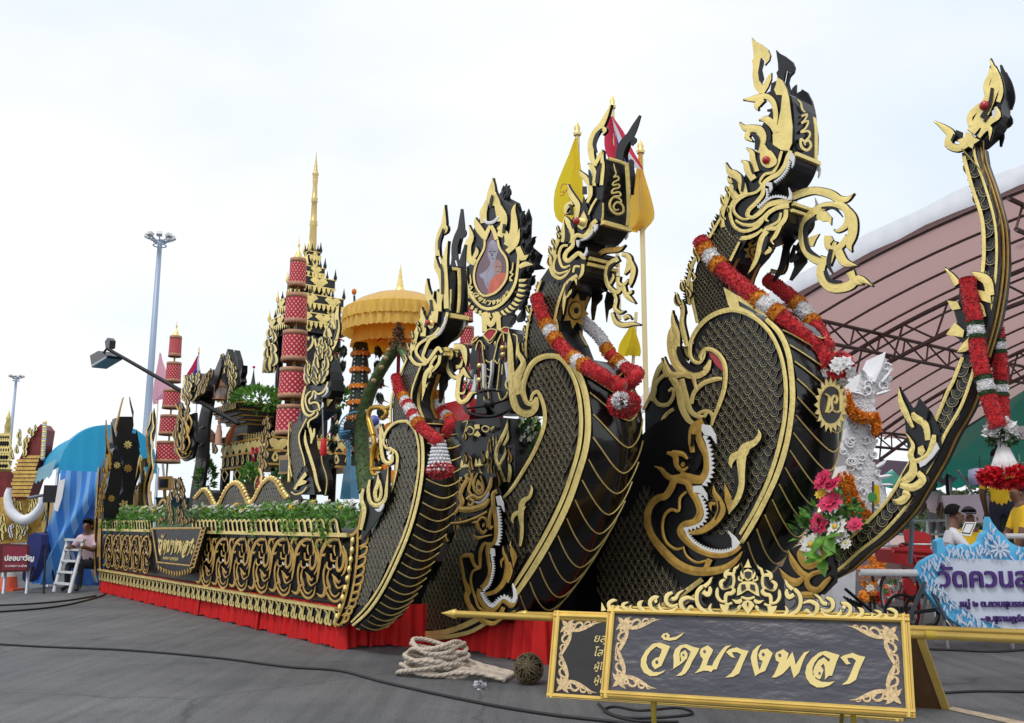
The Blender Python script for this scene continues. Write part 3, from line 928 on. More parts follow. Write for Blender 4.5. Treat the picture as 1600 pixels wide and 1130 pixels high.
mk=orn('makara_jaw',N3,pm,E3,[('Q','590,160 640,470 640,640 580,740 520,800 590,960 540,1090 400,1180 600,1320 880,1280 930,1330 800,1480 600,1540 340,1440 160,1240 80,1040 120,880 250,800 300,690 210,590 300,440 450,470 470,250'),('G','585,165,60 500,215,60 478,330,50 492,440,40'),('G','585,185,50 540,270,60 570,370,60 615,470,60 620,590,64 570,680,70 460,670,80 380,640,60'),('G','265,445,26 335,470,50 350,560,40 400,600,30 450,570,16'),('G','310,445,46 400,455,40 445,500,20'),('P','385,548 400,525 420,530 425,555 408,572 390,565'),('G','400,650,40 310,670,50 250,635,44 210,590,34 150,565,0'),('G','330,680,60 300,760,60 250,830,60 180,850,60 110,930,60 90,1050,60 130,1180,60 220,1300,70 340,1420,76 480,1490,76 640,1500,70 780,1470,60 880,1400,40 935,1325,10'),('G','345,690,40 440,710,50 480,780,60 540,880,60 560,980,60 510,1060,60 420,1080,50 385,1150,60 460,1240,60 560,1310,60 700,1350,60 830,1330,60 920,1275,36'),('g','440,790,18 380,850,22 370,960,22 300,950,28 240,1010,24 225,1130,24 260,1240,24 340,1300,24 410,1290,16'),('g','410,1280,14 440,1360,18 530,1420,22 630,1400,16'),('g','650,1390,46 600,1500,46'),('K','570,470,40 540,560,50 500,610,20'),('K','510,280,40 490,390,16')],gm=gold_shaded,depth=1.4)
orn('makara_tongue',N3,pm,E3,[('G','430,1160,16 560,1140,50 680,1060,60 740,960,76 720,870,56 680,800,36 672,735,0'),('G','690,900,20 645,900,30 650,960,0'),('P','768,705 850,870 850,910 808,985 772,860'),('K','720,870,8 725,950,12 690,1040,6')],gm=gold_shaded)
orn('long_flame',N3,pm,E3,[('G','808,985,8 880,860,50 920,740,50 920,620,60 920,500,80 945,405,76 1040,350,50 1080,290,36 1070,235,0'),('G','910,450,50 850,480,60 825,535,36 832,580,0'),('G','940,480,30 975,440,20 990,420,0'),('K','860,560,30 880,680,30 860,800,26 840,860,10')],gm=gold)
pm2=pm.shift(.012)
orn('fang',N3,pm2,E3,[('V','570,190 640,200 690,290 697,365 650,295 590,285 565,240')])
orn('fang',N3,pm2,E3,[('V','490,740 560,735 610,810 617,870 575,815 520,795 495,800')])
orn('fang',N3,pm2,E3,[('V','798,1138 860,1190 907,1250 880,1290 840,1312 836,1210')])
teeth('upper_teeth',N3,pm2,E3,'590,290 625,380 645,480 650,600 625,680 580,735',12,5.5,-1)
teeth('upper_teeth',N3,pm2,E3,'545,810 590,920 600,1000 565,1070 500,1105 420,1120',13,5,-1)
teeth('lower_teeth',N3,pm2,E3,'412,1110 470,1210 560,1280 660,1318 760,1325 840,1305',20,4,-1)
mkpoly=E3('560,190 640,640 580,740 560,860 580,1000 500,1110 640,1300 860,1300 930,1330 800,1480 600,1540 340,1440 160,1240 80,1040 120,880 250,800 300,690 210,590 300,440 450,470 470,250')
scales(N3,pc,C2('205,290 212,240 240,180 300,128 350,122 420,148 478,215 515,300 528,400 520,520 490,640 455,750 400,850 350,920 240,935 180,900 250,790 255,560 300,480 324,380 326,320 310,280 280,250 240,255'),.084,.052,lambda u,v:.25,[mkpoly],300)
scales(N3,pc,C2('210,350 250,345 300,315 305,355 240,365 205,400'),.07,.045,None,(),60)
scales(N3,pc,C2('205,460 215,410 250,380 305,372 305,420 285,480 240,470'),.085,.055,None,(),80)
scales(N3,pn,E5('488,0 745,0 765,140 820,235 640,290 545,370 505,170').__add__([]),.042,.028,None,(),300,SCALE_S)
scales(N3,pn,E5('590,-290 745,-500 905,-390 800,-190 745,0 488,0'),.042,.028,None,(),160,SCALE_S)
orn('back_fringe',N3,pn,C1,[('g','326,780,8 285,850,10 230,930,10 205,1000,10 198,1060,10 205,1120,10'),('g','405,870,8 368,945,10')])
orn('back_fringe',N3,pn,E5,[('g','470,0,24 478,150,26 510,300,26 525,370,26')])
def spines(parent,pl,px,n,ln,side=1,material=None):
 q=crs(px,6)
 mb=MB()
 for i in range(n):
  k=i/n*(len(q)-1);a=int(k);f_=k-a
  b=min(len(q)-1,a+1)
  x=q[a][0]+(q[b][0]-q[a][0])*f_;y=q[a][1]+(q[b][1]-q[a][1])*f_
  dx,dy=q[b][0]-q[a][0],q[b][1]-q[a][1]
  l=math.hypot(dx,dy)or 1
  dx/=l;dy/=l
  nx,ny=-dy*side,dx*side
  w_=ln*.45
  mb.plate([pl.pt(x-dx*w_,y-dy*w_),pl.pt(x+dx*w_,y+dy*w_),pl.pt(x+nx*ln-dx*ln*.4,y+ny*ln-dy*ln*.4)],pl.n,-.01,.02,material or black)
 mb.build('back_spines',parent)
spines(N3,pn,C1('318,770 280,845 222,930 195,1010 190,1080 200,1120'),26,7,1)
belly(N3,pc,C2('440,118 480,140 525,195 558,285 572,380 566,480 548,600 520,700 474,810 424,905 376,970 320,1040'),BW,17,.17,.24,taper=lambda u:min(1,.55+1.6*u)*(1-.3*max(0,u-.6)))
pe=Plane(pc.pt(*C2('600,400')[0])+A*.18+L*BW*.5,A)
pe=Plane(pc.pt(*C2('568,440')[0])+A*.215,A+L*.0)
q_=[]
for i in range(40):
 a=2*math.pi*i/40
 k=1.0 if i%2 else 1.3
 q_.append((1296+20*k*math.cos(a),633+34*k*math.sin(a)))
mb=MB()
mb.plate([pe.pt(x,y)for x,y in q_],pe.n,0,.012,gold,black)
mb.plate([pe.pt(1296+17*math.cos(i*math.pi/12),633+29*math.sin(i*math.pi/12))for i in range(24)],pe.n,.012,.006,black)
for s_ in('672,415,5 686,430,9 682,465,9 674,484,6','680,484,8 697,472,7','697,470,8 694,440,8 704,422,8 714,432,8 709,450,7 701,442,6','722,404,5 728,420,9 728,478,9','728,476,8 714,482,7 699,476,8'):
 mb.ribbon(C2(s_),pe,.019,.01,gold,gold,.002)
mb.build('number_crest',N3)
# the middle naga
t2=.85
N2=thing('naga_statue','middle rearing naga, gold star on its throat and a yellow flag behind its crest','naga statue',T(t2).pt(860,940),'rearing naga statues on the float')
pc,pn,ph=T(t2),T(t2+.10),T(t2+.12)
HW,NW,BW=.34,.40,.60
prism('neck',N2,pn,E8('600,150 560,300 480,420 380,480 300,480 330,390 235,600 170,820 165,1000 240,1150 330,1400 -120,1500 -140,1250 -90,830 20,400 130,240 260,100'),NW,smooth=1)
prism('chest',N2,pc,PX('821,602 830,572 852,555 881,557 905,580 919,615 924,662 920,702 908,743 892,788 868,837 838,888 812,930 760,975 690,992 625,988 640,950 690,880 740,800 790,776 817,739 837,702 850,668 852,640 840,618 828,622'),BW)
prism('head',N2,ph,E7('870,-240 850,0 800,300 792,540 750,640 700,710 620,770 505,770 485,850 400,930 370,1000 420,1010 490,950 600,910 640,890 635,985 600,1030 600,1150 545,1250 440,1260 300,1260 200,1160 190,1000 270,800 400,560 520,350 640,200 740,-100 800,-240'),HW)
pf=Plane(ph.pt(*E7('830,100')[0])+A*.03,(ph.pt(*E7('870,-240')[0])-ph.pt(*E7('795,500')[0])).cross(L)*-1)
if pf.n.dot(A)<0:pf.n=-pf.n
orn('forehead_scroll',N2,pf,E6,[('g','935,850,6 950,920,14 965,975,14 940,1010,10')],depth=.7)
orn('forehead_scroll',N2,pf,E7,[('g','930,-20,18 985,-30,18 995,10,18 940,40,18 925,80,18 1000,70,20 1000,110,18 930,130,18 915,180,20 1000,165,20 1020,210,20 940,225,20 890,290,26 900,380,28 980,440,28 1055,410,26 1045,330,24 980,290,22 935,340,22 955,390,18 1000,380,12'),('g','930,220,18 1000,240,20 1030,290,20 970,290,16')],depth=.7)
orn('forehead_frame',N2,pf,E6,[('g','872,785,34 980,815,34 1080,850,34')],depth=.8)
orn('forehead_frame',N2,pf,E7,[('g','1095,-200,50 1115,100,50 1120,400,44 1105,580,40'),('g','800,300,18 798,450,22 785,520,24')],depth=.8)
bar('upper_crossbar',N2,ph.pt(*E7('792,545')[0]),HW+.02,.04,.04)
bar('lower_crossbar',N2,ph.pt(*E7('632,995')[0]),HW+.03,.03,.03)
bar('lower_crossbar',N2,ph.pt(*E7('615,1065')[0]),HW+.03,.03,.03)
edge_strip('neck_edge_strip',N2,pn,E8('330,390 235,600 170,820 165,1000 240,1150'),NW,.07,.045,gold)
edge_strip('neck_edge_strip',N2,pn,E8('480,420 330,400 235,600 170,820 165,1000 240,1150'),NW,NW-.05,.03,gold_shaded)
star('neck_flower',N2,Plane(pn.pt(*E8('235,700')[0])+A*.05,A-Z*.1),*E8('460,765')[0],22,29,8,gold_shaded)
ph2=ph.shift(.012)
orn('cheek',N2,ph,E7,[('g','760,520,46 705,570,48 670,650,48 600,720,48 515,705,46 468,760,44 460,840,44 390,910,46 362,980,50 400,1030,46 480,970,48 540,930,48 590,980,46 622,1005,20'),('g','400,835,22 325,850,32 290,950,28 310,1060,28 350,1110,28 430,1085,20'),('g','262,950,24 225,1060,28 235,1150,28 300,1185,26 410,1150,20'),('g','210,930,40 180,1050,42 215,1190,42 310,1245,36 400,1180,20 435,1120,6'),('g','590,1070,36 580,1180,36 525,1260,14'),('g','555,1100,22 490,1100,28 470,1170,22')],far=HW)
orn('crest_flame',N2,ph,E6,[('G','740,880,40 695,760,66 690,600,76 740,470,76 820,370,66 880,250,46 938,125,0'),('G','800,410,40 860,430,56 840,490,0'),('K','770,720,26 742,620,46 775,500,46 830,415,6')],far=HW)
orn('crest_flame',N2,ph,E6,[('G','740,880,30 790,770,44 830,690,10'),('G','820,1120,40 838,900,44 830,800,36 845,710,0'),('G','730,1128,40 735,980,50 700,900,56 650,855,0'),('K','770,1100,40 790,950,40 820,850,16'),('K','690,1128,18 690,1000,40 670,930,8')],far=HW)
orn('crest_flame',N2,ph,E7,[('G','645,300,26 682,200,48 672,80,56 625,0,56 575,-50,50 545,-95,0'),('K','620,200,56 618,100,50'),('g','760,250,20 700,350,24 660,450,16'),('g','720,-20,40 700,60,30')],far=HW)
orn('crest_flame',N2,ph,E7,[('G','505,490,46 525,340,60 475,255,64 430,180,54 400,80,0'),('G','455,300,56 385,350,56 370,430,20 420,430,0'),('K','462,460,36 452,350,36 415,330,6')],far=HW)
orn('crest_flame',N2,ph,E7,[('G','440,800,56 450,660,60 405,550,60 370,490,30 350,470,0'),('K','395,790,50 400,690,56 372,600,12'),('K','480,620,36 450,545,26'),('G','335,790,36 342,690,46 350,490,0'),('G','205,1000,56 250,830,56 310,700,36 350,560,0')],far=HW)
orn('eye_socket',N2,ph2,E7,[('Q','580,220 640,380 670,520 640,650 570,680 510,640 500,540 540,430'),('P','600,400 650,520 632,600 575,640 522,600 530,540')])
mb=MB();c_=ph2.pt(*E7('590,550')[0]);mb.tube([c_,c_+ph2.n*.09],[.04,.03],gold,10);mb.ball(c_+ph2.n*.1,.034,red_paint);mb.build('eye',N2)
orn('beard',N2,ph2,E8,[('G','520,330,40 420,400,50 375,480,50 362,600,40 350,700,30 345,810,0'),('G','380,600,30 430,540,30 448,500,0'),('G','500,380,30 510,445,0'),('K','450,400,36 400,500,40 385,580,8')],far=HW)
orn('fang',N2,ph2,E7,[('V','722,580 772,568 766,625 735,668')],far=HW)
orn('fang',N2,ph2,E7,[('V','505,770 552,768 530,855 515,835')],far=HW)
orn('fang',N2,ph2,E7,[('V','635,855 642,920 615,975 575,955 615,925')],far=HW)
teeth('upper_teeth',N2,ph2,E7,'720,630 690,690 630,745 560,768',13,2.2,-1)
ptg=T(t2+.12+HW/2)
orn('tongue_scroll',N2,ptg,E7,[('G','750,985,44 850,905,56 980,890,56 1050,880,40 1110,835,0')],gm=gold_shaded)
orn('tongue_scroll',N2,ptg,E8,[('G','1030,120,50 930,180,66 880,270,44 880,380,44 920,480,50 1000,540,50 1060,500,40 1090,450,14'),('G','1080,60,40 1160,100,60 1160,220,66 1110,310,12'),('G','1185,150,36 1220,260,60 1190,400,50 1180,470,0'),('G','1030,350,46 1030,420,40 1090,450,40 1150,390,16'),('G','930,430,30 970,350,30 960,310,0'),('G','1100,470,40 1120,560,50 1180,620,46 1240,672,0'),('G','1130,570,30 1190,540,30 1200,520,0'),('G','985,560,40 1010,640,30 990,740,46 1050,790,40 1112,778,0'),('G','955,800,30 1000,910,50 1090,950,50 1200,935,40 1302,945,0'),('G','1100,860,40 1150,840,40 1195,870,0'),('K','1010,170,20 940,230,40 915,340,26')])
orn('side_fin',N2,T(t2+.45),E8,[('Q','870,520 960,560 945,720 890,760 865,912 850,760 840,650')])
ball_part('breast_stud',N2,pc.pt(905,560),.012,gold)
orn('chest_border',N2,pc,PX,[('g','855,557,6 885,560,8 905,582,9 918,618,9 922,662,9 918,702,9 906,743,9 890,788,9 866,837,9 836,888,9 808,930,7'),('g','842,622,5 834,632,6 824,626,7 821,602,7 832,572,8 852,558,8 878,560,7 898,588,6 908,622,6 911,662,6 907,702,6 896,741,6 880,785,6 857,832,6 830,878,6 804,918,5')])
orn('spiral_border',N2,pc,C6,[('g','718,165,8 725,140,11 745,130,13 764,170,14 772,215,14 766,270,14 735,350,14 690,430,13 645,500,12 612,535,8')])
orn('side_flame',N2,pc,C6,[('G','742,150,8 735,190,24 705,212,30 672,195,36 655,160,34 648,100,30 642,40,22 638,-50,18 632,-110,0'),('G','680,150,24 665,80,34 690,20,20 670,-20,14 672,-60,0'),('K','720,190,10 690,185,20 672,140,16')])
pl_low=T(t2+.02)
orn('lower_border',N2,pc,PX,[('g','626,984,7 660,990,8 700,987,8 740,972,8 775,952,6'),('g','640,994,5 690,996,6 735,988,6 765,972,5')])
pm=T(t2-.05)
orn('makara_jaw',N2,pm,F5,[('Q','940,280 1030,290 1040,700 1020,1130 900,1130 760,1130 640,960 640,770 800,640 900,560'),('G','1010,280,60 950,320,60 950,480,60 985,700,60 1000,900,60 975,1060,56 900,1110,50 800,1090,50'),('G','930,520,30 890,700,50 900,860,40 950,820,16'),('G','610,770,0 690,770,50 720,860,56 790,930,50 850,880,30'),('G','690,770,24 780,690,36 850,740,36 855,840,24'),('P','775,800 800,770 822,790 818,820 797,840 780,828'),('G','640,960,30 700,1010,56 800,990,30 930,960,12')],gm=gold_shaded,depth=1.4)
orn('makara_jaw',N2,pm,F6,[('Q','640,0 760,0 700,500 620,560 700,760 840,700 1040,700 1050,820 820,1000 560,940 420,700 370,450 350,170 500,100 580,260'),('G','640,0,40 600,100,40 595,200,40 600,300,20'),('G','740,0,60 690,60,50 700,200,44 720,330,44 690,450,46 620,550,60'),('G','590,560,50 580,650,50 640,760,50 720,830,56 800,790,50 860,710,50 930,730,50 990,770,56 1050,720,16'),('G','600,290,30 540,280,36 500,200,44 480,140,56 360,170,36 375,300,36 400,450,40 450,580,70 430,640,60 450,740,60 520,840,60 620,950,60 750,990,50 840,950,30 1040,830,16'),('g','600,300,20 510,340,26 480,440,26 500,560,26 540,680,30 580,790,30 680,850,20'),('g','890,790,50 850,880,50 830,930,40')],gm=gold_shaded,depth=1.4)
orn('makara_tongue',N2,pm,F6,[('G','650,630,40 780,590,50 880,480,56 920,330,56 915,200,40 880,110,30 870,30,0'),('G','930,480,20 970,340,44 950,230,30'),('P','965,0 1035,110 1050,170 1000,300 985,200 958,80'),('G','890,170,20 850,220,26 855,290,0')],gm=gold_shaded)
orn('long_flame',N2,pm,F5,[('G','1360,1130,30 1380,980,50 1385,820,56 1370,680,80 1380,500,90 1420,420,76 1500,370,50 1540,260,36 1530,190,0'),('G','1340,610,60 1270,640,60 1235,720,36 1250,770,0'),('G','1410,560,30 1450,510,0'),('G','1200,1130,20 1215,1060,0'),('K','1300,720,40 1310,900,50 1330,1080,30')])
pm2=pm.shift(.012)
orn('fang',N2,pm2,F5,[('V','980,360 1040,345 1090,460 1105,600 1060,500 1010,500')])
orn('fang',N2,pm2,F6,[('V','720,50 760,60 768,150 740,160 710,110')])
orn('fang',N2,pm2,F6,[('V','990,495 1030,580 1045,680 1030,730 980,740 1005,640')])
teeth('upper_teeth',N2,pm2,F5,'1005,520 1030,700 1040,900 1020,1050 985,1120',13,4,-1)
teeth('upper_teeth',N2,pm2,F6,'730,140 750,280 735,400 690,520 620,585',16,2.8,-1)
teeth('lower_teeth',N2,pm2,F6,'605,600 640,680 690,750 740,780 790,740 850,680 910,670 980,720',17,5,-1)
orn('makara_crown',N2,pm,F5,[('Q','600,0 960,0 960,480 840,640 300,700 300,640 420,500 500,360 420,400 440,240'),('G','560,60,60 470,210,60 430,330,60 460,460,60 330,640,40'),('G','620,0,30 590,140,40 560,260,40 600,330,30'),('G','700,0,26 640,130,40 650,260,30 720,330,24 790,270,30 780,150,26 740,40,20'),('P','700,90 760,150 780,230 740,300 690,290 665,220 680,140'),('B','705,190 730,180 740,230 715,245'),('G','530,400,40 620,350,56 720,390,56 820,330,50 890,210,60 920,60,30'),('G','580,400,36 640,440,40 590,510,40 550,470,30'),('G','420,560,80 600,560,90 800,500,80 880,400,40'),('G','280,780,30 480,760,36 700,680,36 850,600,30'),('W','660,440,20 720,460,36 800,420,36 860,330,30 880,270,0')],gm=gold_shaded,depth=1.2)
orn('rear_flame',N2,T(t2+.12),F7,[('G','720,1130,40 640,930,40 580,780,50 600,600,56 680,430,56 740,300,50 760,160,0'),('G','700,560,30 760,450,40 770,330,0'),('G','620,900,40 720,700,36 720,590,0'),('G','520,1130,30 540,950,40 500,760,0'),('G','440,900,40 450,680,40 520,560,40 540,390,0'),('G','780,1130,40 800,950,50 770,760,0'),('G','420,1130,40 330,960,30 320,860,0'),('G','560,1130,36 640,1080,20 600,860,0'),('G','470,560,30 490,430,0'),('G','590,540,24 590,410,0'),('Q','600,560 780,300 760,560 870,540 860,1130 300,1130 420,900 440,560')])
scales(N2,pc,PX('829,620 828,598 838,572 855,564 876,568 893,592 901,625 903,665 899,702 889,738 873,782 850,828 824,872 796,905 760,905 785,860 775,800 800,772 822,742 843,705 858,668 857,640 849,620 842,606 833,612'),.078,.05,lambda u,v:.2,[PX('772,775 790,770 800,900 780,930 740,935 690,870')],300)
scales(N2,pc,PX('722,822 740,806 760,840 735,862 722,905 745,960 700,982 640,980 650,955 690,888'),.075,.048,None,(),200)
scales(N2,pn,C5('108,880 112,760 140,690 180,640 232,660 196,790 190,870 140,895 105,960').__add__([]),.05,.034,None,(),300,SCALE_S)
orn('back_fringe',N2,pn,C5,[('g','150,640,6 112,760,7 98,860,7 105,960,7'),('g','235,650,6 205,740,8 190,850,8')])
spines(N2,pn,C5('140,650 102,760 90,870 100,960'),20,5,1)
orn('neck_flame',N2,pn,E8,[('G','300,1140,50 270,1050,46 270,960,26 262,880,0')])
belly(N2,pc,PX('874,556 892,564 908,585 920,618 925,662 921,702 909,743 893,788 869,837 839,888 812,926 780,965'),BW,16,.15,.24,taper=lambda u:min(1,.4+2*u))
# the small naga at the corner of the deck
t1=-.02
N1=thing('naga_statue','shortest of the three rearing nagas, at the deck corner beside the yellow parasol','naga statue',T(t1).pt(600,960),'rearing naga statues on the float')
pc,pn,ph=T(t1),T(t1+.06),T(t1+.07)
HW,NW,BW=.17,.24,.36
prism('neck',N1,pn,F3('1010,60 930,180 800,250 740,430 690,600 690,760 760,930 800,1100 420,1100 430,960 440,650 540,380 620,170 720,60'),NW)
prism('chest',N1,pc,PX('604,690 608,668 620,655 640,650 655,660 664,690 667,730 660,775 645,830 622,885 598,930 576,968 556,978 552,975 560,935 572,880 583,830 604,790 619,752 624,722 620,705 612,712'),BW)
prism('head',N1,ph,C7('333,340 330,430 326,505 318,540 296,580 268,606 245,640 242,662 262,672 288,640 304,632 306,660 296,700 270,725 240,715 200,690 188,660 205,620 232,560 262,480 300,400 318,340'),HW)
pf=Plane(ph.pt(*C7('330,430')[0])+A*.012,A)
orn('forehead_frame',N1,pf,F2,[('g','955,0,50 965,300,50 955,560,46 940,690,40'),('g','830,330,24 825,550,24 820,650,20'),('g','850,5,40 940,10,40')],depth=.7)
bar('upper_crossbar',N1,ph.pt(*F2('815,735')[0]),HW+.03,.04,.04)
bar('lower_crossbar',N1,ph.pt(*F3('1070,50')[0]),HW*.8,.04,.035)
bar('lower_crossbar',N1,ph.pt(*F3('1060,105')[0]),HW*.8,.04,.03)
edge_strip('neck_edge_strip',N1,pn,F3('800,250 740,430 690,600 690,760 740,900'),NW,.04,.03,gold)
edge_strip('neck_edge_strip',N1,pn,F3('930,180 800,260 740,430 690,600 690,760 740,900'),NW,NW-.05,.04,gold_shaded)
star('neck_flower',N1,Plane(pn.pt(*F3('720,520')[0])+A*.05,A),*F3('800,560')[0],6,8,8,gold_shaded)
ph2=ph.shift(.008)
orn('cheek',N1,ph,C7,[('g','328,505,9 318,545,11 296,582,11 268,600,11 255,620,10 245,645,10 240,665,10 258,678,10 280,650,11 296,632,11 308,650,8'),('g','255,600,8 225,620,9 215,645,9 225,665,9 250,690,8'),('g','215,610,8 198,640,10 195,665,11 215,690,11 245,692,9 262,680,5'),('g','302,660,10 296,690,10 270,720,9 262,740,6'),('g','290,660,7 275,680,8 265,700,6'),('g','300,560,8 280,585,8 255,595,7')],far=HW)
orn('crest_flame',N1,ph,F1,[('G','620,1200,90 615,950,84 665,750,96 745,570,100 758,380,60 766,160,0'),('G','750,540,40 805,620,56 800,700,30 755,745,0'),('K','668,1080,36 680,900,56 718,770,44 745,640,8')],far=HW)
orn('crest_flame',N1,ph,C7,[('G','325,490,16 322,400,17 318,320,16 330,250,0'),('G','300,470,14 308,420,14 302,370,16 288,340,16 284,300,0'),('K','312,440,7 312,370,8 306,330,3'),('G','316,340,14 300,300,0')],far=HW)
orn('crest_flame',N1,ph,C7,[('G','280,540,22 282,490,24 262,450,22 254,420,14 254,385,0'),('G','268,470,14 280,430,0'),('G','300,500,14 298,450,14 290,425,0'),('K','275,500,8 270,460,8')],far=HW)
orn('crest_flame',N1,ph,C7,[('G','240,590,18 242,540,18 236,510,10 234,488,0'),('G','200,640,16 216,580,16 235,530,10 240,500,0'),('K','250,560,8 258,530,8')],far=HW)
orn('eye_socket',N1,ph2,C7,[('Q','262,500 286,530 284,560 265,572 248,555 250,530'),('P','264,512 280,540 274,560 262,564 252,548')],depth=.7)
mb=MB();c_=ph2.pt(*C7('268,543')[0]);mb.tube([c_,c_+ph2.n*.04],[.03,.02],gold,10);mb.ball(c_+ph2.n*.05,.026,red_paint);mb.build('eye',N1)
orn('beard',N1,ph2,F3,[('G','960,260,40 880,340,50 850,440,46 845,540,36 820,690,0'),('G','870,520,24 900,470,0'),('G','930,330,24 935,385,0')],far=HW)
orn('fang',N1,ph2,F2,[('V','780,760 808,750 795,860 765,915')],far=HW)
teeth('upper_teeth',N1,ph2,F2,'760,880 730,950 690,1010 640,1040',9,3,-1)
ptg=T(t1+.07+HW/2)
orn('tongue_scroll',N1,ptg,F3,[('G','1070,60,60 1180,100,60 1150,200,50 1150,320,40 1220,400,40 1310,370,40 1340,280,14'),('G','1220,20,60 1330,30,70 1360,150,50 1370,260,0'),('G','1250,270,40 1300,260,36 1330,180,10'),('G','1330,300,50 1380,380,40 1430,410,0'),('G','1285,400,56 1270,520,50 1265,640,56 1310,710,50 1380,680,50 1440,600,40 1510,590,0'),('G','1290,600,20 1340,600,24 1370,550,0'),('K','1180,180,30 1185,290,24 1230,360,10')])
orn('side_fin',N1,T(t1+.25),F3,[('Q','1090,330 1130,380 1110,520 1060,560 1045,690 1030,600 1050,450 1060,370')])
orn('chest_border',N1,pc,C6,[('g','215,245,8 250,242,10 282,262,11 300,310,11 305,380,11 300,460,11 282,560,11 250,670,11 205,780,11 150,890,10 95,970,10 35,1025,8'),('g','182,385,5 190,362,6 182,345,7 165,345,8 152,320,8 165,280,9 195,250,9 235,242,8 268,270,7 285,320,7 290,390,7 284,460,7 266,560,7 236,665,7 192,770,7 140,875,7 85,955,7 30,1012,6')])
orn('spiral_border',N1,pc,F4,[('g','570,400,14 585,370,20 600,340,28 650,370,30 675,430,32 670,540,30 640,690,30 600,840,28 545,980,26 480,1128,20')],depth=1.1)
orn('side_flame',N1,pc,F4,[('G','620,420,16 600,490,44 550,510,44 500,470,44 480,390,40 465,260,36 460,120,24 450,40,0'),('G','510,200,24 480,100,24 470,30,0')])
orn('corner_makara',N1,T(t1-.04),F4,[('Q','400,640 560,560 560,900 470,1128 200,1500 215,900 300,760'),('G','430,640,0 430,760,40 395,880,44 415,980,40 460,940,36 470,830,30 450,720,10'),('G','330,720,20 310,860,40 340,1000,44 430,1040,50 520,960,40 540,800,30 560,560,0'),('W','400,1090,16 450,1100,40 490,1040,30 500,1010,0'),('G','250,830,30 225,960,44 260,1080,50 250,1200,40 220,1340,30')],gm=gold)
scales(N1,pc,C6('168,335 178,290 205,262 235,258 262,285 278,340 280,400 272,470 256,560 226,660 182,765 130,870 75,945 45,950 62,860 95,690 150,610 195,520 212,450 210,385 190,345 175,352'),.072,.046,lambda u,v:.15,(),300)
scales(N1,pn,F3('560,370 630,210 780,270 725,420 675,590 670,740 590,900 440,960 450,660'),.042,.03,None,(),300,SCALE_S)
orn('back_fringe',N1,pn,F3,[('g','630,170,16 550,350,20 440,650,20 425,960,20'),('g','810,250,16 740,420,18 690,590,18 690,760,18')])
belly(N1,pc,C6('262,248 285,262 305,310 310,380 305,460 288,560 256,670 210,780 155,890 100,972 40,1030'),BW,24,.05,.05,trim=.012)
# THE FLOAT
S0,SF_=0.0,-9.62
ZB,ZT=.405,1.125
T0=T(0)
FL=thing('parade_float','long black parade float with gold fretwork side panels and a red pleated skirt','parade float',F(-4.8,1.7,0))
mb=MB()
AX3=(A,L,Z)
mb.box(F(-4.75,1.77,.76),9.75,3.4,.72,black,AX3)
mb.build('side_panel',FL)
mb=MB()
deckm=mat('deck_boards',(0.03,0.022,0.02),0.7,var=.2)
mb.box(F(-4.75,1.77,1.135),9.7,3.36,.02,deckm,AX3)
mb.box(F(.55,1.9,1.0),1.2,1.9,.3,deckm,AX3)
mb.build('deck',FL)
mb=MB()
mb.box(F(.7,2.2,.62),1.7,2.3,.5,black,AX3)
mb.box(F(2.4,2.2,.62),2.0,.75,.5,black,AX3)
mb.build('front_hull',FL)
def seg(mb,a,b,w_,h_,material):
 d=(b-a);c=(a+b)/2
 d_=d.normalized()
 mb.box(c,d.length,w_,h_,material,(d_,L,d_.cross(L)*-1))
mb=MB();seg(mb,F(-9.55,-.02,1.125),F(-6.62,-.02,1.125),.06,.04,gold);mb.build('top_rail',FL)
mb=MB();seg(mb,F(-4.62,-.02,1.125),F(.12,-.02,1.128),.06,.04,gold);mb.build('top_rail',FL)
mb=MB();seg(mb,F(-9.62,-.03,ZB),F(-.06,-.03,ZB-.015),.07,.028,gold);mb.build('bottom_rail',FL)
mb=MB()
def local_orn(items,M_,pl,depth=1.0,gm=None):
 '''fretwork as a mesh in float axes about its own centre'''
 ob=orn('tmp',None,pl,M_,items,gm=gm,depth=depth)
 me=ob.data
 bpy.data.objects.remove(ob)
 return me
def recentre(me,c):
 Ri=Matrix((A,L,Z))
 for v in me.vertices:
  v.co=Ri@(v.co-c)
 me.update()
 return me
RF=Matrix((A,L,Z)).transposed().to_4x4()
def put(name,me,s,t,z,parent,k=1.0):
 return inst(name,me,Matrix.Translation(F(s,t,z))@RF@Matrix.Diagonal((k,1,k,1)),parent)
slat=local_orn([('Q','960,100 1010,90 1060,130 1085,220 1110,340 1050,340 1030,240 1010,180 965,180'),('g','962,150,26 1010,118,34 1045,160,36 1060,240,34 1082,335,36')],M1,T0,.8)
cs_=T0.pt(*M1('1080,340')[0])
s_sl,_,z_sl=loc_st(cs_)
recentre(slat,cs_)
s=-.12
while s>-9.5:
 if not(-6.55<s<-4.62):
  put('crest_slat',slat,s,0.0,1.142,FL)
 s-=.155
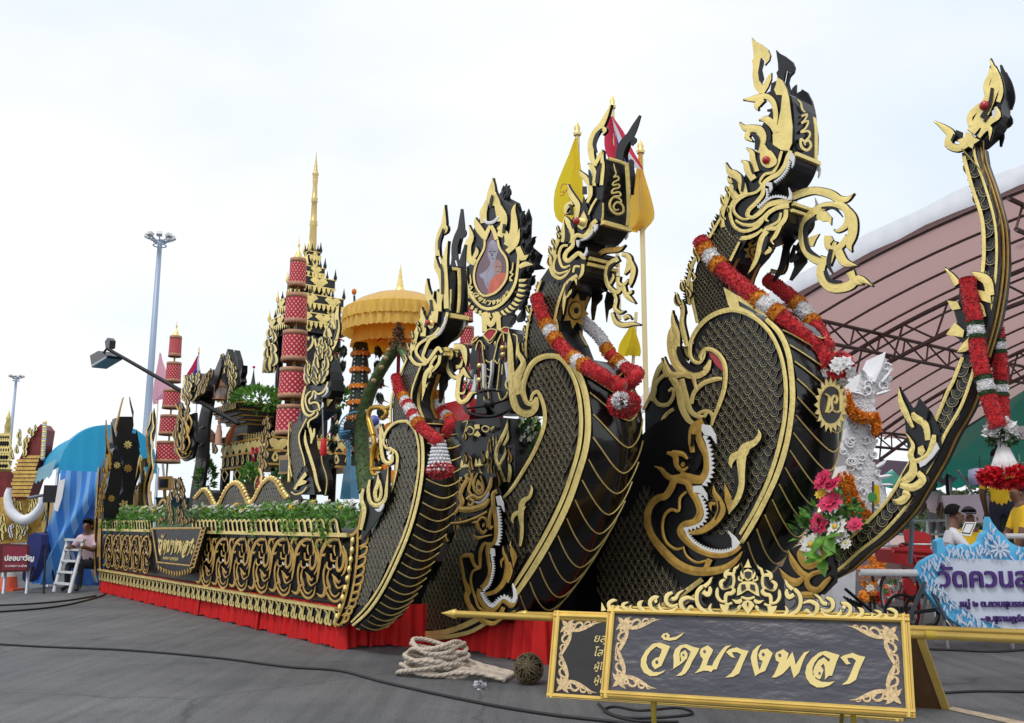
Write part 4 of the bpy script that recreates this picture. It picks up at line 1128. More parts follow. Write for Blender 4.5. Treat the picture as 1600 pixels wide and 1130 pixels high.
med=local_orn([('G','905,478,30 820,470,46 725,525,52 660,640,46 630,760,36 615,880,32 590,1050,24 575,1140,6'),('g','740,540,20 790,575,36 825,565,0'),('g','650,715,30 690,715,36 715,680,0'),('G','905,410,0 942,540,26 960,640,30 945,725,10'),('G','985,570,22 1030,700,38 1040,860,36 1010,980,26 965,1040,10'),('G','905,740,16 888,880,34 920,960,38 980,900,34 1000,760,30 975,640,14'),('g','740,820,20 740,900,26 790,940,22 830,900,14'),('g','800,690,20 812,800,30 885,800,14'),('g','860,560,16 850,640,20 870,720,12'),('V','830,860 868,905 850,922'),('G','720,860,20 690,980,26 690,1120,26 712,1240,30'),('G','772,950,16 745,1070,26 770,1180,44 795,1240,24'),('g','820,1010,8 870,1080,44 920,1140,36 955,1105,10'),('g','850,1060,24 862,1140,26 915,1230,26 1005,1180,10'),('G','720,1240,54 690,1340,44 635,1350,36 580,1310,0'),('G','735,1290,26 790,1390,32 870,1440,34 960,1390,26 995,1250,10'),('g','780,1240,22 820,1330,26 880,1360,26 945,1300,10'),('g','740,1230,34 805,1210,20'),('G','575,550,30 600,475,40 650,475,32 705,448,0'),('g','650,500,20 662,555,0')],M1,T0,.9,gold_shaded)
mc=T0.pt(526,892)
recentre(med,mc)
sm_,_,zm_=loc_st(mc)
for k in range(7):
 put('medallion',med,sm_-.633*k+.0,0.0,.79-.008*k,FL)
for k in range(5):
 put('medallion',med,-6.78-.57*k,0.0,.765,FL,.92)
fr=local_orn([('Q','60,470 230,500 225,560 185,740 140,750 120,600 95,735 60,740 45,600'),('g','95,520,14 72,600,24 65,690,26 92,725,22 100,650,14'),('g','135,530,22 172,590,26 142,690,28 165,745,24'),('g','205,510,18 200,600,4')],M2,T0,.7)
fc=T0.pt(*M2('140,500')[0])
recentre(fr,fc)
sf0,_,zf0=loc_st(fc)
s=-.12
while s>-9.62:
 put('fringe_leaf',fr,s-.03,-.012,.385,FL)
 s-=.207
post=[('Q','1110,400 1240,240 1290,60 1340,-150 1400,-200 1410,100 1390,380 1370,600 1330,900 1280,1200 1220,1500 1150,1700 960,1800 840,1790 900,1600 1030,1300 1090,900'),('g','1128,400,28 1105,800,28 1070,1130,28 1010,1400,28 930,1620,28 860,1770,28'),('g','1225,240,26 1210,700,28 1165,1100,28 1100,1400,28 1030,1620,28 960,1770,28'),('g','1110,370,40 1180,330,40 1240,240,40 1270,100,44 1300,-40,40 1320,-150,20'),('g','1350,-220,0 1380,-60,40 1390,120,40 1340,280,40 1250,420,24'),('g','880,1760,40 940,1770,40')]
for x_,y_ in((1250,540),(1240,700),(1215,860),(1195,1010),(1180,1150),(1140,1280),(1110,1400),(1070,1520),(1010,1630),(960,1740)):
 k=1.0
 post.append(('g','%d,%d,14 %d,%d,34 %d,%d,32 %d,%d,24 %d,%d,22 %d,%d,14'%(x_,y_,x_+60,y_-20,x_+115,y_-60,x_+130,y_-150,x_+70,y_-150,x_+25,y_-120)))
orn('end_post',FL,T(-.012),M1,post,gm=gold_shaded)
for i in range(9):
 u=i/8
 x_=1170-250*u**1.6;y_=450+1190*u
 mb=MB();p=T0.pt(*M1('%g,%g'%(x_,y_))[0]);mb.ball(p-L*.04,.026,gold,8,(1,1,1.5));mb.build('post_bead',FL)
orn('end_post',FL,T(-.012),PX,[('Q','162,715 170,730 166,800 160,890 158,905 148,890 150,800 155,740'),('g','167,735,2 162,780,2.4 158,840,2.4 158,900,2'),('g','156,730,1.6 152,790,2 149,850,2 151,900,2'),('g','158,800,3 155,870,3')],gm=gold_shaded,n=3)
NB=T(-.10)
bo=PX('239.6,826 317.5,825.5 299,884 248,878.5')
mb=MB();mb.plate([NB.pt(x,y)for x,y in PX('238,824 319,823.5 303,890 293,897 272,893 246,888 243,882')],NB.n,-.08,.08,black);nb_=mb.build('name_board',FL)
orn('board_frame',nb_,NB,PX,[('g','240,826,2.6 318,825.5,2.6'),('g','318,825,1.6 300,884,1.6'),('g','239.6,826,1.6 248,879,1.6'),('g','247,878.5,2.2 299,884,2.2')],n=1,gm=gold_shaded)
for i in range(13):
 u=i/12
 x_,y_=249+50*u,883+8*math.sin(u*3)+3*u
 orn('frame_leaf',nb_,NB,PX,[('g','%g,%g,.6 %g,%g,2 %g,%g,.4'%(x_,y_,x_+1.4,y_+4,x_+.4,y_+8))],n=2,gm=gold_shaded)
for i in range(10):
 u=i/9
 x_,y_=319-17*u,826+58*u
 orn('frame_leaf',nb_,NB,PX,[('g','%g,%g,1.6 %g,%g,2 %g,%g,1'%(x_-1,y_+4,x_+3.5,y_+2,x_+4.5,y_-3))],n=2,gm=gold_shaded)
bw0,bw1,bw2,bw3=[NB.pt(x,y)for x,y in PX('249,869 297,873 306,834 248,834')]
temple_name(nb_,lambda u,v:(bw0.lerp(bw1,u)).lerp(bw3.lerp(bw2,u),v),NB.n,gold,.01,None,.002,False)
for cx,cy in((249,845),(252,854),(250,862),(302,845),(303,855),(300,863)):
 mb=MB();mb.plate([NB.pt(cx+1.6*math.cos(i*math.pi/2),cy+4.4*math.sin(i*math.pi/2))for i in range(4)],NB.n,.001,.006,gold,back=False);mb.build('board_star',nb_)
b_=NB.pt(255,874)
thai('ต.บางพลา จ.สุราษฎร์ธานี','lettering',nb_,b_,A,Z,.07,gold,.003)
def skirt(name,parent,path,z0,z1,per,amp,material,fold=.5,seed=3):
 r=random.Random(seed)
 pts=[]
 for a,b in zip(path,path[1:]):
  n=max(2,int((b-a).length/(per/6)))
  for i in range(n):
   pts.append((a.lerp(b,i/n),(b-a).normalized()))
 pts.append((path[-1],(path[-1]-path[-2]).normalized()))
 vs=[]
 ph=0
 for i,(p,d)in enumerate(pts):
  nn=Vector((d.y,-d.x,0))
  if nn.dot(CAM-p)<0:nn=-nn
  ph+=1.05*r.uniform(.6,1.4)
  w_=math.sin(ph)+.5*math.sin(ph*.37+1)
  for j,z in enumerate((z1,z1*.6+z0*.4,z0)):
   k=(.35,.8,1.2)[j]
   zz=z+(0.012*math.sin(ph*.2)if j==2 else 0)
   vs.append(p+nn*(amp*w_*k+.01*j)+Z*zz)
 N=len(pts)
 fs=[(i*3+j,i*3+j+1,i*3+4+j,i*3+3+j)for i in range(N-1)for j in range(2)]
 mb=MB();mb.add(vs,fs,material,True)
 return mb.build(name,parent)
skirt('skirt',FL,[F(-9.6,1.2,0),F(-9.6,.02,0),F(-4.2,.02,0)],.015,.42,.11,.022,red_cloth)
skirt('skirt',FL,[F(-4.2,.05,0),F(-2.1,.02,0)],.015,.42,.11,.022,red_cloth,seed=5)
skirt('skirt',FL,[F(-2.1,.05,0),F(-.05,.02,0),F(-.02,.5,0)],.012,.42,.11,.022,red_cloth,seed=6)
skirt('skirt',FL,[F(-.02,.32,0),F(.3,.93,0),F(1.9,.97,0),F(2.1,1.8,0),F(3.4,1.85,0)],.01,.42,.12,.03,red_cloth,seed=8)
leaf_w=mat('leaf_whitish',(.34,.50,.26),.55,var=.3,scale=14,trans=.3)
GP='flower clumps along the float rail'
def planter(x0,x1,y,lab,n,seed,drop=True,fl=((flower_w,13),(flower_y,3))):
 a,b=T(.12).pt(x0,y),T(.12).pt(x1,y)
 t=thing('flower_clump',lab,'flowers',(a+b)/2,GP)
 mb=MB()
 ln=(b-a).length
 k=max(2,int(ln/.14))
 for i in range(k):
  c=a.lerp(b,(i+.5)/k)+Z*rnd.uniform(-.02,.05)
  leaf_cloud(mb,c,(.13,.10,.10),n,.075,(leaf_m,leaf_l,leaf_l,leaf_l,leaf_w),up=.3)
 if drop:
  for i in range(max(1,k//3)):
   c=a.lerp(b,rnd.random())-L*.16
   for j in range(5):
    leaf_cloud(mb,c-Z*.06*j,(.06,.03,.05),n//4,.055,(leaf_l,leaf_m))
 mb.build('leaves',t)
 for m_,q in fl:
  for i in range(int(q*max(1,ln/.6))):
   c=a.lerp(b,rnd.random())+Z*rnd.uniform(.06,.15)-L*rnd.uniform(0,.1)
   fb=MB();blossom(fb,c,-L*.7+Z+rv()*.4,rnd.uniform(.03,.05),m_,6);fb.build('flower',t)
planter(160,238,806,'long low planting of white flowers and trailing leaves at the rear end of the rail',60,1)
planter(244,268,806,'small tuft of leaves on the rail left of the carved flames above the name board',60,2)
planter(303,318,806,'small leafy tuft above the right corner of the name board',60,3,False)
planter(327,350,807,'short white flower tuft right of the name board post',55,4,False)
planter(362,420,806,'leafy clump with white flowers below the wavy naga body',60,5)
planter(425,492,805,'broad clump of pale flowers between the naga tail and the blue fan',62,6)
planter(498,566,806,'bushy white flower clump beside the end post at the corner naga',70,7,fl=((flower_w,12),(flower_y,2)))
# SIGN BOARDS AND POLES IN FRONT
satin=mat('sign_satin',(0.050,0.049,0.066),0.40,0.0,var=.06,scale=3,bump=.30,bscale=3.4,stretch=(.9,.9,2.0),spec=.6)
letter_m=mat('letter_yellow',(0.78,0.62,0.24),0.55,var=.05)
frame_m=mat('frame_gold',(0.72,0.50,0.13),0.34,0.55,var=.1,scale=6)
corner_m=mat('corner_print',(0.64,0.46,0.24),0.5,var=.3,scale=60)
SG=thing('sign_board','black satin sign with large gold lettering and a pierced gold crest over its frame','sign',(SIGN.o.x+.8,SIGN.o.y-.2,0))
crn=[SIGN.pt(x,y)for x,y in((945,1085),(1423,1115),(1414,967),(956,953))]
mb=MB();mb.plate(crn,SIGN.n,-.03,.028,satin,black);mb.build('panel',SG)
def frame_bar(parent,a,b,w_,h_,pl,material,inset=0):
 d=(b-a).normalized();s=d.cross(pl.n).normalized()
 mb=MB()
 prof=[(-w_/2,-.03),(-w_/2,h_*.7),(-w_*.3,h_),(-w_*.08,h_),(.0,h_*.55),(w_*.15,h_*.55),(w_*.25,h_*.8),(w_/2,h_*.5),(w_/2,-.03)]
 vs=[q+s*x+pl.n*z for q in(a-d*w_/2,b+d*w_/2)for x,z in prof]
 n=len(prof)
 mb.add(vs,[(i,i+1,n+i+1,n+i)for i in range(n-1)]+[tuple(range(n)),tuple(range(n,2*n))],material)
 return mb.build('frame_bar',parent)
for i in range(4):
 frame_bar(SG,crn[i],crn[(i+1)%4],.042,.026+(.002 if i%2 else 0),SIGN,frame_m)
u_=lambda u,v:SIGN.o+SU*(TU0+(TU1-TU0)*u)+SV*(TV0+(TV1-TV0)*v)
temple_name(SG,u_,SIGN.n,letter_m,.003,satin,.002)
def corner_scroll(parent,pl,o,ux,uy,k,material,nrm_off=.002):
 '''printed corner vine: o the corner, ux along one edge, uy along the other'''
 mb=MB()
 def rib(pts,e=0):
  q=crs(pts,4)
  vs=[]
  for i,(x,y,w_)in enumerate(q):
   a=q[max(0,i-1)];b=q[min(len(q)-1,i+1)]
   dx,dy=b[0]-a[0],b[1]-a[1];l_=math.hypot(dx,dy)or 1
   nx,ny=-dy/l_*w_/2,dx/l_*w_/2
   for sx,sy in((x+nx,y+ny),(x-nx,y-ny)):
    vs.append(o+ux*sx*k+uy*sy*k+pl.n*(nrm_off+e))
  mb.add(vs,[(i*2,i*2+1,i*2+3,i*2+2)for i in range(len(q)-1)],material)
 for sw in(0,1):
  f_=(lambda l:[(y,x,w_)for x,y,w_ in l])if sw else(lambda l:l)
  e=sw*.0004
  rib(f_([(.16,.14,.05),(.32,.24,.07),(.5,.2,.09),(.68,.12,.07),(.82,.06,.03),(.95,.04,.005)]),e)
  rib(f_([(.32,.22,.03),(.36,.1,.05),(.46,.06,.05),(.52,.12,.04),(.46,.16,.02)]),e+.0002)
  rib(f_([(.55,.18,.02),(.58,.06,.04),(.66,.04,.04),(.7,.09,.02)]),e+.0002)
  rib(f_([(.72,.1,.01),(.76,.03,.025),(.83,.03,.02)]),e+.0002)
 for a in range(7):
  an=.785+(a-3)*.5
  rib([(.14,.14,.02),(.14+.09*math.cos(an),.14+.09*math.sin(an),.09),(.14+.22*math.cos(an),.14+.22*math.sin(an),.0)],.0008+a*.0001)
 rib([(.02,.02,.0),(.1,.1,.1),(.16,.16,.04)],.0016)
 return mb.build('corner_print',parent)
ce=SIGN
ins=.035
for o_,ux,uy in((crn[3],1,-1),(crn[2],-1,-1),(crn[1],-1,1),(crn[0],1,1)):
 e1=(crn[1]-crn[0]).normalized()*ux;e2=(crn[3]-crn[0]).normalized()*uy
 corner_scroll(SG,SIGN,o_+e1*ins+e2*ins,e1,e2,.26,corner_m)
CR=SIGN.shift(.0)
crest=[('G','850,980,30 690,950,70 600,900,60 545,830,40'),('G','690,800,30 780,830,40 800,740,50 780,660,56 700,640,60 660,590,60 690,540,10'),('G','690,520,30 780,560,40 850,560,50 880,480,56 830,430,40 800,430,10'),('G','690,560,40 660,450,44 670,350,50 680,330,50 660,300,40 640,230,40 600,200,26 570,150,0'),('G','700,320,40 790,330,60 790,400,20'),('G','720,240,0 790,300,50 810,370,30 780,400,10'),('G','790,790,30 880,780,40 940,700,50 940,600,40 930,560,0'),('P','740,850 900,830 880,900 820,980 760,940'),('G','1080,1000,40 1230,920,60 1290,800,60 1280,660,60 1200,560,50 1200,540,0'),('G','1180,650,60 1100,690,70 1060,620,60 1070,560,30'),('G','1160,560,60 1080,490,50 1050,430,30 1020,395,0'),('G','900,990,40 1020,990,50 1070,920,50 1040,840,10'),('K','1200,700,40 1230,780,44 1160,870,36 1110,880,8'),('K','700,360,30 720,470,40 780,550,30 850,545,8'),('K','600,880,16 680,890,36 740,920,16')]
crest2=[('G','160,690,20 300,660,40 370,600,50 370,530,50 290,490,46 200,510,16'),('G','210,620,10 250,600,40 290,640,20'),('G','420,610,20 500,670,36 620,680,40 670,620,30 660,580,0'),('G','420,580,20 500,610,40 570,560,46 560,480,50 490,440,30'),('G','500,520,40 450,510,44 410,450,30 370,420,20 330,395,0'),('G','680,690,20 770,650,40 790,570,46 740,520,44 690,510,30 670,500,0'),('P','700,520 740,560 720,590 690,570'),('G','860,690,30 930,650,44 930,600,50 880,565,0'),('G','960,690,16 1050,690,30 1060,650,20 1035,630,0'),('G','1080,690,16 1150,670,36 1160,630,36 1090,600,10'),('G','1180,700,10 1290,710,30 1350,690,40 1360,630,40 1300,590,36 1250,590,10'),('P','1400,720 1465,620 1470,735'),('P','1230,640 1290,700 1200,700'),('K','200,540,16 280,530,30 330,570,30 310,620,8'),('K','440,550,10 520,560,26 540,520,8'),('K','690,640,8 730,610,20 740,570,8')]
def mirror(items,M_):
 out=[]
 for k_,s_ in[(i[0],i[1])for i in items]:
  r_=[]
  for p in M_(s_):
   x,y=p[0],p[1]
   xm=2*1169.5-x
   ym=y-(x-1169.5)*2*.0315
   sc_=1-(x-1169.5)*.00026
   r_.append('%g,%g'%(1169.5+(xm-1169.5)*sc_,ym)+(',%g'%p[2]if len(p)>2 else ''))
  out.append((k_,' '.join(r_)))
 return out
for i in range(len(crest)):
 pass
orn('crest_scroll',SG,CR,H4,crest,gm=letter_m,depth=.8)
orn('crest_scroll',SG,CR,H5,crest2,gm=letter_m,depth=.8)
orn('crest_scroll',SG,CR,PX,mirror(crest,H4),gm=letter_m,depth=.8)
orn('crest_scroll',SG,CR,PX,mirror(crest2,H5),gm=letter_m,depth=.8)
orn('crest_figure',SG,CR,H4,[('Q','300,210 520,210 620,440 640,680 700,740 560,860 420,985 280,860 150,740 220,680 240,440'),('P','420,50 440,110 455,160 480,195 345,195 372,160 395,110'),('P','350,250 420,215 490,250 500,340 470,400 420,420 375,400 340,340'),('B','360,280 420,262 480,280 472,350 420,385 368,350'),('g','420,280,14 420,340,12'),('g','375,300,10 405,300,12'),('g','435,300,12 468,300,10'),('g','400,360,6 440,360,6'),('g','300,260,10 320,330,40 340,390,30'),('g','535,270,10 520,330,40 490,390,30'),('g','270,340,10 270,400,30 330,420,20'),('g','570,340,10 570,400,30 500,420,20'),('P','340,430 500,430 560,460 590,520 610,680 560,660 430,580 400,580 290,650 235,665 245,540 275,470'),('B','310,485 375,480 390,555 310,595'),('B','460,480 530,490 545,600 455,550'),('g','310,690,30 420,720,40 530,690,30'),('P','150,725 240,740 310,710 330,760 290,800 220,800'),('P','690,740 600,750 530,720 510,760 550,800 620,800'),('P','310,820 350,760 420,740 480,760 530,820 480,900 420,985 360,900'),('B','400,790 430,780 425,850 412,850')],gm=letter_m,depth=.8)
leg_y=mat('leg_yellow',(0.62,0.46,0.06),0.4,.2)
for x_ in(1020,1330):
 p=SIGN.shift(-.05).pt(x_,1098)
 mb=MB();mb.tube([(p.x,p.y,p.z+.1),(p.x,p.y-.05,0)],.014,leg_y,8);mb.build('leg',SG)
 q=p+SV*.28-SN*.04;mb=MB();mb.tube([q,(q.x+.02,q.y+.30,0)],.012,leg_y,8);mb.build('leg',SG)
BL,BR=G(860,1089),G(1405,1126)
BU=(BR-BL).normalized();BN_=Vector((BU.y,-BU.x,0))
if BN_.y>0:BN_=-BN_
hB,dp=.565,.19
AB=thing('sign_board','black A-frame board with small gold lettering, half hidden behind the larger sign','sign',(BL+BR)/2)
TL_,TR_=BL-BN_*dp+Z*hB,BR-BN_*dp+Z*hB
bn=BU.cross((TL_-BL)).normalized()
if bn.y>0:bn=-bn
BP=Plane(BL,bn)
black_print=mat('board_black',(0.010,0.009,0.009),0.35,bump=.1,bscale=6)
mb=MB();mb.plate([BL,BR,TR_,TL_],BP.n,-.02,.018,black_print,black);mb.build('panel',AB)
bc=[BL,BR,TR_,TL_]
for i in range(4):
 frame_bar(AB,bc[i],bc[(i+1)%4],.05,.024+(.002 if i%2 else 0),BP,frame_m)
bv=(TL_-BL).normalized()
for o_,ux,uy in((TL_,1,-1),(BL,1,1),(BR,-1,1),(TR_,-1,-1)):
 corner_scroll(AB,BP,o_+BU*ux*.035+bv*uy*.035,BU*ux,bv*uy,.33,corner_m)
for k,(tx,yy)in enumerate((('ยสฺส',1003),('โสม',1025),('ผู้โลภ',1046),('ผู้นั้น',1067))):
 thai(tx,'lettering',AB,BP.pt(927,yy),BU,bv,.082 if k<2 else.066,letter_m,.002,shear=.2)
rb=[BL-BN_*.42,G(1478,1108),Plane(TR_-BN_*.03,BN_).pt(1438,996),TL_-BN_*.03]
rn=(rb[1]-rb[0]).cross(rb[3]-rb[0]).normalized()
brown=mat('brown_board',(0.13,0.06,0.022),0.5,var=.2)
mb=MB();mb.plate(rb,rn,-.012,.022,brown,frame_m);mb.build('rear_panel',AB)
mb=MB();seg_d=(rb[2]-rb[1]).normalized();mb.box((rb[1]+rb[2])/2,.05,.045,(rb[2]-rb[1]).length,frame_m,(BU,seg_d.cross(BU),seg_d));mb.build('rear_edge',AB)
RP=Plane(TL_-BN_*.01+Z*.02,BN_)
def spear(x0,y0,x1,y1,r_,lab,off,banded=False):
 pl=RP.shift(off)
 a,b=pl.pt(x0,y0),pl.pt(x1,y1)
 t=thing('spear_pole',lab,'pole',(a+b)/2,'gilded poles across the boards')
 d=(b-a).normalized();ln=(b-a).length
 prof=[(0.001,0),(r_*.35,.03),(r_*.95,.075),(r_*1.35,.11),(r_*1.5,.125),(r_*1.0,.14)]
 mb=MB();mb.lathe(a,prof,frame_m,12,True,d);mb.build('spear_tip',t)
 mb=MB();mb.tube([a+d*.14,b],r_,frame_m,12);mb.build('shaft',t)
 if banded:
  for u in(.72,.83):
   mb=MB();mb.tube([a+d*ln*u,a+d*(ln*u+.06)],r_*1.12,leg_y,12);mb.build('pole_ring',t)
spear(689,958,1640,1001,.026,'longer gilded pole, its spear tip in front of the middle naga jaw',.0,True)
spear(798,959,1640,990,.022,'shorter gilded pole lying behind the longer one, tip near the jaw fang',-.06)
# THE PROW
tp=t3+.22
PT=T(tp);PW=.19
PR=thing('curved_prow','slender scaled prow sweeping up to a tiny naga head at the far right','prow',PT.pt(1270,920))
LB=PX('1297,857 1318,847 1358.7,811 1390.7,774.5 1419.8,725 1457.7,664 1481,611 1490,594 1504,557')
RB=PX('1273,913 1312,894 1347,863 1382,835.6 1417,797.7 1434.4,768.6 1463.5,719 1481,681 1505.7,637.7 1521.7,594 1530,562')
LU=C3('372,1100 412,1000 430,900 434,830 441,740 434,620 396,500 366,390')
RU=C3('412,345 420,400 455,500 492,640 497,780 484,900 462,1010 430,1120')
prism('stem',PR,PT,LB+LU+C3('372,345')+RU+RB[::-1],PW,smooth=1)
pa=PT.shift(.004)
def wid(pts,w_):
 return ' '.join('%g,%g,%g'%(x,y,w_)for x,y in pts)
ins_=lambda pts,dx,dy:[(x+dx,y+dy)for x,y in pts]
orn('stem_border',PR,pa,PX,[('g',wid(ins_(LB,2.2,1.5),5.2)),('g',wid(ins_(RB,-2.0,-1.5),4.6))])
orn('stem_border',PR,pa,PX,[('g',wid(ins_(LU,2.6,0),5.5)),('g',wid(ins_(RU,-1.6,0),3.6))])
scales(PR,pa,ins_(LB,5,3)+ins_(RB[::-1],-4,-3),.085,.052,lambda u,v:-.25,(),300,lift=.006)
scales(PR,pa,ins_(LU,5.5,0)+ins_(RU,-4,0),.085,.05,None,(),140,lift=.006)
edge_strip('belly_strip',PR,PT,RU,PW,.05,.016,gold_shaded)
edge_strip('belly_strip',PR,PT,RU,PW,.11,.016,gold_shaded)
edge_strip('belly_strip',PR,PT,RB[::-1],PW,.11,.02,gold_shaded)
spines(PR,PT,LB,44,3.0,-1)
spines(PR,PT,C3('430,900 432,830 440,740 434,620 396,500 366,390'),26,3.0,-1)
pb=PT.shift(.03)
orn('stem_makara',PR,pb,C4,[('Q','590,180 640,260 660,210 710,270 740,330 750,400 720,460 690,500 650,600 580,640 590,520 620,470 610,380'),('G','640,330,10 610,270,24 590,220,18 583,170,0'),('G','700,380,20 690,320,26 650,290,26 640,270,10'),('G','610,350,0 640,400,14 630,440,24 650,465,18 700,440,22 720,390,22 725,360,14'),('P','660,410 680,400 690,425 675,445 660,435'),('V','735,390 745,415 720,450 690,480 670,490 665,470 700,450 722,420'),('G','640,460,20 640,510,34 610,540,30 600,530,10'),('G','660,510,20 680,540,30 640,570,30 590,560,20'),('G','600,590,20 620,600,24 590,625,30 560,620,0'),('K','700,250,10 690,300,14')])
orn('base_makara',PR,pb,C4,[('Q','180,800 300,800 330,900 330,950 280,1000 150,1000 105,900 140,820'),('G','200,810,16 190,840,30 215,880,34 250,870,34 280,840,30 285,810,14'),('P','220,840 240,840 242,860 222,862'),('G','140,820,0 160,870,24 190,910,26 230,930,20'),('G','105,895,0 140,940,30 175,950,30 200,930,14'),('G','310,930,10 290,950,20 260,980,22 225,970,22 215,940,20 240,915,18 280,905,16 300,890,10'),('G','180,1000,20 220,1000,24 260,1005,14')],gm=gold_shaded)
ph_=T(tp+.01)
prism('prow_head',PR,ph_,C3('372,350 380,330 430,300 470,180 500,130 505,230 480,290 440,330 412,350'),.14)
orn('prow_crest',PR,ph_,C3,[('G','400,300,30 440,240,40 470,170,40 490,110,30 470,32,0'),('G','460,170,16 455,130,20 470,90,14 468,60,0'),('G','500,190,14 510,150,16 500,100,16 488,60,0'),('G','400,280,16 395,245,20 420,215,20 440,190,0'),('G','440,290,24 470,260,24 500,240,20 490,210,10'),('V','478,225 497,210 492,240 480,252'),('G','430,320,10 450,290,20 470,290,16 468,330,0'),('K','440,250,14 470,200,14 480,140,10'),('K','465,240,10 450,265,8')],far=.14)
ball_part('eye',PR,ph_.pt(*C3('451,205')[0])+ph_.n*.03,.036,red_paint)
orn('prow_curl',PR,PT.shift(.03),C3,[('G','385,345,20 350,360,24 315,345,26 325,310,30 300,285,20 265,262,0'),('Q','340,290 365,300 362,340 335,330'),('P','350,330 375,320 380,300 400,305 410,320 432,330 410,345 405,362 385,350 365,355'),('K','330,335,8 342,310,10')])
mb=MB();a_=PT.shift(.06).pt(*C3('440,330')[0]);b_=PT.shift(.06).pt(*C3('440,450')[0]);mb.tube([a_,b_],.004,gold,6);mb.build('tie_cord',PR)
mb=MB();a_=PT.shift(.06).pt(*C3('360,360')[0]);mb.tube([a_,b_],.005,gold,6);mb.build('tie_cord',PR)
orn('stem_fin',PR,pb,C3,[('Q','355,840 440,830 470,960 440,1080 375,1090 350,1060 325,1045 345,1000 325,930 350,920'),('G','470,900,30 460,850,34 430,830,26 400,815,0'),('G','350,860,24 330,830,16 302,800,0'),('P','312,920 350,925 362,950 330,955'),('P','308,1045 340,1000 375,1030 370,1055'),('G','440,980,30 430,940,26 410,930,10'),('G','350,1110,0 380,1090,30 400,1060,16'),('P','420,880 470,890 475,930 440,920')],far=None)
flames(T(t3+.06),N3,E5('470,700,60 400,560,110 380,380,110 400,180,90 430,60,60'),9,26,8,101,gold,lean=-.25)
flames(T(t3+.10),N3,C1('205,1060,30 225,960,30 270,880,30 320,800,26'),9,16,5,102,gold,lean=-.3)
flames(T(t2+.11),N2,C5('100,960,16 95,860,16 115,760,16 150,650,14'),9,13,4,103,gold,lean=-.2)
flames(T(t2+.12),N2,E7('200,1100,40 210,950,60 260,800,60 330,620,40'),7,14,4.5,104,gold,lean=-.2)
flames(T(t1+.07),N1,C7('185,680,14 195,640,16 215,590,16 240,540,14'),7,12,3.6,105,gold,lean=-.2)
flames(T(t3+.11),N3,E2('170,720,60 150,560,60 200,430,50'),5,16,5,106,gold,lean=-.3)
# GARLANDS
GG='plush flower garlands on the nagas'
def on(t,pts):
 return[T(t).pt(x,y)for x,y in pts]
g3=on(t3+.05,[(1094,374),(1108,398),(1132,424)])+on(t3+.02,[(1165,452),(1195,476)])+on(t3+.1,[(1240,512)])+on(t3+.25,[(1278,548),(1296,566)])
garland('flower_garland','thick red garland with white bands slung round the tallest naga neck',g3,.085,[(0,.05,red_plush),(.05,.1,orange_plush),(.1,.17,white_plush),(.17,.22,orange_plush),(.22,.52,red_plush),(.52,.56,orange_plush),(.56,.63,white_plush),(.63,.68,orange_plush),(.68,1,red_plush)],group=GG)
g3b=on(t3+.5,[(1198,436),(1228,458),(1250,478),(1272,506)])+on(t3+.4,[(1294,545)])
garland('flower_garland','far strand of red garland behind the thick one on the tallest naga',g3b,.075,[(0,.38,red_plush),(.38,.46,orange_plush),(.46,.6,white_plush),(.6,.68,orange_plush),(.68,1,red_plush)],group=GG)
def bouquet_ball(name,label,c,r,mats,n,group=None,parent=None,ps=.055):
 t=thing(name,label,'flowers',c,group)
 for i in range(n):
  v=rv().normalized()
  d=A*v.x+L*(v.y-.3)+Z*v.z-L*.2
  fb=MB();m_=mats[i%len(mats)]
  blossom(fb,Vector(c)+(A*v.x+L*v.y+Z*v.z)*r,d,ps*rnd.uniform(.8,1.2),m_,6,3)
  fb.build('rose' if m_ is not white_plush else 'white_bloom',t)
 return t
red_rose=mat('rose_red',(0.36,0.004,0.012),0.55,var=.5,scale=25)
rose_b=mat('rose_bright',(0.62,0.008,0.02),0.55,var=.3,scale=25)
bouquet_ball('rose_bunch','ball of red and white roses hanging at the tallest naga breast',T(t3+.3).pt(1308,576),.12,(red_rose,white_plush,rose_b,red_rose,rose_b,white_plush),34)
g2=on(t2+.02,[(838,462),(846,490),(862,522),(884,549)])+on(t2-.02,[(905,566),(932,582)])+on(t2+.1,[(958,598),(972,604)])
garland('flower_garland','red garland with single white band across the middle naga breast',g2,.075,[(0,.2,red_plush),(.2,.25,orange_plush),(.25,.32,white_plush),(.32,.38,orange_plush),(.38,.56,red_plush),(.56,.61,orange_plush),(.61,.68,white_plush),(.68,.72,orange_plush),(.72,1,red_plush)],group=GG)
g2b=on(t2+.45,[(892,484)])+on(t2+.48,[(914,504)])+on(t2+.52,[(938,528),(952,552),(968,568)])+on(t2+.45,[(985,580)])+on(t2+.25,[(996,584),(985,598),(968,606)])
garland('flower_garland','short red far strand meeting the garland of the middle naga',g2b,.07,[(0,.34,white_plush),(.34,.40,orange_plush),(.40,.45,red_plush),(.45,.52,orange_plush),(.52,.56,white_plush),(.56,1,red_plush)],group=GG)
tt=thing('garland_tassel','frilly red and white tassel under the middle naga garland','tassel',T(t2+.1).pt(972,632))
mb=MB();c_=T(t2+.1).pt(975,632)
ruffle(mb,c_,(.17,.10,.10),1100,.042,red_plush);mb.build('red_frill',tt)
mb=MB();ruffle(mb,T(t2+.02).pt(970,626),(.075,.06,.06),420,.032,white_plush);mb.build('white_frill',tt)
mb=MB();mb.ball(T(t2-.03).pt(972,630),.018,black,8);mb.build('button',tt)
g1=on(t1+.02,[(619,586),(623,606),(631,622)])+on(t1-.04,[(643,645),(657,666)])+on(t1-.02,[(676,682),(686,690)])
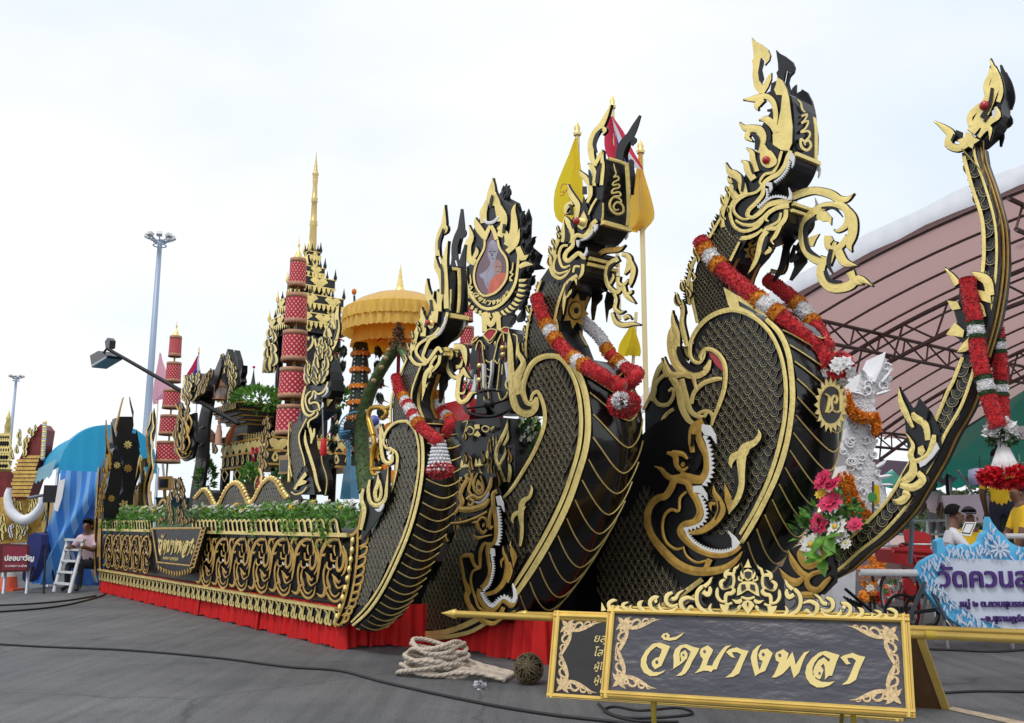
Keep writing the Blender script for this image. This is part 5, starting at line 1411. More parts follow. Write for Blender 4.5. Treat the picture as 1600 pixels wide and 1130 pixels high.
garland('flower_garland','red and white striped garland down the shortest naga neck',g1,.065,[(0,.22,red_plush),(.22,.29,orange_plush),(.29,.36,white_plush),(.36,.43,red_plush),(.43,.53,white_plush),(.53,.6,red_plush),(.6,.64,white_plush),(.64,.7,orange_plush),(.7,1,red_plush)],group=GG)
g1b=on(t1+.33,[(684,612),(688,634),(698,650)])+on(t1+.2,[(704,660),(696,678),(686,692)])
garland('flower_garland','thin striped strand on the far side of the shortest naga',g1b,.058,[(0,.1,orange_plush),(.1,.2,white_plush),(.2,.3,red_plush),(.3,.45,white_plush),(.45,.52,red_plush),(.52,.6,orange_plush),(.6,1,red_plush)],group=GG)
tt=thing('garland_tassel','white beaded net tassel with red fringe below the shortest naga garland','tassel',T(t1+.1).pt(686,700))
c0,c1=T(t1+.02).pt(686,690),T(t1-.02).pt(687,735)
mb=MB();mb.lathe(c0-Z*.02,[(.05,0),(.045,-.03),(.052,-.06)],red_plush,12);mb.build('collar',tt)
net=mat('bead_white',(0.72,0.74,0.78),0.5)
mb=MB()
hh=(c0-c1).z
for i in range(9):
 for j in range(16):
  a=2*math.pi*(j+.5*(i%2))/16
  u=i/8
  r_=.05+.055*u
  mb.ball(Vector((c0.x,c0.y,c0.z)).lerp(c1,u)+Vector((math.cos(a),math.sin(a),0))*r_,.014,net,6)
mb.build('bead_net',tt,kind='stuff')
mb=MB();mb.lathe(c0,[(.045,0),(.09,-hh)],white_plush,14);mb.build('net_lining',tt)
mb=MB();ruffle(mb,c1,(.12,.10,.045),420,.05,red_plush);mb.build('red_frill',tt)
pg=on(tp-.08,[(1511,434),(1517,470),(1524,505)])+on(tp-.1,[(1530,560),(1545,620),(1560,668)])
garland('flower_garland','nearer of the two long red garlands hung on the prow',pg,.062,[(0,.30,red_plush),(.30,.33,leaf_d),(.33,.39,white_plush),(.39,.42,leaf_d),(.42,.66,red_plush),(.66,.69,leaf_d),(.69,.76,white_plush),(.76,.79,leaf_d),(.79,1,red_plush)],group='long garlands hung on the prow')
pg2=on(tp+.22,[(1556,512),(1562,560),(1564,610),(1566,662)])
garland('flower_garland','farther of the two long red garlands hung on the prow',pg2,.058,[(0,.12,red_plush),(.12,.16,leaf_d),(.16,.24,white_plush),(.24,.28,leaf_d),(.28,.56,red_plush),(.56,.6,leaf_d),(.6,.68,white_plush),(.68,.72,leaf_d),(.72,1,red_plush)],group='long garlands hung on the prow')
tt=thing('garland_tassel','white and red tassel at the lower end of the prow garlands','tassel',T(tp).pt(1568,690))
pt_=T(tp)
mb=MB();c_=pt_.pt(1564,674);ruffle(mb,c_,(.09,.08,.07),300,.05,white_plush);mb.build('white_frill',tt)
mb=MB();c_=pt_.pt(1566,686);ruffle(mb,c_,(.08,.07,.03),160,.05,leaf_d);mb.build('leaf_collar',tt)
c0,c1=pt_.pt(1567,692),pt_.pt(1571,742)
mb=MB()
for j in range(60):
 a=2*math.pi*j/60
 e_=Vector((math.cos(a),math.sin(a),0))
 mb.tube([c0+e_*.02,c0.lerp(c1,.5)+e_*.06,c1+e_*.10],.006,white_plush,4)
mb.build('strands',tt)
mb=MB();ruffle(mb,c1-Z*.01,(.16,.15,.05),620,.06,rose_b);mb.build('red_frill',tt)
bq=thing('flower_bouquet','bouquet of pink roses and white lilies where the prow meets the tallest naga','flowers',T(t3-.02).pt(1290,820))
mb=MB()
bt=T(t3+.1)
for x,y,rx,rz,k in((1285,815,.16,.12,90),(1265,835,.1,.12,60),(1312,800,.12,.14,80),(1330,812,.08,.08,30),(1290,850,.12,.06,50)):
 leaf_cloud(mb,bt.pt(x,y),(rx,.1,rz),k,.085,(leaf_m,leaf_d,leaf_l))
mb.build('leaves',bq)
for x,y,r_,m_ in((1286,750,.10,flower_p),(1302,757,.08,flower_p),(1297,785,.105,flower_p),(1280,818,.09,flower_p),(1336,820,.07,flower_p),(1308,826,.10,flower_w),(1270,852,.11,flower_w),(1300,840,.06,flower_w),(1322,850,.05,flower_w),(1282,772,.05,flower_y),(1316,838,.04,flower_w)):
 fb=MB();blossom(fb,T(t3-.02).pt(x,y),-L+Z*.5+rv()*.4,r_,m_,9,4 if m_ is flower_p else 2,flower_y if m_ is flower_w else None);fb.build('bloom',bq)
mb=MB()
for x,y in((1285,872),(1290,838)):
 for k in range(5):
  leaf(mb,T(t3-.04).pt(x,y),A*rnd.uniform(-1,1)-Z*rnd.uniform(-.4,.8)-L*.4,-L+Z,.16,.10,leaf_l)
mb.build('broad_leaves',bq)
# PORTRAIT AND ELEPHANTS
tq=1.25
QP=T(tq)
PF=thing('portrait_frame','flame shaped gold frame with the portrait of a monk, above the elephant heads','portrait',QP.pt(770,520))
mb=MB()
orn('back_board',PF,QP,D7,[('Q','300,45 330,130 350,170 460,240 480,330 470,470 555,600 470,620 460,720 400,860 340,930 355,1040 230,1040 235,930 170,880 115,740 118,620 160,590 130,460 190,330 245,240 270,150')])
orn('rear_board',PF,T(tq+.45),D7,[('Q','385,70 410,170 470,200 500,300 530,235 550,300 545,430 560,490 620,540 600,600 640,630 550,640 545,760 440,910 420,1010 330,1040 200,900 160,700 200,400 300,200')])
flames(T(tq+.42),PF,D7('420,1000,60 470,820,110 520,620,100 500,400,60 430,220,40'),20,20,7,91,black,name='rear_flame',lean=.5)
flames(T(tq+.42),PF,D7('380,180,20 390,120,20'),3,16,5,92,black,name='rear_flame')
orn('flame_frame',PF,QP,D7,[('G','300,220,40 290,160,50 300,100,36 302,42,0'),('G','245,330,40 240,270,44 255,220,30 270,160,0'),('G','350,320,30 340,240,40 330,180,30 320,130,0'),('G','250,420,40 215,370,44 195,330,30 190,300,0'),('G','190,590,40 145,560,44 140,480,44 165,420,30 148,350,0'),('G','180,560,20 200,520,24 195,490,0'),('G','350,420,40 375,340,40 380,280,30 360,220,0'),('G','400,480,50 440,400,50 445,320,40 440,250,24 455,205,0'),('G','340,360,24 390,400,30 400,450,30'),('G','400,520,30 450,470,34 470,420,24 480,370,0'),('G','470,490,30 500,560,40 540,540,0'),('G','480,620,20 520,600,30 568,605,0'),('W','240,310,14 270,330,20 310,325,20 345,290,14'),('g','250,440,24 270,390,24 290,350,20'),('g','330,440,24 315,390,24 295,350,20'),('K','290,230,14 300,180,16 305,150,8'),('K','380,400,16 385,340,16')],n=3)
orn('collar_band',PF,QP,D7,[('g','125,620,16 130,720,18 165,810,18 230,880,18 300,890,18 370,850,18 430,770,18 460,680,16 475,500,14'),('g','250,440,12 245,500,12 195,600,12 180,690,12 200,760,12 240,805,12 290,800,12 340,770,12 390,700,12 400,620,12 390,560,12 350,500,12 335,440,12')])
for i in range(22):
 u=i/21
 a=math.pi*(1.02-1.04*u)
 x_,y_=292+185*math.cos(a),720+200*math.sin(a)*(1 if True else 0)
 orn('frame_leaf',PF,QP,D7,[('G','%g,%g,16 %g,%g,14 %g,%g,0'%(x_,y_,x_+22*math.cos(a)+8,y_+24*math.sin(a),x_+30*math.cos(a)+22,y_+34*math.sin(a)-6))],n=2)
orn('scroll',PF,QP,D7,[('g','155,670,5 160,720,8 150,745,8 170,750,7 150,775,8 170,785,8 160,800,5')])
orn('scroll',PF,QP,D7,[('g','437,590,5 430,640,8 418,655,8 436,668,7 415,690,8 430,710,8 412,705,5')])
orn('pedestal',PF,QP,D7,[('G','245,920,30 250,1040,30'),('G','340,930,26 345,1040,26'),('G','255,915,24 290,1000,30 335,915,24')])
PPL=QP.shift(.012)
pr_bg=mat('print_plum',(0.16,0.075,0.10),0.3,var=.25,scale=3,coat=.4)
pr_grey=mat('print_grey',(0.30,0.28,0.36),0.3,var=.3,scale=9,coat=.4)
pr_skin=mat('print_skin',(0.42,0.20,0.17),0.3,var=.15,scale=9,coat=.4)
pr_org=mat('print_orange',(0.62,0.10,0.035),0.3,var=.25,scale=8,coat=.4)
def flat(name,parent,pl,M_,s_,material,h,smooth=True):
 px=crs_closed(M_(s_),3)if smooth else M_(s_)
 mb=MB();mb.plate([pl.pt(x,y)for x,y in px],pl.n,h,.0015,material,back=False);return mb.build(name,parent)
prn=flat('portrait_print',PF,PPL,D7,'292,350 320,420 345,480 385,540 400,620 385,700 340,775 285,805 230,795 195,740 182,680 200,600 240,520 252,440 275,415',pr_bg,.0)
flat('pale_figure',prn,PPL,D7,'292,440 325,470 328,520 312,570 340,620 330,700 260,760 235,700 205,670 250,640 280,590 262,545 262,480',pr_grey,.0016)
flat('face',prn,PPL,D7,'330,570 352,590 352,640 335,665 312,660 303,620 310,580',pr_skin,.0032)
flat('robe',prn,PPL,D7,'315,665 350,655 388,660 392,690 345,765 285,802 262,795 275,720',pr_org,.0030)
pr_dk=mat('print_dark',(0.05,0.03,0.045),0.3)
for s_ in('268,515 285,510 285,518 268,522','298,510 314,514 314,520 298,518','285,560 300,560 298,565 287,565','290,520 296,545 284,548'):
 flat('feature',prn,PPL,D7,s_,pr_dk,.0034,False)
for s_ in('314,612 325,610 325,615 314,616','335,610 346,612 346,616 335,615','322,645 338,645 336,649 324,649'):
 flat('feature',prn,PPL,D7,s_,pr_dk,.0050,False)
bw=[QP.pt(*D7(s_)[0])for s_ in('175,850','395,795')]
def arcfn(u,v):
 a=math.pi*(.80-.62*u)
 r0,r1=1.04,.74
 rr=r1+(r0-r1)*(1-v)
 x_=292+150*rr*math.cos(a);y_=690+178*rr*math.sin(a)
 return QP.pt(*D7('%g,%g'%(x_,y_))[0])
temple_name(PF,arcfn,QP.n,gold,.008,None,.012,False)
EP=T(tq-.12)
M9=crop(700,500,8.89);
EH=thing('elephant_heads','black triple elephant head with white tusks and red caps below the portrait','elephant statue',EP.pt(760,690))
prism('head_block',EH,EP,M9('340,330 400,240 500,220 560,160 640,130 690,160 760,110 860,120 960,190 985,300 970,560 900,1000 860,1300 380,1300 400,1000 330,800 300,560'),.45,smooth=1)
skin=mat('elephant_black',(0.022,0.021,0.02),0.5,bump=.2)
pattern_r=mat('cap_red',(0.50,0.02,0.035),0.55,var=.35,scale=30)
orn('outline',EH,EP,M9,[('g','400,420,10 420,330,12 450,290,12 490,330,12 500,480,12 520,600,12'),('g','680,430,10 700,330,12 740,230,12 780,180,12 790,300,10'),('g','680,420,10 650,560,10 630,640,10 600,900,8'),('g','500,220,12 560,290,12 600,330,12 660,250,12 700,180,12'),('g','540,560,12 590,590,12 640,560,12'),('g','560,680,10 600,700,10 630,670,10'),('g','560,780,10 600,800,10 630,770,10'),('g','570,880,10 605,890,8'),('g','900,200,12 975,230,14 975,400,12 960,560,12'),('g','820,320,8 825,390,10 790,440,10 800,540,10'),('g','905,320,8 930,345,10 920,390,10'),('g','510,350,8 525,370,10 530,410,8'),('g','660,330,8 680,300,10 675,360,8'),('g','450,600,10 480,800,10 490,1000,10'),('g','670,560,10 710,610,10 740,540,10'),('g','740,600,8 720,800,8 700,980,8'),('g','780,620,8 770,760,8'),('g','520,600,10 560,1000,10'),('g','640,640,10 610,980,10'),('g','720,1010,10 760,1120,14 830,1060,14 850,1000,10'),('g','520,1050,8 530,1130,8'),('g','580,1000,8 590,1128,8')],depth=.7,n=3)
for s_ in('520,610 550,620 555,780 550,960 530,940 525,780','640,590 668,570 660,740 620,960 605,960 640,740','835,600 870,600 895,760 885,880 860,800','340,800 380,690 350,860 290,960 280,980 320,900','420,760 440,900 430,1000 370,1010 380,960 400,880'):
 mb=MB();mb.plate([EP.pt(x,y)for x,y in M9(s_)],EP.n,.02,.03,white);mb.build('tusk',EH)
for s_ in('510,210 570,140 640,130 690,150 680,190 600,290 560,270','740,150 800,105 870,120 890,175 830,190 790,170','345,330 370,260 440,225 400,290'):
 mb=MB();mb.plate([EP.pt(x,y)for x,y in M9(s_)],EP.n,.012,.012,pattern_r);cp=mb.build('cap',EH)
 px=M9(s_)
 orn('cap_trim',cp,EP.shift(.012),PX,[('g',' '.join('%g,%g,1.4'%p for p in px+[px[0]]))],n=2,depth=.8)
for x0,y0,x1,y1 in((445,340,430,1000),(750,250,770,560)):
 mb=MB();mb.tube([EP.shift(.05).pt(*M9('%d,%d'%(x0,y0))[0]),EP.shift(.05).pt(*M9('%d,%d'%(x1,y1))[0])],.012,red_plush,6)
 for q_ in(.45,.75):
  mb.ball(EP.shift(.05).pt(*M9('%d,%d'%(x0+(x1-x0)*q_,y0+(y1-y0)*q_))[0]),.03,gold,8)
 mb.build('cord',EH)
flames(EP,EH,M9('900,1000,90 930,800,90 890,600,60'),3,26,8,3,gold)
WP=T(.95)
SWc=WP.pt(764,630)
SW=thing('steering_wheel','black four spoke steering wheel in front of the elephant heads','steering wheel',SWc)
nrm=(Z*.75-L*.45+A*.45).normalized()
x_=nrm.cross(Z).normalized();y_=nrm.cross(x_)
mb=MB();mb.tube([SWc+(x_*math.cos(a)+y_*math.sin(a))*.25 for a in[2*math.pi*i/40 for i in range(40)]],.017,black_metal,8,closed=True);mb.build('rim',SW)
for i in range(4):
 a=i*math.pi/2+.4
 mb=MB();mb.tube([SWc-nrm*.03,SWc+(x_*math.cos(a)+y_*math.sin(a))*.25],.012,black_metal,6);mb.build('spoke',SW)
mb=MB();mb.lathe(SWc-nrm*.05,[(0,.08),(.05,.075),(.06,.04),(.05,0),(0,0)],black_metal,14,True,nrm);mb.build('hub',SW)
mb=MB();mb.tube([SWc-nrm*.04,SWc-nrm*.35-Z*.25],.035,black_metal,10);mb.build('column',SW)
mb=MB();mb.tube([SWc-nrm*.35-Z*.25,F(*loc_st(SWc)[:2],1.1)],.06,black_metal,10);mb.build('pedestal',SW)
RS=thing('driver_seat','dark red driver seat shell with a black cushion, left of the steering wheel','seat',T(1.2).pt(705,730))
prism('seat_back',RS,T(1.2),PX('680,634 730,622 736,640 726,690 722,740 680,748'),.45,red_paint,smooth=1)
prism('cushion',RS,T(1.0),PX('700,685 722,686 745,680 766,683 770,694 758,702 730,712 700,716'),.4,black,smooth=2)
orn('piping',RS,T(.98),PX,[('W','722,684,1.4 730,690,1.4 748,684,1.4 764,681,1.4')],n=3,depth=.5)
FB=thing('fretwork_base','black box with gold flowers and upright gold teeth between the two nearer nagas','plinth',T(.95).pt(715,800))
prism('box',FB,T(.95),PX('690,660 780,652 790,720 800,800 700,850 690,760'),.5,smooth=1)
for it_ in[('g','60,200,10 90,190,12 130,200,10 60,430,10'),('g','110,330,16 160,270,18 230,320,18 200,390,18 130,380,16 110,330,14'),('g','355,290,16 400,260,18 470,290,18 440,350,18 380,340,16 355,290,14'),('g','490,300,14 550,270,20 500,330,14'),('P','240,240 320,235 325,300 245,310'),('P','225,400 290,330 340,400 300,430'),('g','0,900,30 320,870,34 450,850,20')]:
 orn('gold_motif',FB,T(.93),F7,[it_])
flames(T(.92),FB,PX('735,860,60 745,790,50 752,720,40'),12,40,5.5,81,gold_shaded)
flames(T(.90),FB,PX('765,860,40 775,780,40 785,700,30'),9,34,6,83,gold_shaded)
flames(T(.91),FB,PX('712,745,30 716,700,30 722,668,20'),5,20,5,84,gold_shaded)
flames(T(.90),FB,PX('705,850,30 712,800,30 722,760,20'),6,30,5,82,gold_shaded)
for i in range(7):
 orn('tooth',FB,T(.93),F7,[('P','%d,%d %d,%d %d,%d %d,%d'%(20+i*55,880-i*4,40+i*55,780-i*4,60+i*55,810-i*4,70+i*55,870-i*4))])
star('flower',FB,T(.93),720,750,5,6,6)
star('flower',FB,T(.93),731,744,4,5,6)
foliage('flower_bouquet','pale green and white bouquet seen through the loop of the middle naga','flowers',T(1.3).pt(824,688),(.14,.12,.26),260,.08,(leaf_m,leaf_d,leaf_l),((flower_w,14),(mat('flower_pale',(0.55,0.68,0.32),.6,var=.2,trans=.2),10)),fr=.06)
# FLAGS
def flag(name,label,base,top,cloth,pole_r=.022,group=None,droop=True,pole_m=None,fin=True,seed=1):
 '''cloth: list of (material, pixel outline on the pole plane)'''
 t=thing(name,label,'flag',base,group)
 mb=MB();mb.tube([base,top],pole_r,pole_m or leg_y,8);mb.build('pole',t)
 if fin:
  mb=MB();mb.lathe(top,[(pole_r*1.5,0),(pole_r*1.9,.03),(pole_r,.05),(pole_r*1.4,.09),(0,.17)],gold,8);mb.build('finial',t)
 return t
def cloth_grid(pl,left,right,ny,material,name,parent,nx=9,amp=.06,ph=0.0,split=None):
 '''left and right: pixel edges from top to bottom; folds stand out of the plane'''
 l_=crs(left,6);r_=crs(right,6)
 def at(q,u):
  k=u*(len(q)-1);a=int(k);b=min(a+1,len(q)-1);f_=k-a
  return(q[a][0]+(q[b][0]-q[a][0])*f_,q[a][1]+(q[b][1]-q[a][1])*f_)
 vs=[]
 for i in range(ny+1):
  u=i/ny
  x0,y0=at(l_,u);x1,y1=at(r_,u)
  for j in range(nx+1):
   v=j/nx
   p=pl.pt(x0+(x1-x0)*v,y0+(y1-y0)*v)
   vs.append(p+pl.n*(amp*math.sin(v*9+u*3+ph)*(.3+u)))
 mb=MB()
 fs=[(i*(nx+1)+j,i*(nx+1)+j+1,(i+1)*(nx+1)+j+1,(i+1)*(nx+1)+j)for i in range(ny)for j in range(nx)]
 if split:
  for u0,u1,m_ in split:
   sel=[f for f in fs if u0<=((f[0]%(nx+1))/nx)<u1]
   mb.add(vs,sel,m_,True)
 else:
  mb.add(vs,fs,material,True)
 return mb.build(name,parent)
flag_y=mat('flag_yellow',(0.95,0.74,0.04),0.7,trans=.6,var=.06)
flag_o=mat('flag_amber',(0.95,0.60,0.10),0.7,trans=.6,var=.06)
flag_r=mat('flag_red',(0.66,0.03,0.08),0.7,trans=.4)
flag_w=mat('flag_white',(0.75,0.75,0.8),0.7,trans=.5)
flag_b=mat('flag_blue',(0.05,0.04,0.32),0.7,trans=.4)
pole_c=mat('pole_cream',(0.62,0.52,0.28),0.5)
def pole_pts(t,x0,y0,x1,y1):
 return T(t).pt(x0,y0),T(t).pt(x1,y1)
b_,t_=pole_pts(1.9,908,660,902,212)
f1=flag('flag','yellow flag with a small emblem, hanging left of the middle naga crest',b_,t_,None,.026,pole_m=pole_c)
cloth_grid(T(1.86),[(900,216),(888,250),(872,300),(873,340),(886,352)],[(902,216),(905,250),(908,300),(910,330),(912,350)],12,flag_y,'cloth',f1)
emb=mat('emblem_ochre',(0.55,0.24,0.03),0.6)
orn('emblem',f1,T(1.74),PX,[('g','876,296,1 880,288,1.5 888,290,1.5 884,300,1.5 876,300,1.2'),('g','876,306,1 882,304,1.5 880,298,1')],depth=.2,gm=emb)
b_,t_=pole_pts(2.6,1010,640,1001,240)
f2=flag('flag','amber flag drooping right of the middle naga head',b_,t_,None,.028,pole_m=pole_c)
cloth_grid(T(2.56),[(1000,240),(996,270),(990,310),(984,350),(986,362)],[(1001,240),(1005,270),(1014,310),(1016,340),(1000,360)],12,flag_o,'cloth',f2)
b_,t_=pole_pts(2.3,968,500,957,170)
f3=flag('flag','Thai tricolour flag half hidden behind the middle naga crest',b_,t_,None,.022,pole_m=pole_c)
cloth_grid(T(2.26),[(953,182),(948,212),(952,240),(962,262)],[(958,182),(972,205),(984,235),(1000,262)],12,flag_r,'cloth',f3,nx=15,split=[(0,.34,flag_r),(.34,.5,flag_w),(.5,.72,flag_b),(.72,.84,flag_w),(.84,1.1,flag_r)])
b_,t_=pole_pts(3.2,985,640,994,488)
f4=flag('flag','small plain yellow flag low beside the middle naga tongue scroll',b_,t_,None,.02,fin=False,pole_m=pole_c)
cloth_grid(T(3.16),[(984,512),(974,535),(968,556)],[(992,510),(995,535),(996,556)],8,flag_y,'cloth',f4)
# ON THE DECK
def brocade(name):
 m=mat(name,(0.42,0.012,0.03),0.65)
 n=m.node_tree;b=n.nodes['Principled BSDF']
 tc_=n.nodes.new('ShaderNodeTexCoord');sp=n.nodes.new('ShaderNodeSeparateXYZ')
 n.links.new(tc_.outputs['Object'],sp.inputs[0])
 def M_(op,a,b_=None):
  q=n.nodes.new('ShaderNodeMath');q.operation=op
  for i,v in enumerate((a,b_)):
   if v is None:continue
   if isinstance(v,(int,float)):q.inputs[i].default_value=v
   else:n.links.new(v,q.inputs[i])
  return q.outputs[0]
 ang=M_('ARCTAN2',sp.outputs[1],sp.outputs[0])
 u=M_('MULTIPLY',ang,8.0);v=M_('MULTIPLY',sp.outputs[2],44.0)
 p=M_('SINE',M_('ADD',u,v));q=M_('SINE',M_('SUBTRACT',u,v))
 mn_=M_('MINIMUM',M_('ABSOLUTE',p),M_('ABSOLUTE',q))
 dots=M_('GREATER_THAN',mn_,.73)
 lat=M_('LESS_THAN',mn_,.16)
 m1=n.nodes.new('ShaderNodeMixRGB');m1.inputs[1].default_value=(0.50,0.010,0.035,1);m1.inputs[2].default_value=(0.30,0.005,0.015,1)
 n.links.new(lat,m1.inputs[0])
 m2=n.nodes.new('ShaderNodeMixRGB');m2.inputs[2].default_value=(0.78,0.40,0.36,1)
 n.links.new(dots,m2.inputs[0]);n.links.new(m1.outputs[0],m2.inputs[1]);n.links.new(m2.outputs[0],b.inputs['Base Color'])
 return m
broc=brocade('red_brocade')
tan=mat('tan_braid',(0.42,0.22,0.13),0.6,.15,var=.2,scale=60,bump=.4,bscale=120)
GC='red tiered ceremonial parasols'
def tiered(label,t,xb,yb,tiers,spire,pole_bottom):
 base=T(t).pt(xb,yb)
 ax=YP(base.y)
 o=thing('tiered_parasol',label,'parasol',(base.x,base.y,pole_bottom),GC)
 C_=Vector((base.x,base.y,0))
 zs=[]
 for y0,y1,hw in tiers:
  z0,z1=ax.pt(xb,y0).z,ax.pt(xb,y1).z
  r_=hw/pxm(Vector((base.x,base.y,(z0+z1)/2)))
  hb=(z0-z1)*.15
  zs.append((z0,z1,r_))
  mb=MB();mb.lathe(C_,[(r_*.96,z0-hb),(r_*1.0,z1+hb)],broc,28);mb.build('brocade_drum',o)
  for za,zb,k in((z0,z0-hb,.97),(z1+hb,z1,1.03)):
   mb=MB();mb.lathe(C_,[(r_*.6,za if za==z0 else za),(r_*k,za),(r_*(k+.005),(za+zb)/2),(r_*k,zb),(r_*.9,zb+.003)],tan,28);mb.build('braid',o)
  mb=MB();mb.lathe(C_,[(0,z0-.012),(r_*.94,z0-.004)],tan,28);mb.build('drum_top',o)
 mb=MB();mb.tube([C_+Z*pole_bottom,C_+Z*(zs[0][0])],zs[0][2]*.16,gold,8);mb.build('pole',o)
 zt=ax.pt(xb,spire).z;z0=zs[0][0];r_=zs[0][2];h=zt-z0
 prof=[(r_*.55,z0),(r_*.6,z0+h*.06)]
 for i in range(6):
  u=i/6
  prof+=[(r_*.5*(1-u)**1.2+.006,z0+h*(.08+.42*u)),(r_*.42*(1-u)**1.2+.004,z0+h*(.12+.42*u))]
 prof+=[(.012,z0+h*.55),(.02,z0+h*.6),(.008,z0+h*.7),(.001,zt)]
 mb=MB();mb.lathe(C_,prof,gold,14);mb.build('finial',o)
 return o
tiered('tallest red brocade parasol of five drums, in front of the black spired tower',.45,455,665,[(405,449,13),(460,507,17),(518,566,19.5),(576,624,22),(634,681,24)],369,1.14)
tiered('red brocade parasol of five drums near the rear end of the float',.9,262,720,[(525.5,558,9.5),(566.5,598,11.5),(609.5,639,13.5),(649,680.5,15.8),(690,724,18.5)],500,1.14)
tiered('red brocade parasol mostly hidden behind the portrait frame',2.2,729,640,[(468,503,9),(511,543,11),(553,586,12),(596,630,13)],440,1.14)
# the spired tower
mc_s,mc_t=-5.0,1.8
MC=F(mc_s,mc_t,0)
MY=YP(MC.y)
TW=thing('spired_tower','black and gold stepped tower topped by a slender golden spire','shrine',F(mc_s,mc_t,1.14))
def mz(y,x=487):return MY.pt(x,y).z
drop_me=None
def drop_mesh(w_,h_):
 mb=MB();mb.plate([Vector((-w_/2,0,0)),Vector((w_/2,0,0)),Vector((w_/2,0,-h_*.45)),Vector((0,0,-h_)),Vector((-w_/2,0,-h_*.45))],Vector((0,-1,0)),0,.012,gold,black)
 return mb.mesh('leaf_drop')
DROP=drop_mesh(.055,.10)
def leafm(w_,h_):
 mb=MB();mb.plate([Vector((0,0,h_)),Vector((-w_*.35,0,h_*.62)),Vector((-w_/2,0,h_*.3)),Vector((-w_*.2,0,0)),Vector((w_*.2,0,0)),Vector((w_/2,0,h_*.3)),Vector((w_*.35,0,h_*.62))],Vector((0,-1,0)),0,.014,gold,black)
 mb.plate([Vector((0,0,h_*.7)),Vector((-w_*.16,0,h_*.4)),Vector((0,0,h_*.15)),Vector((w_*.16,0,h_*.4))],Vector((0,-1,0)),.014,.004,black,black,False)
 return mb.mesh('gold_leaf')
LEAFG=leafm(.12,.17)
SCROLL=None
mbx=MB()
_p=Plane((0,0,0),(0,-1,0))
class Loc:
 '''flat local drawing plane in millimetre-like units (x right, y up)'''
 def __init__(self):self.n=Vector((0,-1,0));self.o=Vector((0,0,0))
 def pt(self,x,y):return Vector((x,0,y))
def local_ribbons(items,name,gm=None):
 mb=MB()
 for i,it in enumerate(items):
  mb.ribbon(it,Loc(),.002+i*.0005,.010,gm or gold,black,.004,False,4)
 return mb.mesh(name)
SCROLL=local_ribbons([[(-.13,.03,.012),(-.10,.07,.018),(-.06,.06,.018),(-.05,.03,.014),(-.08,.02,.008)],[(-.05,.03,.014),(0,.0,.018),(.05,.03,.014)],[(.13,.03,.012),(.10,.07,.018),(.06,.06,.018),(.05,.03,.014),(.08,.02,.008)],[(0,.10,.0),(-.02,.06,.03),(0,.02,.03),(.0,.0,.02)]],'scroll_motif')
def face_mtx(face,off,along,z,k=1.0):
 '''face 0: side -L, face 1: front +A of a block centred on the tower axis'''
 n_=-L if face==0 else A
 x_=A if face==0 else L
 p=F(mc_s,mc_t,z)+n_*off+x_*along
 R_=Matrix((x_,-n_,Z)).transposed().to_4x4()
 return Matrix.Translation(p)@R_@Matrix.Diagonal((k,1,k,1))
def tower_tier(zt,zb,wd,n,neck):
 '''a cornice with two rails, a scroll frieze, leaf drops and corner spikes, on a narrower neck'''
 h=zt-zb
 mb=MB();mb.box(F(mc_s,mc_t,(zt+zb)/2),wd,wd,h,black,AX3);tier=mb.build('tier',TW)
 mb=MB()
 for z in(zt,zb):
  mb.box(F(mc_s,mc_t,z),wd+.03,wd+.03,.016,gold,AX3)
 mb.build('tier_rail',tier)
 mb=MB();mb.box(F(mc_s,mc_t,zb-h*.55),neck,neck,h*1.2,black,AX3);mb.build('tier_neck',tier)
 for fc_ in(0,1):
  for i in range(n):
   a=-wd/2+wd*(i+.5)/n
   inst('leaf_drop',DROP,face_mtx(fc_,wd/2+.012,a,zb-.01),tier)
  m=max(1,int(wd/.3))
  for i in range(m):
   inst('scroll_motif',SCROLL,face_mtx(fc_,wd/2+.002,-wd/2+wd*(i+.5)/m,zb+h*.2,min(1,wd/.32)*h/.19),tier)
  m2=1 if wd<.4 else 2
  for i in range(m2):
   inst('gold_leaf',LEAFG,face_mtx(fc_,neck/2+.01,(-neck/2+neck*(i+.5)/m2),zb-h*1.1,.9),tier)
 for sa in(-1,1):
  for sl_ in(-1,1):
   c=F(mc_s+sa*wd/2,mc_t+sl_*wd/2,zt)
   mb=MB();mb.lathe(c,[(.022,0),(.035,.04),(.02,.09),(.0,.2)],black if sl_>0 else gold,6);mb.build('corner_spike',tier)
 for k in(-.25,.25):
  for fc_ in(0,1):
   n_=-L if fc_==0 else A;x_=A if fc_==0 else L
   c=F(mc_s,mc_t,zt)+n_*wd/2+x_*wd*k
   mb=MB();mb.lathe(c,[(.018,0),(.028,.03),(.014,.07),(0,.15)],black,6);mb.build('corner_spike',tier)
tower_tier(mz(396),mz(402),.20,4,.17)
tower_tier(mz(421),mz(430),.32,5,.24)
tower_tier(mz(440),mz(454),.58,7,.48)
tower_tier(mz(470),mz(483),.80,10,.70)
tower_tier(mz(500),mz(513),.98,12,.86)
mb=MB();mb.box(F(mc_s,mc_t,(mz(404)+mz(420))/2),.18,.18,mz(404)-mz(420),black,AX3);mb.build('neck',TW)
for fc_ in(0,1):
 inst('gold_leaf',LEAFG,face_mtx(fc_,.10,0,mz(419),1.1),TW)
for sa in(-1,1):
 for sl_ in(-1,1):
  mb=MB();c=F(mc_s+sa*.34,mc_t+sl_*.34,0)
  mb.tube([c+Z*1.14,c+Z*mz(512)],.06,gloss,10);mb.build('column',TW)
mb=MB();mb.box(F(mc_s,mc_t,(1.9+mz(515))/2),.52,.52,mz(515)-1.9,black,AX3);mb.build('core',TW)
sp_b=mz(393);sp_t=MY.pt(491,236).z;hs=sp_t-sp_b
prof=[(.06,0),(.07,.02),(.06,.05)]
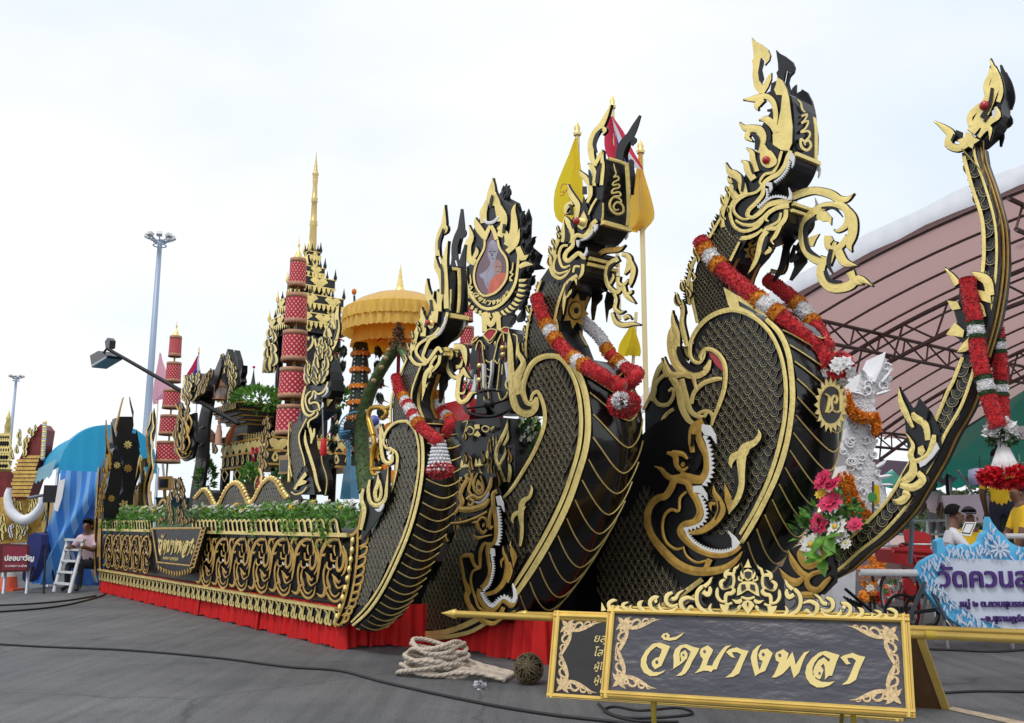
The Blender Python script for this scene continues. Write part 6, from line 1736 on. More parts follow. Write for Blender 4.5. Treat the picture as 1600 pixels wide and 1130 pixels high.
for u,r_ in((.10,.095),(.24,.085),(.26,.105),(.275,.085),(.29,.10),(.30,.08),(.48,.068),(.49,.09),(.505,.07),(.52,.088),(.53,.066),(.66,.056),(.70,.07),(.71,.056),(.73,.075),(.745,.06),(.76,.085),(.775,.075),(.79,.05),(.81,.055),(.82,.038),(.85,.042),(.86,.028),(.89,.026),(.9,.018),(.96,.01),(1.0,.001)):
 prof.append((r_*.66,hs*u))
mb=MB();mb.lathe(F(mc_s,mc_t,sp_b),prof,mat('spire_gold',(0.66,0.50,0.20),.4,.45,var=.1),18);mb.build('spire',TW)
flames(T(1.25),TW,M7('350,1130,160 340,900,150 350,700,110 390,520,60'),7,26,8,21,gold)
orn('bracket',TW,T(1.28),M7,[('Q','340,580 420,640 455,800 440,1000 380,1130 240,1130 220,1050 260,860 310,700'),('g','420,560,16 390,680,20 400,800,20 420,950,20 390,1130,20'),('g','350,600,14 300,760,20 250,930,22 225,1130,20'),('g','340,800,30 330,950,36 310,1100,30'),('g','345,640,0 370,720,20 350,820,16')])
flames(T(1.5),TW,M7('1230,1130,200 1260,850,170 1300,620,130 1320,480,80'),14,30,9,5,gold)
orn('gold_bracket',TW,T(1.45),M7,[('G','920,780,20 980,720,30 1010,640,26 1000,560,14'),('G','1100,800,20 1060,700,30 1040,600,20'),('G','930,610,16 950,590,24 930,570,14'),('G','1130,640,10 1110,610,24 1140,590,20'),('G','1170,740,10 1210,700,30 1200,640,24 1170,620,10')])
orn('large_flame',TW,T(1.42),M7,[('G','1250,440,40 1290,560,40 1280,760,40 1210,960,30'),('G','1420,60,0 1380,240,60 1400,420,60 1360,640,60 1280,820,40 1220,960,14'),('G','1330,200,30 1320,320,36 1360,440,30'),('K','1390,300,24 1390,430,24 1340,620,20')])
def altar(name,label,t_,x0,x1,ytop,ybot,depth,seed):
 a=T(t_).pt(x0,ybot);b=T(t_).pt(x1,ybot);c=T(t_).pt(x0,ytop);
 s0=loc_st(a)[0];s1=loc_st(b)[0];z0=a.z;z1=c.z
 o=thing(name,label,'altar',F((s0+s1)/2,t_+depth/2,z0))
 mb=MB();mb.box(F((s0+s1)/2,t_+depth/2,(z0+z1)/2),s1-s0,depth,z1-z0,black,AX3);mb.build('body',o)
 h=z1-z0
 for z in(z1,z0+h*.52,z0+.01):
  mb=MB();mb.box(F((s0+s1)/2,t_+depth/2,z),s1-s0+.04,depth+.04,.03,gold_shaded,AX3);mb.build('gold_rail',o)
 def m_(face,along,z,k):
  if face==0:
   n_,x_,p=-L,A,F(s0+along,t_,z)-L*.004
  else:
   n_,x_,p=A,L,F(s1,t_+along,z)+A*.004
  return Matrix.Translation(p)@Matrix((x_,-n_,Z)).transposed().to_4x4()@Matrix.Diagonal((k,1,k,1))
 for fc_,ln in((0,s1-s0),(1,depth)):
  n=max(2,int(ln/.26))
  for i in range(n):
   inst('scroll_motif',SCROLL,m_(fc_,ln*(i+.5)/n,z0+h*.62,.95),o)
  n=max(3,int(ln/.20))
  for i in range(n):
   inst('gold_leaf',LEAFG,m_(fc_,ln*(i+.5)/n,z0+h*.12,.95),o)
  n=max(4,int(ln/.10))
  for i in range(n):
   inst('gold_leaf',LEAFG,m_(fc_,ln*(i+.5)/n,z1+.012,.5),o)
 return o,s0,s1,z0,z1
AL,as0,as1,az0,az1=altar('altar','black altar with gold friezes under the spired tower',.95,346,418,696,735,2.0,1)
mb=MB()
for i,(wd,z0_,z1_)in enumerate(((.95,az1+.02,az1+.12),(.7,az1+.12,az1+.30),(.85,az1+.30,az1+.36),(1.0,az1+.36,az1+.42),(1.15,az1+.42,az1+.50),(1.3,az1+.50,az1+.60))):
 q=MB();c=T(1.35).pt(402,690);q.box(Vector((c.x,c.y,(z0_+z1_)/2)),wd,wd*.9,z1_-z0_-.004,black,AX3)
 q.box(Vector((c.x,c.y,z1_-.012)),wd+.03,wd*.9+.03,.018,gold_shaded,AX3);q.build('pedestal_step',AL)
for i in range(14):
 inst('gold_leaf',LEAFG,Matrix.Translation(Vector((c.x,c.y,az1+.49))-L*.60+A*(-.6+1.2*(i+.5)/14))@Matrix((A,L,Z)).transposed().to_4x4()@Matrix.Diagonal((.6,1,.6,1)),AL)
for i,(x_,y_)in enumerate(((352,742),(372,742),(392,740))):
 c_=T(1.05).pt(x_,y_)
 q=MB();q.box(Vector((c_.x,c_.y,(1.14+az0)/2)),.12,.12,az0-1.14,black,AX3);q.build('altar_leg',AL)
 orn('diamond',AL,T(.98),PX,[('g','%g,%g,2 %g,%g,2 %g,%g,2 %g,%g,2 %g,%g,2'%(x_,y_-9,x_+5,y_,x_,y_+11,x_-5,y_,x_,y_-9))],n=1,depth=.6)
foliage('potted_shrub','bright green clipped foliage on the pedestal left of the tall red parasol','plant',T(1.1).pt(402,624),(.52,.35,.17),620,.10,(leaf_m,leaf_l,leaf_l),((flower_p,3),),ax=(A,L,Z))
foliage('potted_shrub','leafy green plant between the two humps of the wavy naga body','plant',T(.6).pt(393,752),(.14,.12,.26),220,.10,(leaf_m,leaf_l,leaf_m))
foliage('potted_shrub','leafy green plant beside the leaning black blade','plant',T(.6).pt(322,748),(.16,.12,.26),240,.10,(leaf_m,leaf_l,leaf_m),((flower_w,2),))
foliage('potted_shrub','dark green plant under the small wooden picture frame','plant',T(.7).pt(440,754),(.16,.12,.16),160,.09,(leaf_d,leaf_m))
foliage('potted_shrub','spray of green leaves behind the balustrade naga head','plant',T(1.4).pt(533,622),(.16,.12,.12),140,.09,(leaf_l,leaf_m),((flower_w,2),))
for lab,x_,y_ in(('pink flower spray at the upper corner of the altar front',398,703),('pink flower spray low at the corner of the altar front',398,722),('pink flower spray beside the leaning black blade',325,716),('red flower heads above the plant beside the black blade',320,733)):
 t_=thing('flower_spray',lab,'flowers',T(.8).pt(x_,y_),'pink flower sprays round the altar')
 for i in range(6):
  fb=MB();blossom(fb,T(.8).pt(x_+rnd.uniform(-4,4),y_+rnd.uniform(-6,6)),-L+rv()*.6,.055,flower_p,6,2);fb.build('bloom',t_)
  # balustrade naga with a wavy body
tb=.28
NB0=thing('balustrade_naga','smaller naga with a wavy humped body along the deck, between parasol and fan','naga statue',T(tb).pt(480,800))
PB=T(tb)
prism('body',NB0,PB,O3('0,640 60,570 120,520 190,455 250,500 300,600 370,735 430,700 500,560 580,420 680,350 760,400 830,540 900,690 990,620 1060,480 1130,360 1230,280 1330,330 1420,480 1480,590 1560,600 1700,620 1700,900 0,900'),.22,smooth=1)
orn('body_crest',NB0,PB,O3,[('g','60,600,30 130,520,34 190,470,34 250,520,34 310,640,34 375,740,34 440,690,34 510,540,34 590,410,36 680,360,36 760,410,36 830,550,36 900,690,36 990,610,36 1060,470,36 1140,350,36 1230,290,36 1330,350,36 1420,510,36 1490,600,36')],gm=gold_shaded)
q_=crs(O3('60,600 130,520 190,470 250,520 310,640 375,740 440,690 510,540 590,410 680,360 760,410 830,550 900,690 990,610 1060,470 1140,350 1230,290 1330,350 1420,510 1490,600'),3)
mb=MB()
for i in range(len(q_)-1):
 x_,y_=q_[i];dx,dy=q_[i+1][0]-x_,q_[i+1][1]-y_
 l_=math.hypot(dx,dy)or 1
 nx,ny=dy/l_,-dx/l_
 c_=PB.pt(x_+nx*2.6,y_+ny*2.6)
 q=MB();q.ball(c_,.032,gold,6);q.build('crest_bead',NB0)
scales(NB0,PB,O3('20,650 120,540 190,480 250,540 370,760 450,700 580,450 680,380 750,430 890,710 990,640 1130,390 1230,310 1330,370 1470,620 1600,640 1600,830 20,830'),.075,.05,None,(),300,SCALE_S)
prism('neck',NB0,PB,M8('440,740 380,850 330,1000')+O1('350,200 330,400 345,600 370,800 400,950 380,1130 720,1130 690,900 640,820 590,700 580,560 520,350 510,200 600,0 640,-60 600,-150 500,-250'),.2,smooth=1)
scales(NB0,PB,O1('360,0 570,0 495,180 500,350 565,560 570,660 420,900 385,800 355,600 345,400 365,200'),.05,.034,None,(),200,SCALE_S)
orn('neck_border',NB0,PB,O1,[('g','620,-60,16 560,60,16 500,200,18 510,350,18 570,560,18 590,680,14'),('g','345,0,12 335,200,14 328,400,14 345,620,14 385,850,14'),('g','600,120,0 600,300,40 680,560,44 740,760,44 780,950,40 830,1080,30'),('g','640,0,30 680,140,40 700,240,40 690,330,20'),('g','740,100,20 730,200,36 690,310,20'),('P','600,770 625,830 560,900 630,920 600,960 480,1000 450,1060 410,1040 500,900'),('g','380,1090,16 450,1130,20 560,1090,20 620,1010,14')])
prism('tail_leaf',NB0,PB.shift(-.1),O1('840,480 850,600 900,760 935,900 930,1050 900,1130 830,1130 780,900 790,650'),.06,smooth=2)
orn('tail_border',NB0,PB.shift(-.09),O1,[('g','845,480,10 860,640,14 915,800,16 935,950,16 910,1130,14')])
prism('head',NB0,PB.shift(.01),M8('600,0 800,0 850,200 870,330 890,500 850,600 740,620 760,820 700,880 640,950 560,930 460,860 440,700 470,520 540,430'),.16,smooth=1)
hp=PB.shift(.02)
orn('cheek',NB0,hp,M8,[('g','850,370,20 820,460,26 760,540,28 690,560,26 640,520,22 620,530,22 600,600,24 560,650,24 570,710,26 640,690,26 700,720,28 720,820,16'),('g','590,520,14 550,540,20 500,620,22 510,730,22 560,830,22 640,830,20 700,800,14'),('g','500,440,20 470,560,30 450,700,36 480,840,36 550,900,36 620,870,26 640,820,20'),('g','690,830,14 690,880,24 640,930,24 560,980,22 540,1080,18'),('W','830,440,16 840,520,26 800,580,20 760,600,10'),('W','650,560,10 660,610,24 645,650,10'),('W','770,690,10 765,760,24 740,790,10')])
orn('tongue',NB0,PB.shift(-.06),M8,[('P','700,640 780,590 860,640 930,650 890,690 850,760 810,720')],gm=gold)
flames(PB.shift(.02),NB0,M8('720,420,150 740,200,220 780,0,240 800,-200,200'),16,30,7,9,gold)
flames(PB.shift(.02),NB0,M8('560,420,60 600,200,80'),4,34,6,12,gold)
tt=thing('tassel','thin red hanging tassel under the balustrade naga jaw','tassel',PB.shift(.05).pt(504,690))
mb=MB();mb.tube([PB.shift(.05).pt(504,640),PB.shift(.05).pt(505,686)],.008,white_plush,5);mb.build('cord',tt)
mb=MB();mb.lathe(PB.shift(.05).pt(505,712),[(.03,0),(.04,.05),(.03,.17),(.015,.2)],rose_b,10);mb.build('fringe',tt)
# offering tower, fan, arch, parasol, gilded chair
bx=T(1.25).pt(559,700)
BS=thing('offering_tower','dark leaf offering tower ringed with orange marigolds under the yellow parasol','offering',(bx.x,bx.y,1.14))
bp=YP(bx.y)
dark_leaf=mat('banana_leaf_dark',(0.014,0.03,0.016),0.55,var=.4,scale=20,bump=.4)
orange_f=mat('marigold',(0.88,0.24,0.015),0.7,var=.35,scale=25)
ys=[536,555,580,606,631,655,680,705,735]
for i in range(len(ys)-1):
 z0,z1=bp.pt(559,ys[i+1]).z,bp.pt(559,ys[i]).z
 k=1+.06*i
 mb=MB();mb.lathe((bx.x,bx.y,0),[(.09*k,z1),(.105*k,(z0+z1)/2),(.115*k,z0+.02)],dark_leaf,14);mb.build('leaf_drum',BS)
 mb=MB()
 for j in range(16):
  a=j*.3927
  blossom(mb,Vector((bx.x+math.cos(a)*.12*k,bx.y+math.sin(a)*.12*k,z0+.01)),Vector((math.cos(a),math.sin(a),.2)),.045,orange_f,6,2)
 mb.build('marigold_ring',BS)
 for sg in(-1,1):
  c=Vector((bx.x+sg*.22*k,bx.y-.02,(z0+z1)/2+.02))
  mb=MB()
  for j in range(26):
   leaf(mb,c+rv()*.05,Vector((sg*.3,0,-1))+rv()*.4,rv(),.13,.05,dark_leaf)
  mb.build('leaf_wing',BS)
  mb=MB();mb.tube([c+Z*.08,c+Vector((sg*.06,0,.12)),c+Vector((sg*.13,0,.09))],[.012,.010,.003],red_paint,5);mb.build('red_tendril',BS)
for sg in(-1,1):
 mb=MB()
 for i in range(26):
  mb.ball((bx.x+sg*.055,bx.y-.125-i*.0016,bp.pt(559,548+i*6.6).z),.012,net,5)
 mb.build('bead_string',BS,kind='stuff')
bluep=mat('fan_blue',(0.13,0.46,0.74),0.3,coat=.3)
fp=T(.9)
FN=thing('electric_fan','light blue electric stand fan beside the woven green arch','fan',fp.pt(532,792))
mb=MB();a_,b_=fp.pt(516,790),fp.pt(541,786);mb.box((a_+b_)/2,.26,.22,.05,bluep,AX3);mb.build('base',FN)
prism('stand',FN,fp,O1('1180,680 1265,680 1280,900 1275,1200 1110,1200 1150,900'),.12,bluep,smooth=1)
mb=MB();mb.tube([fp.pt(545,730),fp.pt(545,700),fp.pt(541,678)],.028,bluep,8);mb.build('neck',FN)
hub=fp.pt(541,677)
fd=(A*1.0-L*.12).normalized()
mb=MB();mb.lathe(hub+fd*-.05,[(0,-.1),(.06,-.09),(.08,-.02),(.075,.08),(.05,.13),(0,.13)],bluep,14,True,fd);mb.build('motor',FN)
dk=mat('fan_guard',(0.03,0.03,0.035),.4)
gx=fd.cross(Z).normalized();gy=gx.cross(fd)
gc=fp.pt(556,674)+fd*.05
mb=MB();mb.tube([hub+fd*.1,gc],.03,bluep,8);mb.tube([gc+(gx*math.cos(a)+gy*math.sin(a))*.235 for a in[2*math.pi*i/32 for i in range(32)]],.009,bluep,6,closed=True);mb.build('guard_rim',FN)
mb=MB()
for i in range(36):
 a=2*math.pi*i/36
 e_=gx*math.cos(a)+gy*math.sin(a)
 for sd_ in(-1,1):
  mb.tube([gc+fd*.07*sd_+e_*.03,gc+fd*.06*sd_+e_*.15,gc+e_*.235],.0035,dk,4)
mb.build('guard_wires',FN,kind='stuff')
for i in range(3):
 a=2*math.pi*i/3
 mb=MB();e_=gx*math.cos(a)+gy*math.sin(a);f_=gx*math.cos(a+.9)+gy*math.sin(a+.9)
 mb.add([gc+e_*.03,gc+e_*.19+fd*.03,gc+(e_+f_)*.11,gc+f_*.19-fd*.03,gc+f_*.03],[(0,1,2,3,4)],dk);mb.build('blade',FN)
weave=mat('woven_leaf',(0.07,0.12,0.035),0.6,var=.5,scale=35,bump=.8,bscale=60)
AR=thing('woven_arch','arch of plaited green leaves rising to a dried flower cone beside the blue fan','arch',T(.8).pt(570,770))
ar=[(573,768),(568,730),(565,695),(566,660),(575,622),(590,588),(606,562),(622,540)]
mb=MB();pts=[T(.8).pt(x,y)for x,y in crs(ar,5)];mb.tube(pts,[.100-.04*i/len(pts)for i in range(len(pts))],weave,10);mb.build('near_leg',AR)
pl_m=mat('plait',(0.16,0.22,0.06),.6)
mb=MB()
for k in range(2):
 for st_ in(0,math.pi):
  hp_=[]
  for i,p in enumerate(pts):
   tg=(pts[min(i+1,len(pts)-1)]-pts[max(i-1,0)]).normalized()
   xx=tg.cross(L).normalized();a=(i*1.3)*(1 if k else-1)+st_
   hp_.append(p+(xx*math.cos(a)-L*abs(math.sin(a))*(1 if True else 0))*(.102-.04*i/len(pts)))
  mb.tube(hp_,.008,pl_m,4)
mb.build('plait',AR)
mb=MB();pts2=[T(.8).pt(x,y)for x,y in crs([(622,540),(632,556),(642,582),(650,620)],5)];mb.tube(pts2,.045,weave,10);mb.build('far_leg',AR)
cone_m=mat('dried_cone',(0.12,0.05,0.02),.8,var=.5,scale=40)
mb=MB()
for i in range(260):
 u=rnd.random()
 p=T(.8).pt(624,552-44*u)+Vector((rnd.uniform(-1,1),rnd.uniform(-1,1),0))*.13*(1-u*.85)
 leaf(mb,p,rv()+Z*.4,rv(),.05,.03,cone_m)
mb.build('flower_cone',AR)
knot=mat('knot_tan',(0.40,0.28,0.14),.7)
for x_,y_ in((603,560),(596,574),(584,595),(608,547),(574,643)):
 q=MB();q.ball(T(.72).pt(x_,y_),.035,knot,8,(1,1,.8));q.build('knot',AR)
ux_=T(1.6).pt(622,590)
up=YP(ux_.y)
UM=thing('golden_parasol','large golden parasol with two ruffled satin layers behind the shortest naga','parasol',(ux_.x,ux_.y,1.14))
satin_g=mat('gold_satin',(0.92,0.60,0.10),0.38,.0,var=.16,scale=10,trans=.4,stretch=(3,3,.6),sheen=.3)
satin_o=mat('amber_satin',(0.90,0.40,0.03),0.5,trans=.55,var=.12,scale=7)
UR=86/pxm(Vector((ux_.x,ux_.y,up.pt(622,520).z)))
zr=up.pt(622,521).z
zt_=zr+.30
C_=Vector((ux_.x,ux_.y,0))
mb=MB();mb.lathe(C_,[(.02,zt_+.27),(UR*.25,zt_+.25),(UR*.5,zt_+.20),(UR*.75,zt_+.12),(UR*.93,zt_+.03),(UR,zt_-.01)],satin_g,48);mb.build('canopy',UM)
def ruffled(z0,z1,r0,r1,per,amp,m_):
 N=220
 vs=[]
 for j,(z,r_)in enumerate(((z0,r0),((z0*.6+z1*.4),r0*.6+r1*.4),(z1,r1))):
  for i in range(N):
   a=2*math.pi*i/N
   k=(0.25,.7,1)[j]*amp*(math.sin(a*per)+.5*math.sin(a*per*2.3+1))
   vs.append(C_+Vector((math.cos(a)*(r_+k),math.sin(a)*(r_+k),z+(.008*math.sin(a*per*1.7)if j==2 else 0))))
 fs=[(j*N+i,j*N+(i+1)%N,(j+1)*N+(i+1)%N,(j+1)*N+i)for j in range(2)for i in range(N)]
 mb=MB();mb.add(vs,fs,m_,True);return mb
ruffled(zt_,zt_-.17,UR,UR+.02,42,.016,satin_g).build('upper_frill',UM)
ruffled(zt_-.12,zr-.02,UR-.01,UR+.012,38,.016,satin_g).build('lower_frill',UM)
ruffled(zr+.08,zr-.19,UR-.16,UR-.10,30,.010,satin_o).build('inner_valance',UM)
mb=MB();mb.lathe(C_,[(.02,zt_+.14),(UR-.04,zt_-.04)],satin_o,40);mb.build('lining',UM)
mb=MB();mb.tube([C_+Z*1.14,C_+Z*(zt_+.15)],.024,mat('pole_magenta',(.20,.02,.06),.4),8);mb.build('pole',UM)
mb=MB();mb.lathe(C_+Z*(zt_+.25),[(.07,0),(.06,.06),(.045,.08),(.05,.1),(.035,.14),(.04,.16),(.025,.2),(.03,.22),(.018,.27),(.02,.29),(.01,.34),(.0,.42)],gold,12);mb.build('finial',UM)
for i in range(8):
 a=2*math.pi*i/8+.2
 mb=MB();mb.tube([C_+Z*(zt_+.02),C_+Vector((math.cos(a),math.sin(a),0))*(UR-.05)+Z*(zt_-.06)],.009,brown,5);mb.build('rib',UM)
sm=thing('torch_finial','small orange knob on a dark stick left of the golden parasol','ornament',T(2.6).pt(553,520))
mb=MB();mb.tube([T(2.6).pt(555,520),T(2.6).pt(553.6,462)],.02,dark_leaf,6);mb.build('stick',sm)
mb=MB();mb.ball(T(2.6).pt(553.4,456),.045,orange_f,8,(1,1,1.3));mb.build('knob',sm)
sm=thing('torch_finial','dark green pointed finial above the clipped foliage on the pedestal','ornament',T(2.2).pt(395,620))
mb=MB();q=T(2.2).pt(395,608);mb.lathe(q,[(.16,0),(.12,.05),(.05,.1),(.03,.2),(.0,.42)],dark_leaf,8);mb.build('stick',sm)
mb=MB();mb.ball(q+Z*.43,.03,flower_p,8);mb.build('knob',sm)
GD=thing('gilded_chair','gilded chair back with scrolled arms and orange cloth behind the shortest naga','chair',T(.55).pt(592,740))
gp=T(.55)
gilt=mat('gilt',(0.62,0.36,0.05),.3,.7)
for s_ in(F3('190,1128 150,980 125,900 150,800 220,770 310,780 350,830 340,880 300,910'),F3('300,790 380,780 430,745'),F4('330,600 335,400 360,250 320,100 290,0'),F4('330,590 450,585'),F4('340,560 345,640 400,660')):
 mb=MB();mb.tube([gp.pt(x,y)for x,y in crs(s_,4)],.028,gilt,8);mb.build('gilt_rail',GD)
for s_,m_ in(('490,30 560,0 580,40 540,130 490,100',orange_f),('450,530 490,540 500,620 480,640 460,600',orange_f),('560,620 610,600 600,720 570,760 550,700',orange_f),('350,60 440,30 450,140 400,200 350,160',flower_w),('390,70 430,90 440,160 400,150',red_paint)):
 prism('cushion',GD,T(.62),F4(s_),.08,m_,smooth=2)
mb=MB();mb.ball(T(.7).pt(584,658),.07,mat('ball_blue',(.12,.16,.5),.3),10);mb.build('ornament_ball',GD)
orn('chair_carving',GD,T(.6),F4,[('G','370,480,20 400,400,40 420,330,30 400,280,16'),('G','440,480,20 420,420,30 450,380,20')],gm=gilt)
# rear half: carved masses, blade, lantern, nagas seen from behind
RN=thing('rear_naga','taller black naga back with gold flowers at the rear end of the float','naga statue',F(-9.3,.8,1.14),'black nagas facing away at the rear')
sp1=S(-8.9)
prism('back',RN,sp1,O5('370,310 330,470 330,560 300,700 340,800 430,1000 420,1130')+O6('430,560 350,700 340,1000 560,1000 600,500 640,200 680,0')+O5('690,900 660,750 610,640 560,560 590,450 580,310'),.5,smooth=1)
prism('horn',RN,sp1.shift(-.02),O5('440,0 395,180 350,420 300,560 310,450 370,200 420,20'),.06,gold_shaded,smooth=1)
prism('horn',RN,sp1.shift(-.2),O5('530,0 560,130 590,240 585,320 560,200 540,100'),.06,smooth=1)
prism('horn',RN,sp1.shift(-.2),O5('640,510 660,640 690,800 650,700 570,570 620,580'),.06,smooth=1)
for(M_,x_,y_,r_,gm)in((O5,495,750,8,gold),(O6,495,220,8,gold_shaded),(O6,435,790,9.5,gold)):
 p_=M_('%d,%d'%(x_,y_))[0];star('flower',RN,sp1.shift(.01),p_[0],p_[1],r_*.9,r_*.9,8 if r_<9 else 6,gm)
RN2=thing('rear_naga','lower black naga back with two gold flowers at the outer rear corner','naga statue',F(-9.3,.1,1.14),'black nagas facing away at the rear')
prism('back',RN2,S(-8.8),O5('260,850 300,800 370,880 400,1000 415,1130')+O6('410,200 400,500 350,700 330,1000 120,1000 110,700 180,500 240,150'),.35,smooth=1)
prism('horn',RN2,S(-8.78),O5('240,390 290,560 330,690 300,800 270,730 250,560'),.05,smooth=1)
prism('edge_board',RN2,S(-8.75),O5('160,360 185,600 200,780 250,900 240,1130')+O6('180,300 100,600 60,1000 0,1000 60,600 130,330 180,0')+O5('140,960 160,780 150,560'),.05,black,smooth=1)
orn('edge_carving',RN2,S(-8.74),O5,[('g','160,370,0 170,600,20 185,760,30 210,900,30 215,1130,30'),('g','150,900,14 190,980,30 230,1060,24')],gm=gold_shaded)
orn('edge_carving',RN2,S(-8.74),O6,[('g','190,0,30 160,250,34 100,480,34 60,750,34 40,1000,34'),('g','150,280,16 120,520,30 90,700,24')],gm=gold_shaded)
flames(S(-8.73),RN2,O6('60,1000,60 100,600,70 170,250,50'),9,14,3.4,77,gold_shaded)
for(M_,x_,y_,r_,gm)in((O5,325,1070,6,gold),(O6,238,690,6,gold_shaded)):
 p_=M_('%d,%d'%(x_,y_))[0];star('flower',RN2,S(-8.78),p_[0],p_[1],r_,r_,8,gm)
CM=thing('carved_flames','mass of carved gold flames rising above the side name board','carving',T(.0).pt(268,820),'carved gold flame masses')
flames(T(.0),CM,O6('1240,1100,380 1260,900,300 1290,700,200 1300,560,150 1290,440,100'),26,17,3.6,31,gold_shaded)
flames(T(-.02),CM,O6('1000,1090,40 1100,1000,60'),4,8,2.5,32,gold_shaded)
flames(T(-.02),CM,M3('900,560,40 1000,480,60 1150,480,60'),6,10,3,35,gold_shaded)
CM2=thing('carved_flames','gold carved columns and flames between the rear nagas and the red parasol','carving',T(.6).pt(220,800),'carved gold flame masses')
for k,s_ in enumerate(('600,920,40 620,700,50 600,500,50 660,330,40 690,130,40','660,920,60 700,700,60 690,560,60','780,920,20 770,600,24 790,400,24 770,100,14','900,920,30 850,700,36 850,500,30 900,300,30 940,150,20 900,-100,24 890,-400,0','860,200,50 850,70,40')):
 mb=MB();mb.ribbon(O6(s_),T(.6),.0+k*.02,.05,gold_shaded,black,.02,True,4);mb.build('carved_column',CM2)
for x_,y_ in((219,722),(234.5,716),(211,734),(224,741),(211,743)):
 mb=MB();mb.lathe(T(.55).pt(x_,y_),[(.05,-.08),(.06,0),(.03,.05),(.035,.07),(0,.14)],gold,8);mb.build('column_cap',CM2)
flames(T(.6),CM2,O6('620,920,100 680,700,140 720,500,100'),12,16,3.5,33,gold_shaded)
orn('outer_post',CM2,T(.1),O5,[('g','920,200,0 905,350,14 920,480,20 880,600,22 900,760,20 890,900,20 920,1130,24'),('g','880,230,8 860,400,14 810,520,10'),('Q','910,180 940,350 930,560 900,700 860,560 820,640 800,480 860,330')])
orn('outer_post',CM2,T(.1),O6,[('g','930,150,24 890,350,26 850,480,26 850,650,28 890,850,28 920,1000,24'),('g','880,580,0 870,700,24 900,820,20')],gm=gold_shaded)
CS=thing('carved_shield','rounded gold carved shield and scrolls at the middle of the float side','carving',T(.35).pt(292,700))
prism('shield',CS,T(.35),O4('350,520 300,640 290,900 390,960 480,1040 560,1000 620,800 600,600 560,490 500,560 450,640'),.2)
orn('shield_carving',CS,T(.35),O4,[('g','560,500,26 600,600,30 605,760,30 560,900,30 490,1000,26'),('g','340,530,24 350,640,30 330,760,34 370,880,34 450,970,26'),('g','400,660,20 430,740,30 480,700,26 470,640,16'),('g','440,780,20 500,820,30 540,760,26 520,690,20'),('g','400,830,16 440,900,26 500,910,20'),('g','500,560,20 530,600,26 520,650,14'),('g','490,700,18 400,770,20')],gm=gold,n=3)
flames(T(.31),CS,O4('350,980,60 400,800,120 520,680,160 560,560,120'),12,16,5,44,gold)
flames(T(.26),CS,O6('1300,0,120 1340,-300,140 1400,-600,120 1450,-900,90'),16,18,5,43,gold_shaded)
flames(T(.3),CS,O4('600,900,60 680,740,70 760,600,60 800,520,30'),10,15,4,41,gold_shaded,lean=.35)
for k,s_ in enumerate(('1300,-600,30 1400,-500,50 1480,-380,40 1420,-250,40','1290,-200,30 1350,-60,40 1450,0,30','1320,-430,20 1330,-300,30 1380,-150,26','1480,-620,20 1530,-500,30 1500,-380,20','1280,-800,0 1340,-650,30 1440,-480,40 1460,-330,30 1500,-180,26 1450,-60,26 1380,20,20','1260,-250,16 1300,-50,30 1380,60,24 1480,30,20 1530,-60,14')):
 mb=MB();mb.ribbon([(a,b,c*.9)for a,b,c in O6(s_)],T(.28),.002*k,.03,gold_shaded,black,.012,True,4);mb.build('scroll_band',CS)
prism('scroll_back',CS,T(.3),O6('1290,-820 1420,-600 1540,-650 1560,-200 1500,60 1380,110 1270,20 1250,-200 1330,-400'),.05,smooth=1)
BLD=thing('black_blade','tall black blade with three gold bands leaning over the deck','ornament',T(.5).pt(305,820))
prism('blade',BLD,T(.5),D3('735,195 698,285 668,350 640,440 620,520 605,620 600,760 560,1020 612,1020 645,850 660,700 668,560 690,430 715,330 738,250'),.05)
for s_ in('90,265,6 140,300,14 195,265,6','80,530,8 130,580,18 190,530,8','50,800,4 100,815,8 160,795,4'):
 orn('gold_band',BLD,T(.5),O2,[('g',s_)],n=3)
FS=thing('flame_shrine','tall gold flame frame with a black back, behind the hanging lantern','carving',T(.9).pt(350,690))
prism('back',FS,T(1.25),O4('1130,300 1190,180 1215,80 1240,170 1265,250 1300,480 1330,430 1350,350 1345,480 1320,560 1340,640 1310,700 1330,760 1250,880 1270,1130')+O2('620,540 740,520 760,300 740,80 640,60'),.1,smooth=1)
flames(T(.9),FS,O4('1080,1050,300 1100,700,300 1100,450,240 1095,250,110'),34,19,4.4,51,gold)
prism('board',FS,T(.95),O4('1090,60 1000,320 960,600 1000,1100 1180,1100 1220,700 1190,420'),.1,smooth=1)
for s_ in('230,290 330,390 350,480 300,520 230,460','640,230 620,300 560,520 520,520 530,400'):
 prism('orange_leaf',FS,T(.8),O2(s_),.05,mat('orange_leaf',(.42,.11,.03),.6),smooth=2)
flames(T(.8),FS,O2('300,740,100 330,560,90'),4,18,5,52,gold)
LN=thing('hanging_lantern','small copper hanging lantern in front of the gold flame frame','lantern',T(.6).pt(343,612))
lc=T(.6).pt(343,612);k=1/pxm(lc)
copper=mat('copper',(.34,.16,.09),.4,.5)
mb=MB();mb.lathe(lc,[(12*k,-13*k),(11*k,-12*k),(9.5*k,-10*k)],copper,12);mb.build('base_ring',LN)
mb=MB();mb.lathe(lc,[(9*k,-10*k),(9.5*k,7*k)],mat('lantern_glass',(.42,.36,.36),.2),12,False);mb.build('glass',LN)
mb=MB();mb.lathe(lc,[(11*k,7*k),(11*k,9*k),(8*k,10*k),(6*k,14*k),(3*k,15*k),(3*k,18*k),(0,22*k)],copper,12);mb.build('cap',LN)
for i in range(6):
 a=i*math.pi/3
 mb=MB();mb.tube([lc+Vector((math.cos(a)*10*k,math.sin(a)*10*k,-10*k)),lc+Vector((math.cos(a)*10.4*k,math.sin(a)*10.4*k,8*k))],.8*k,copper,5);mb.build('cage_bar',LN)
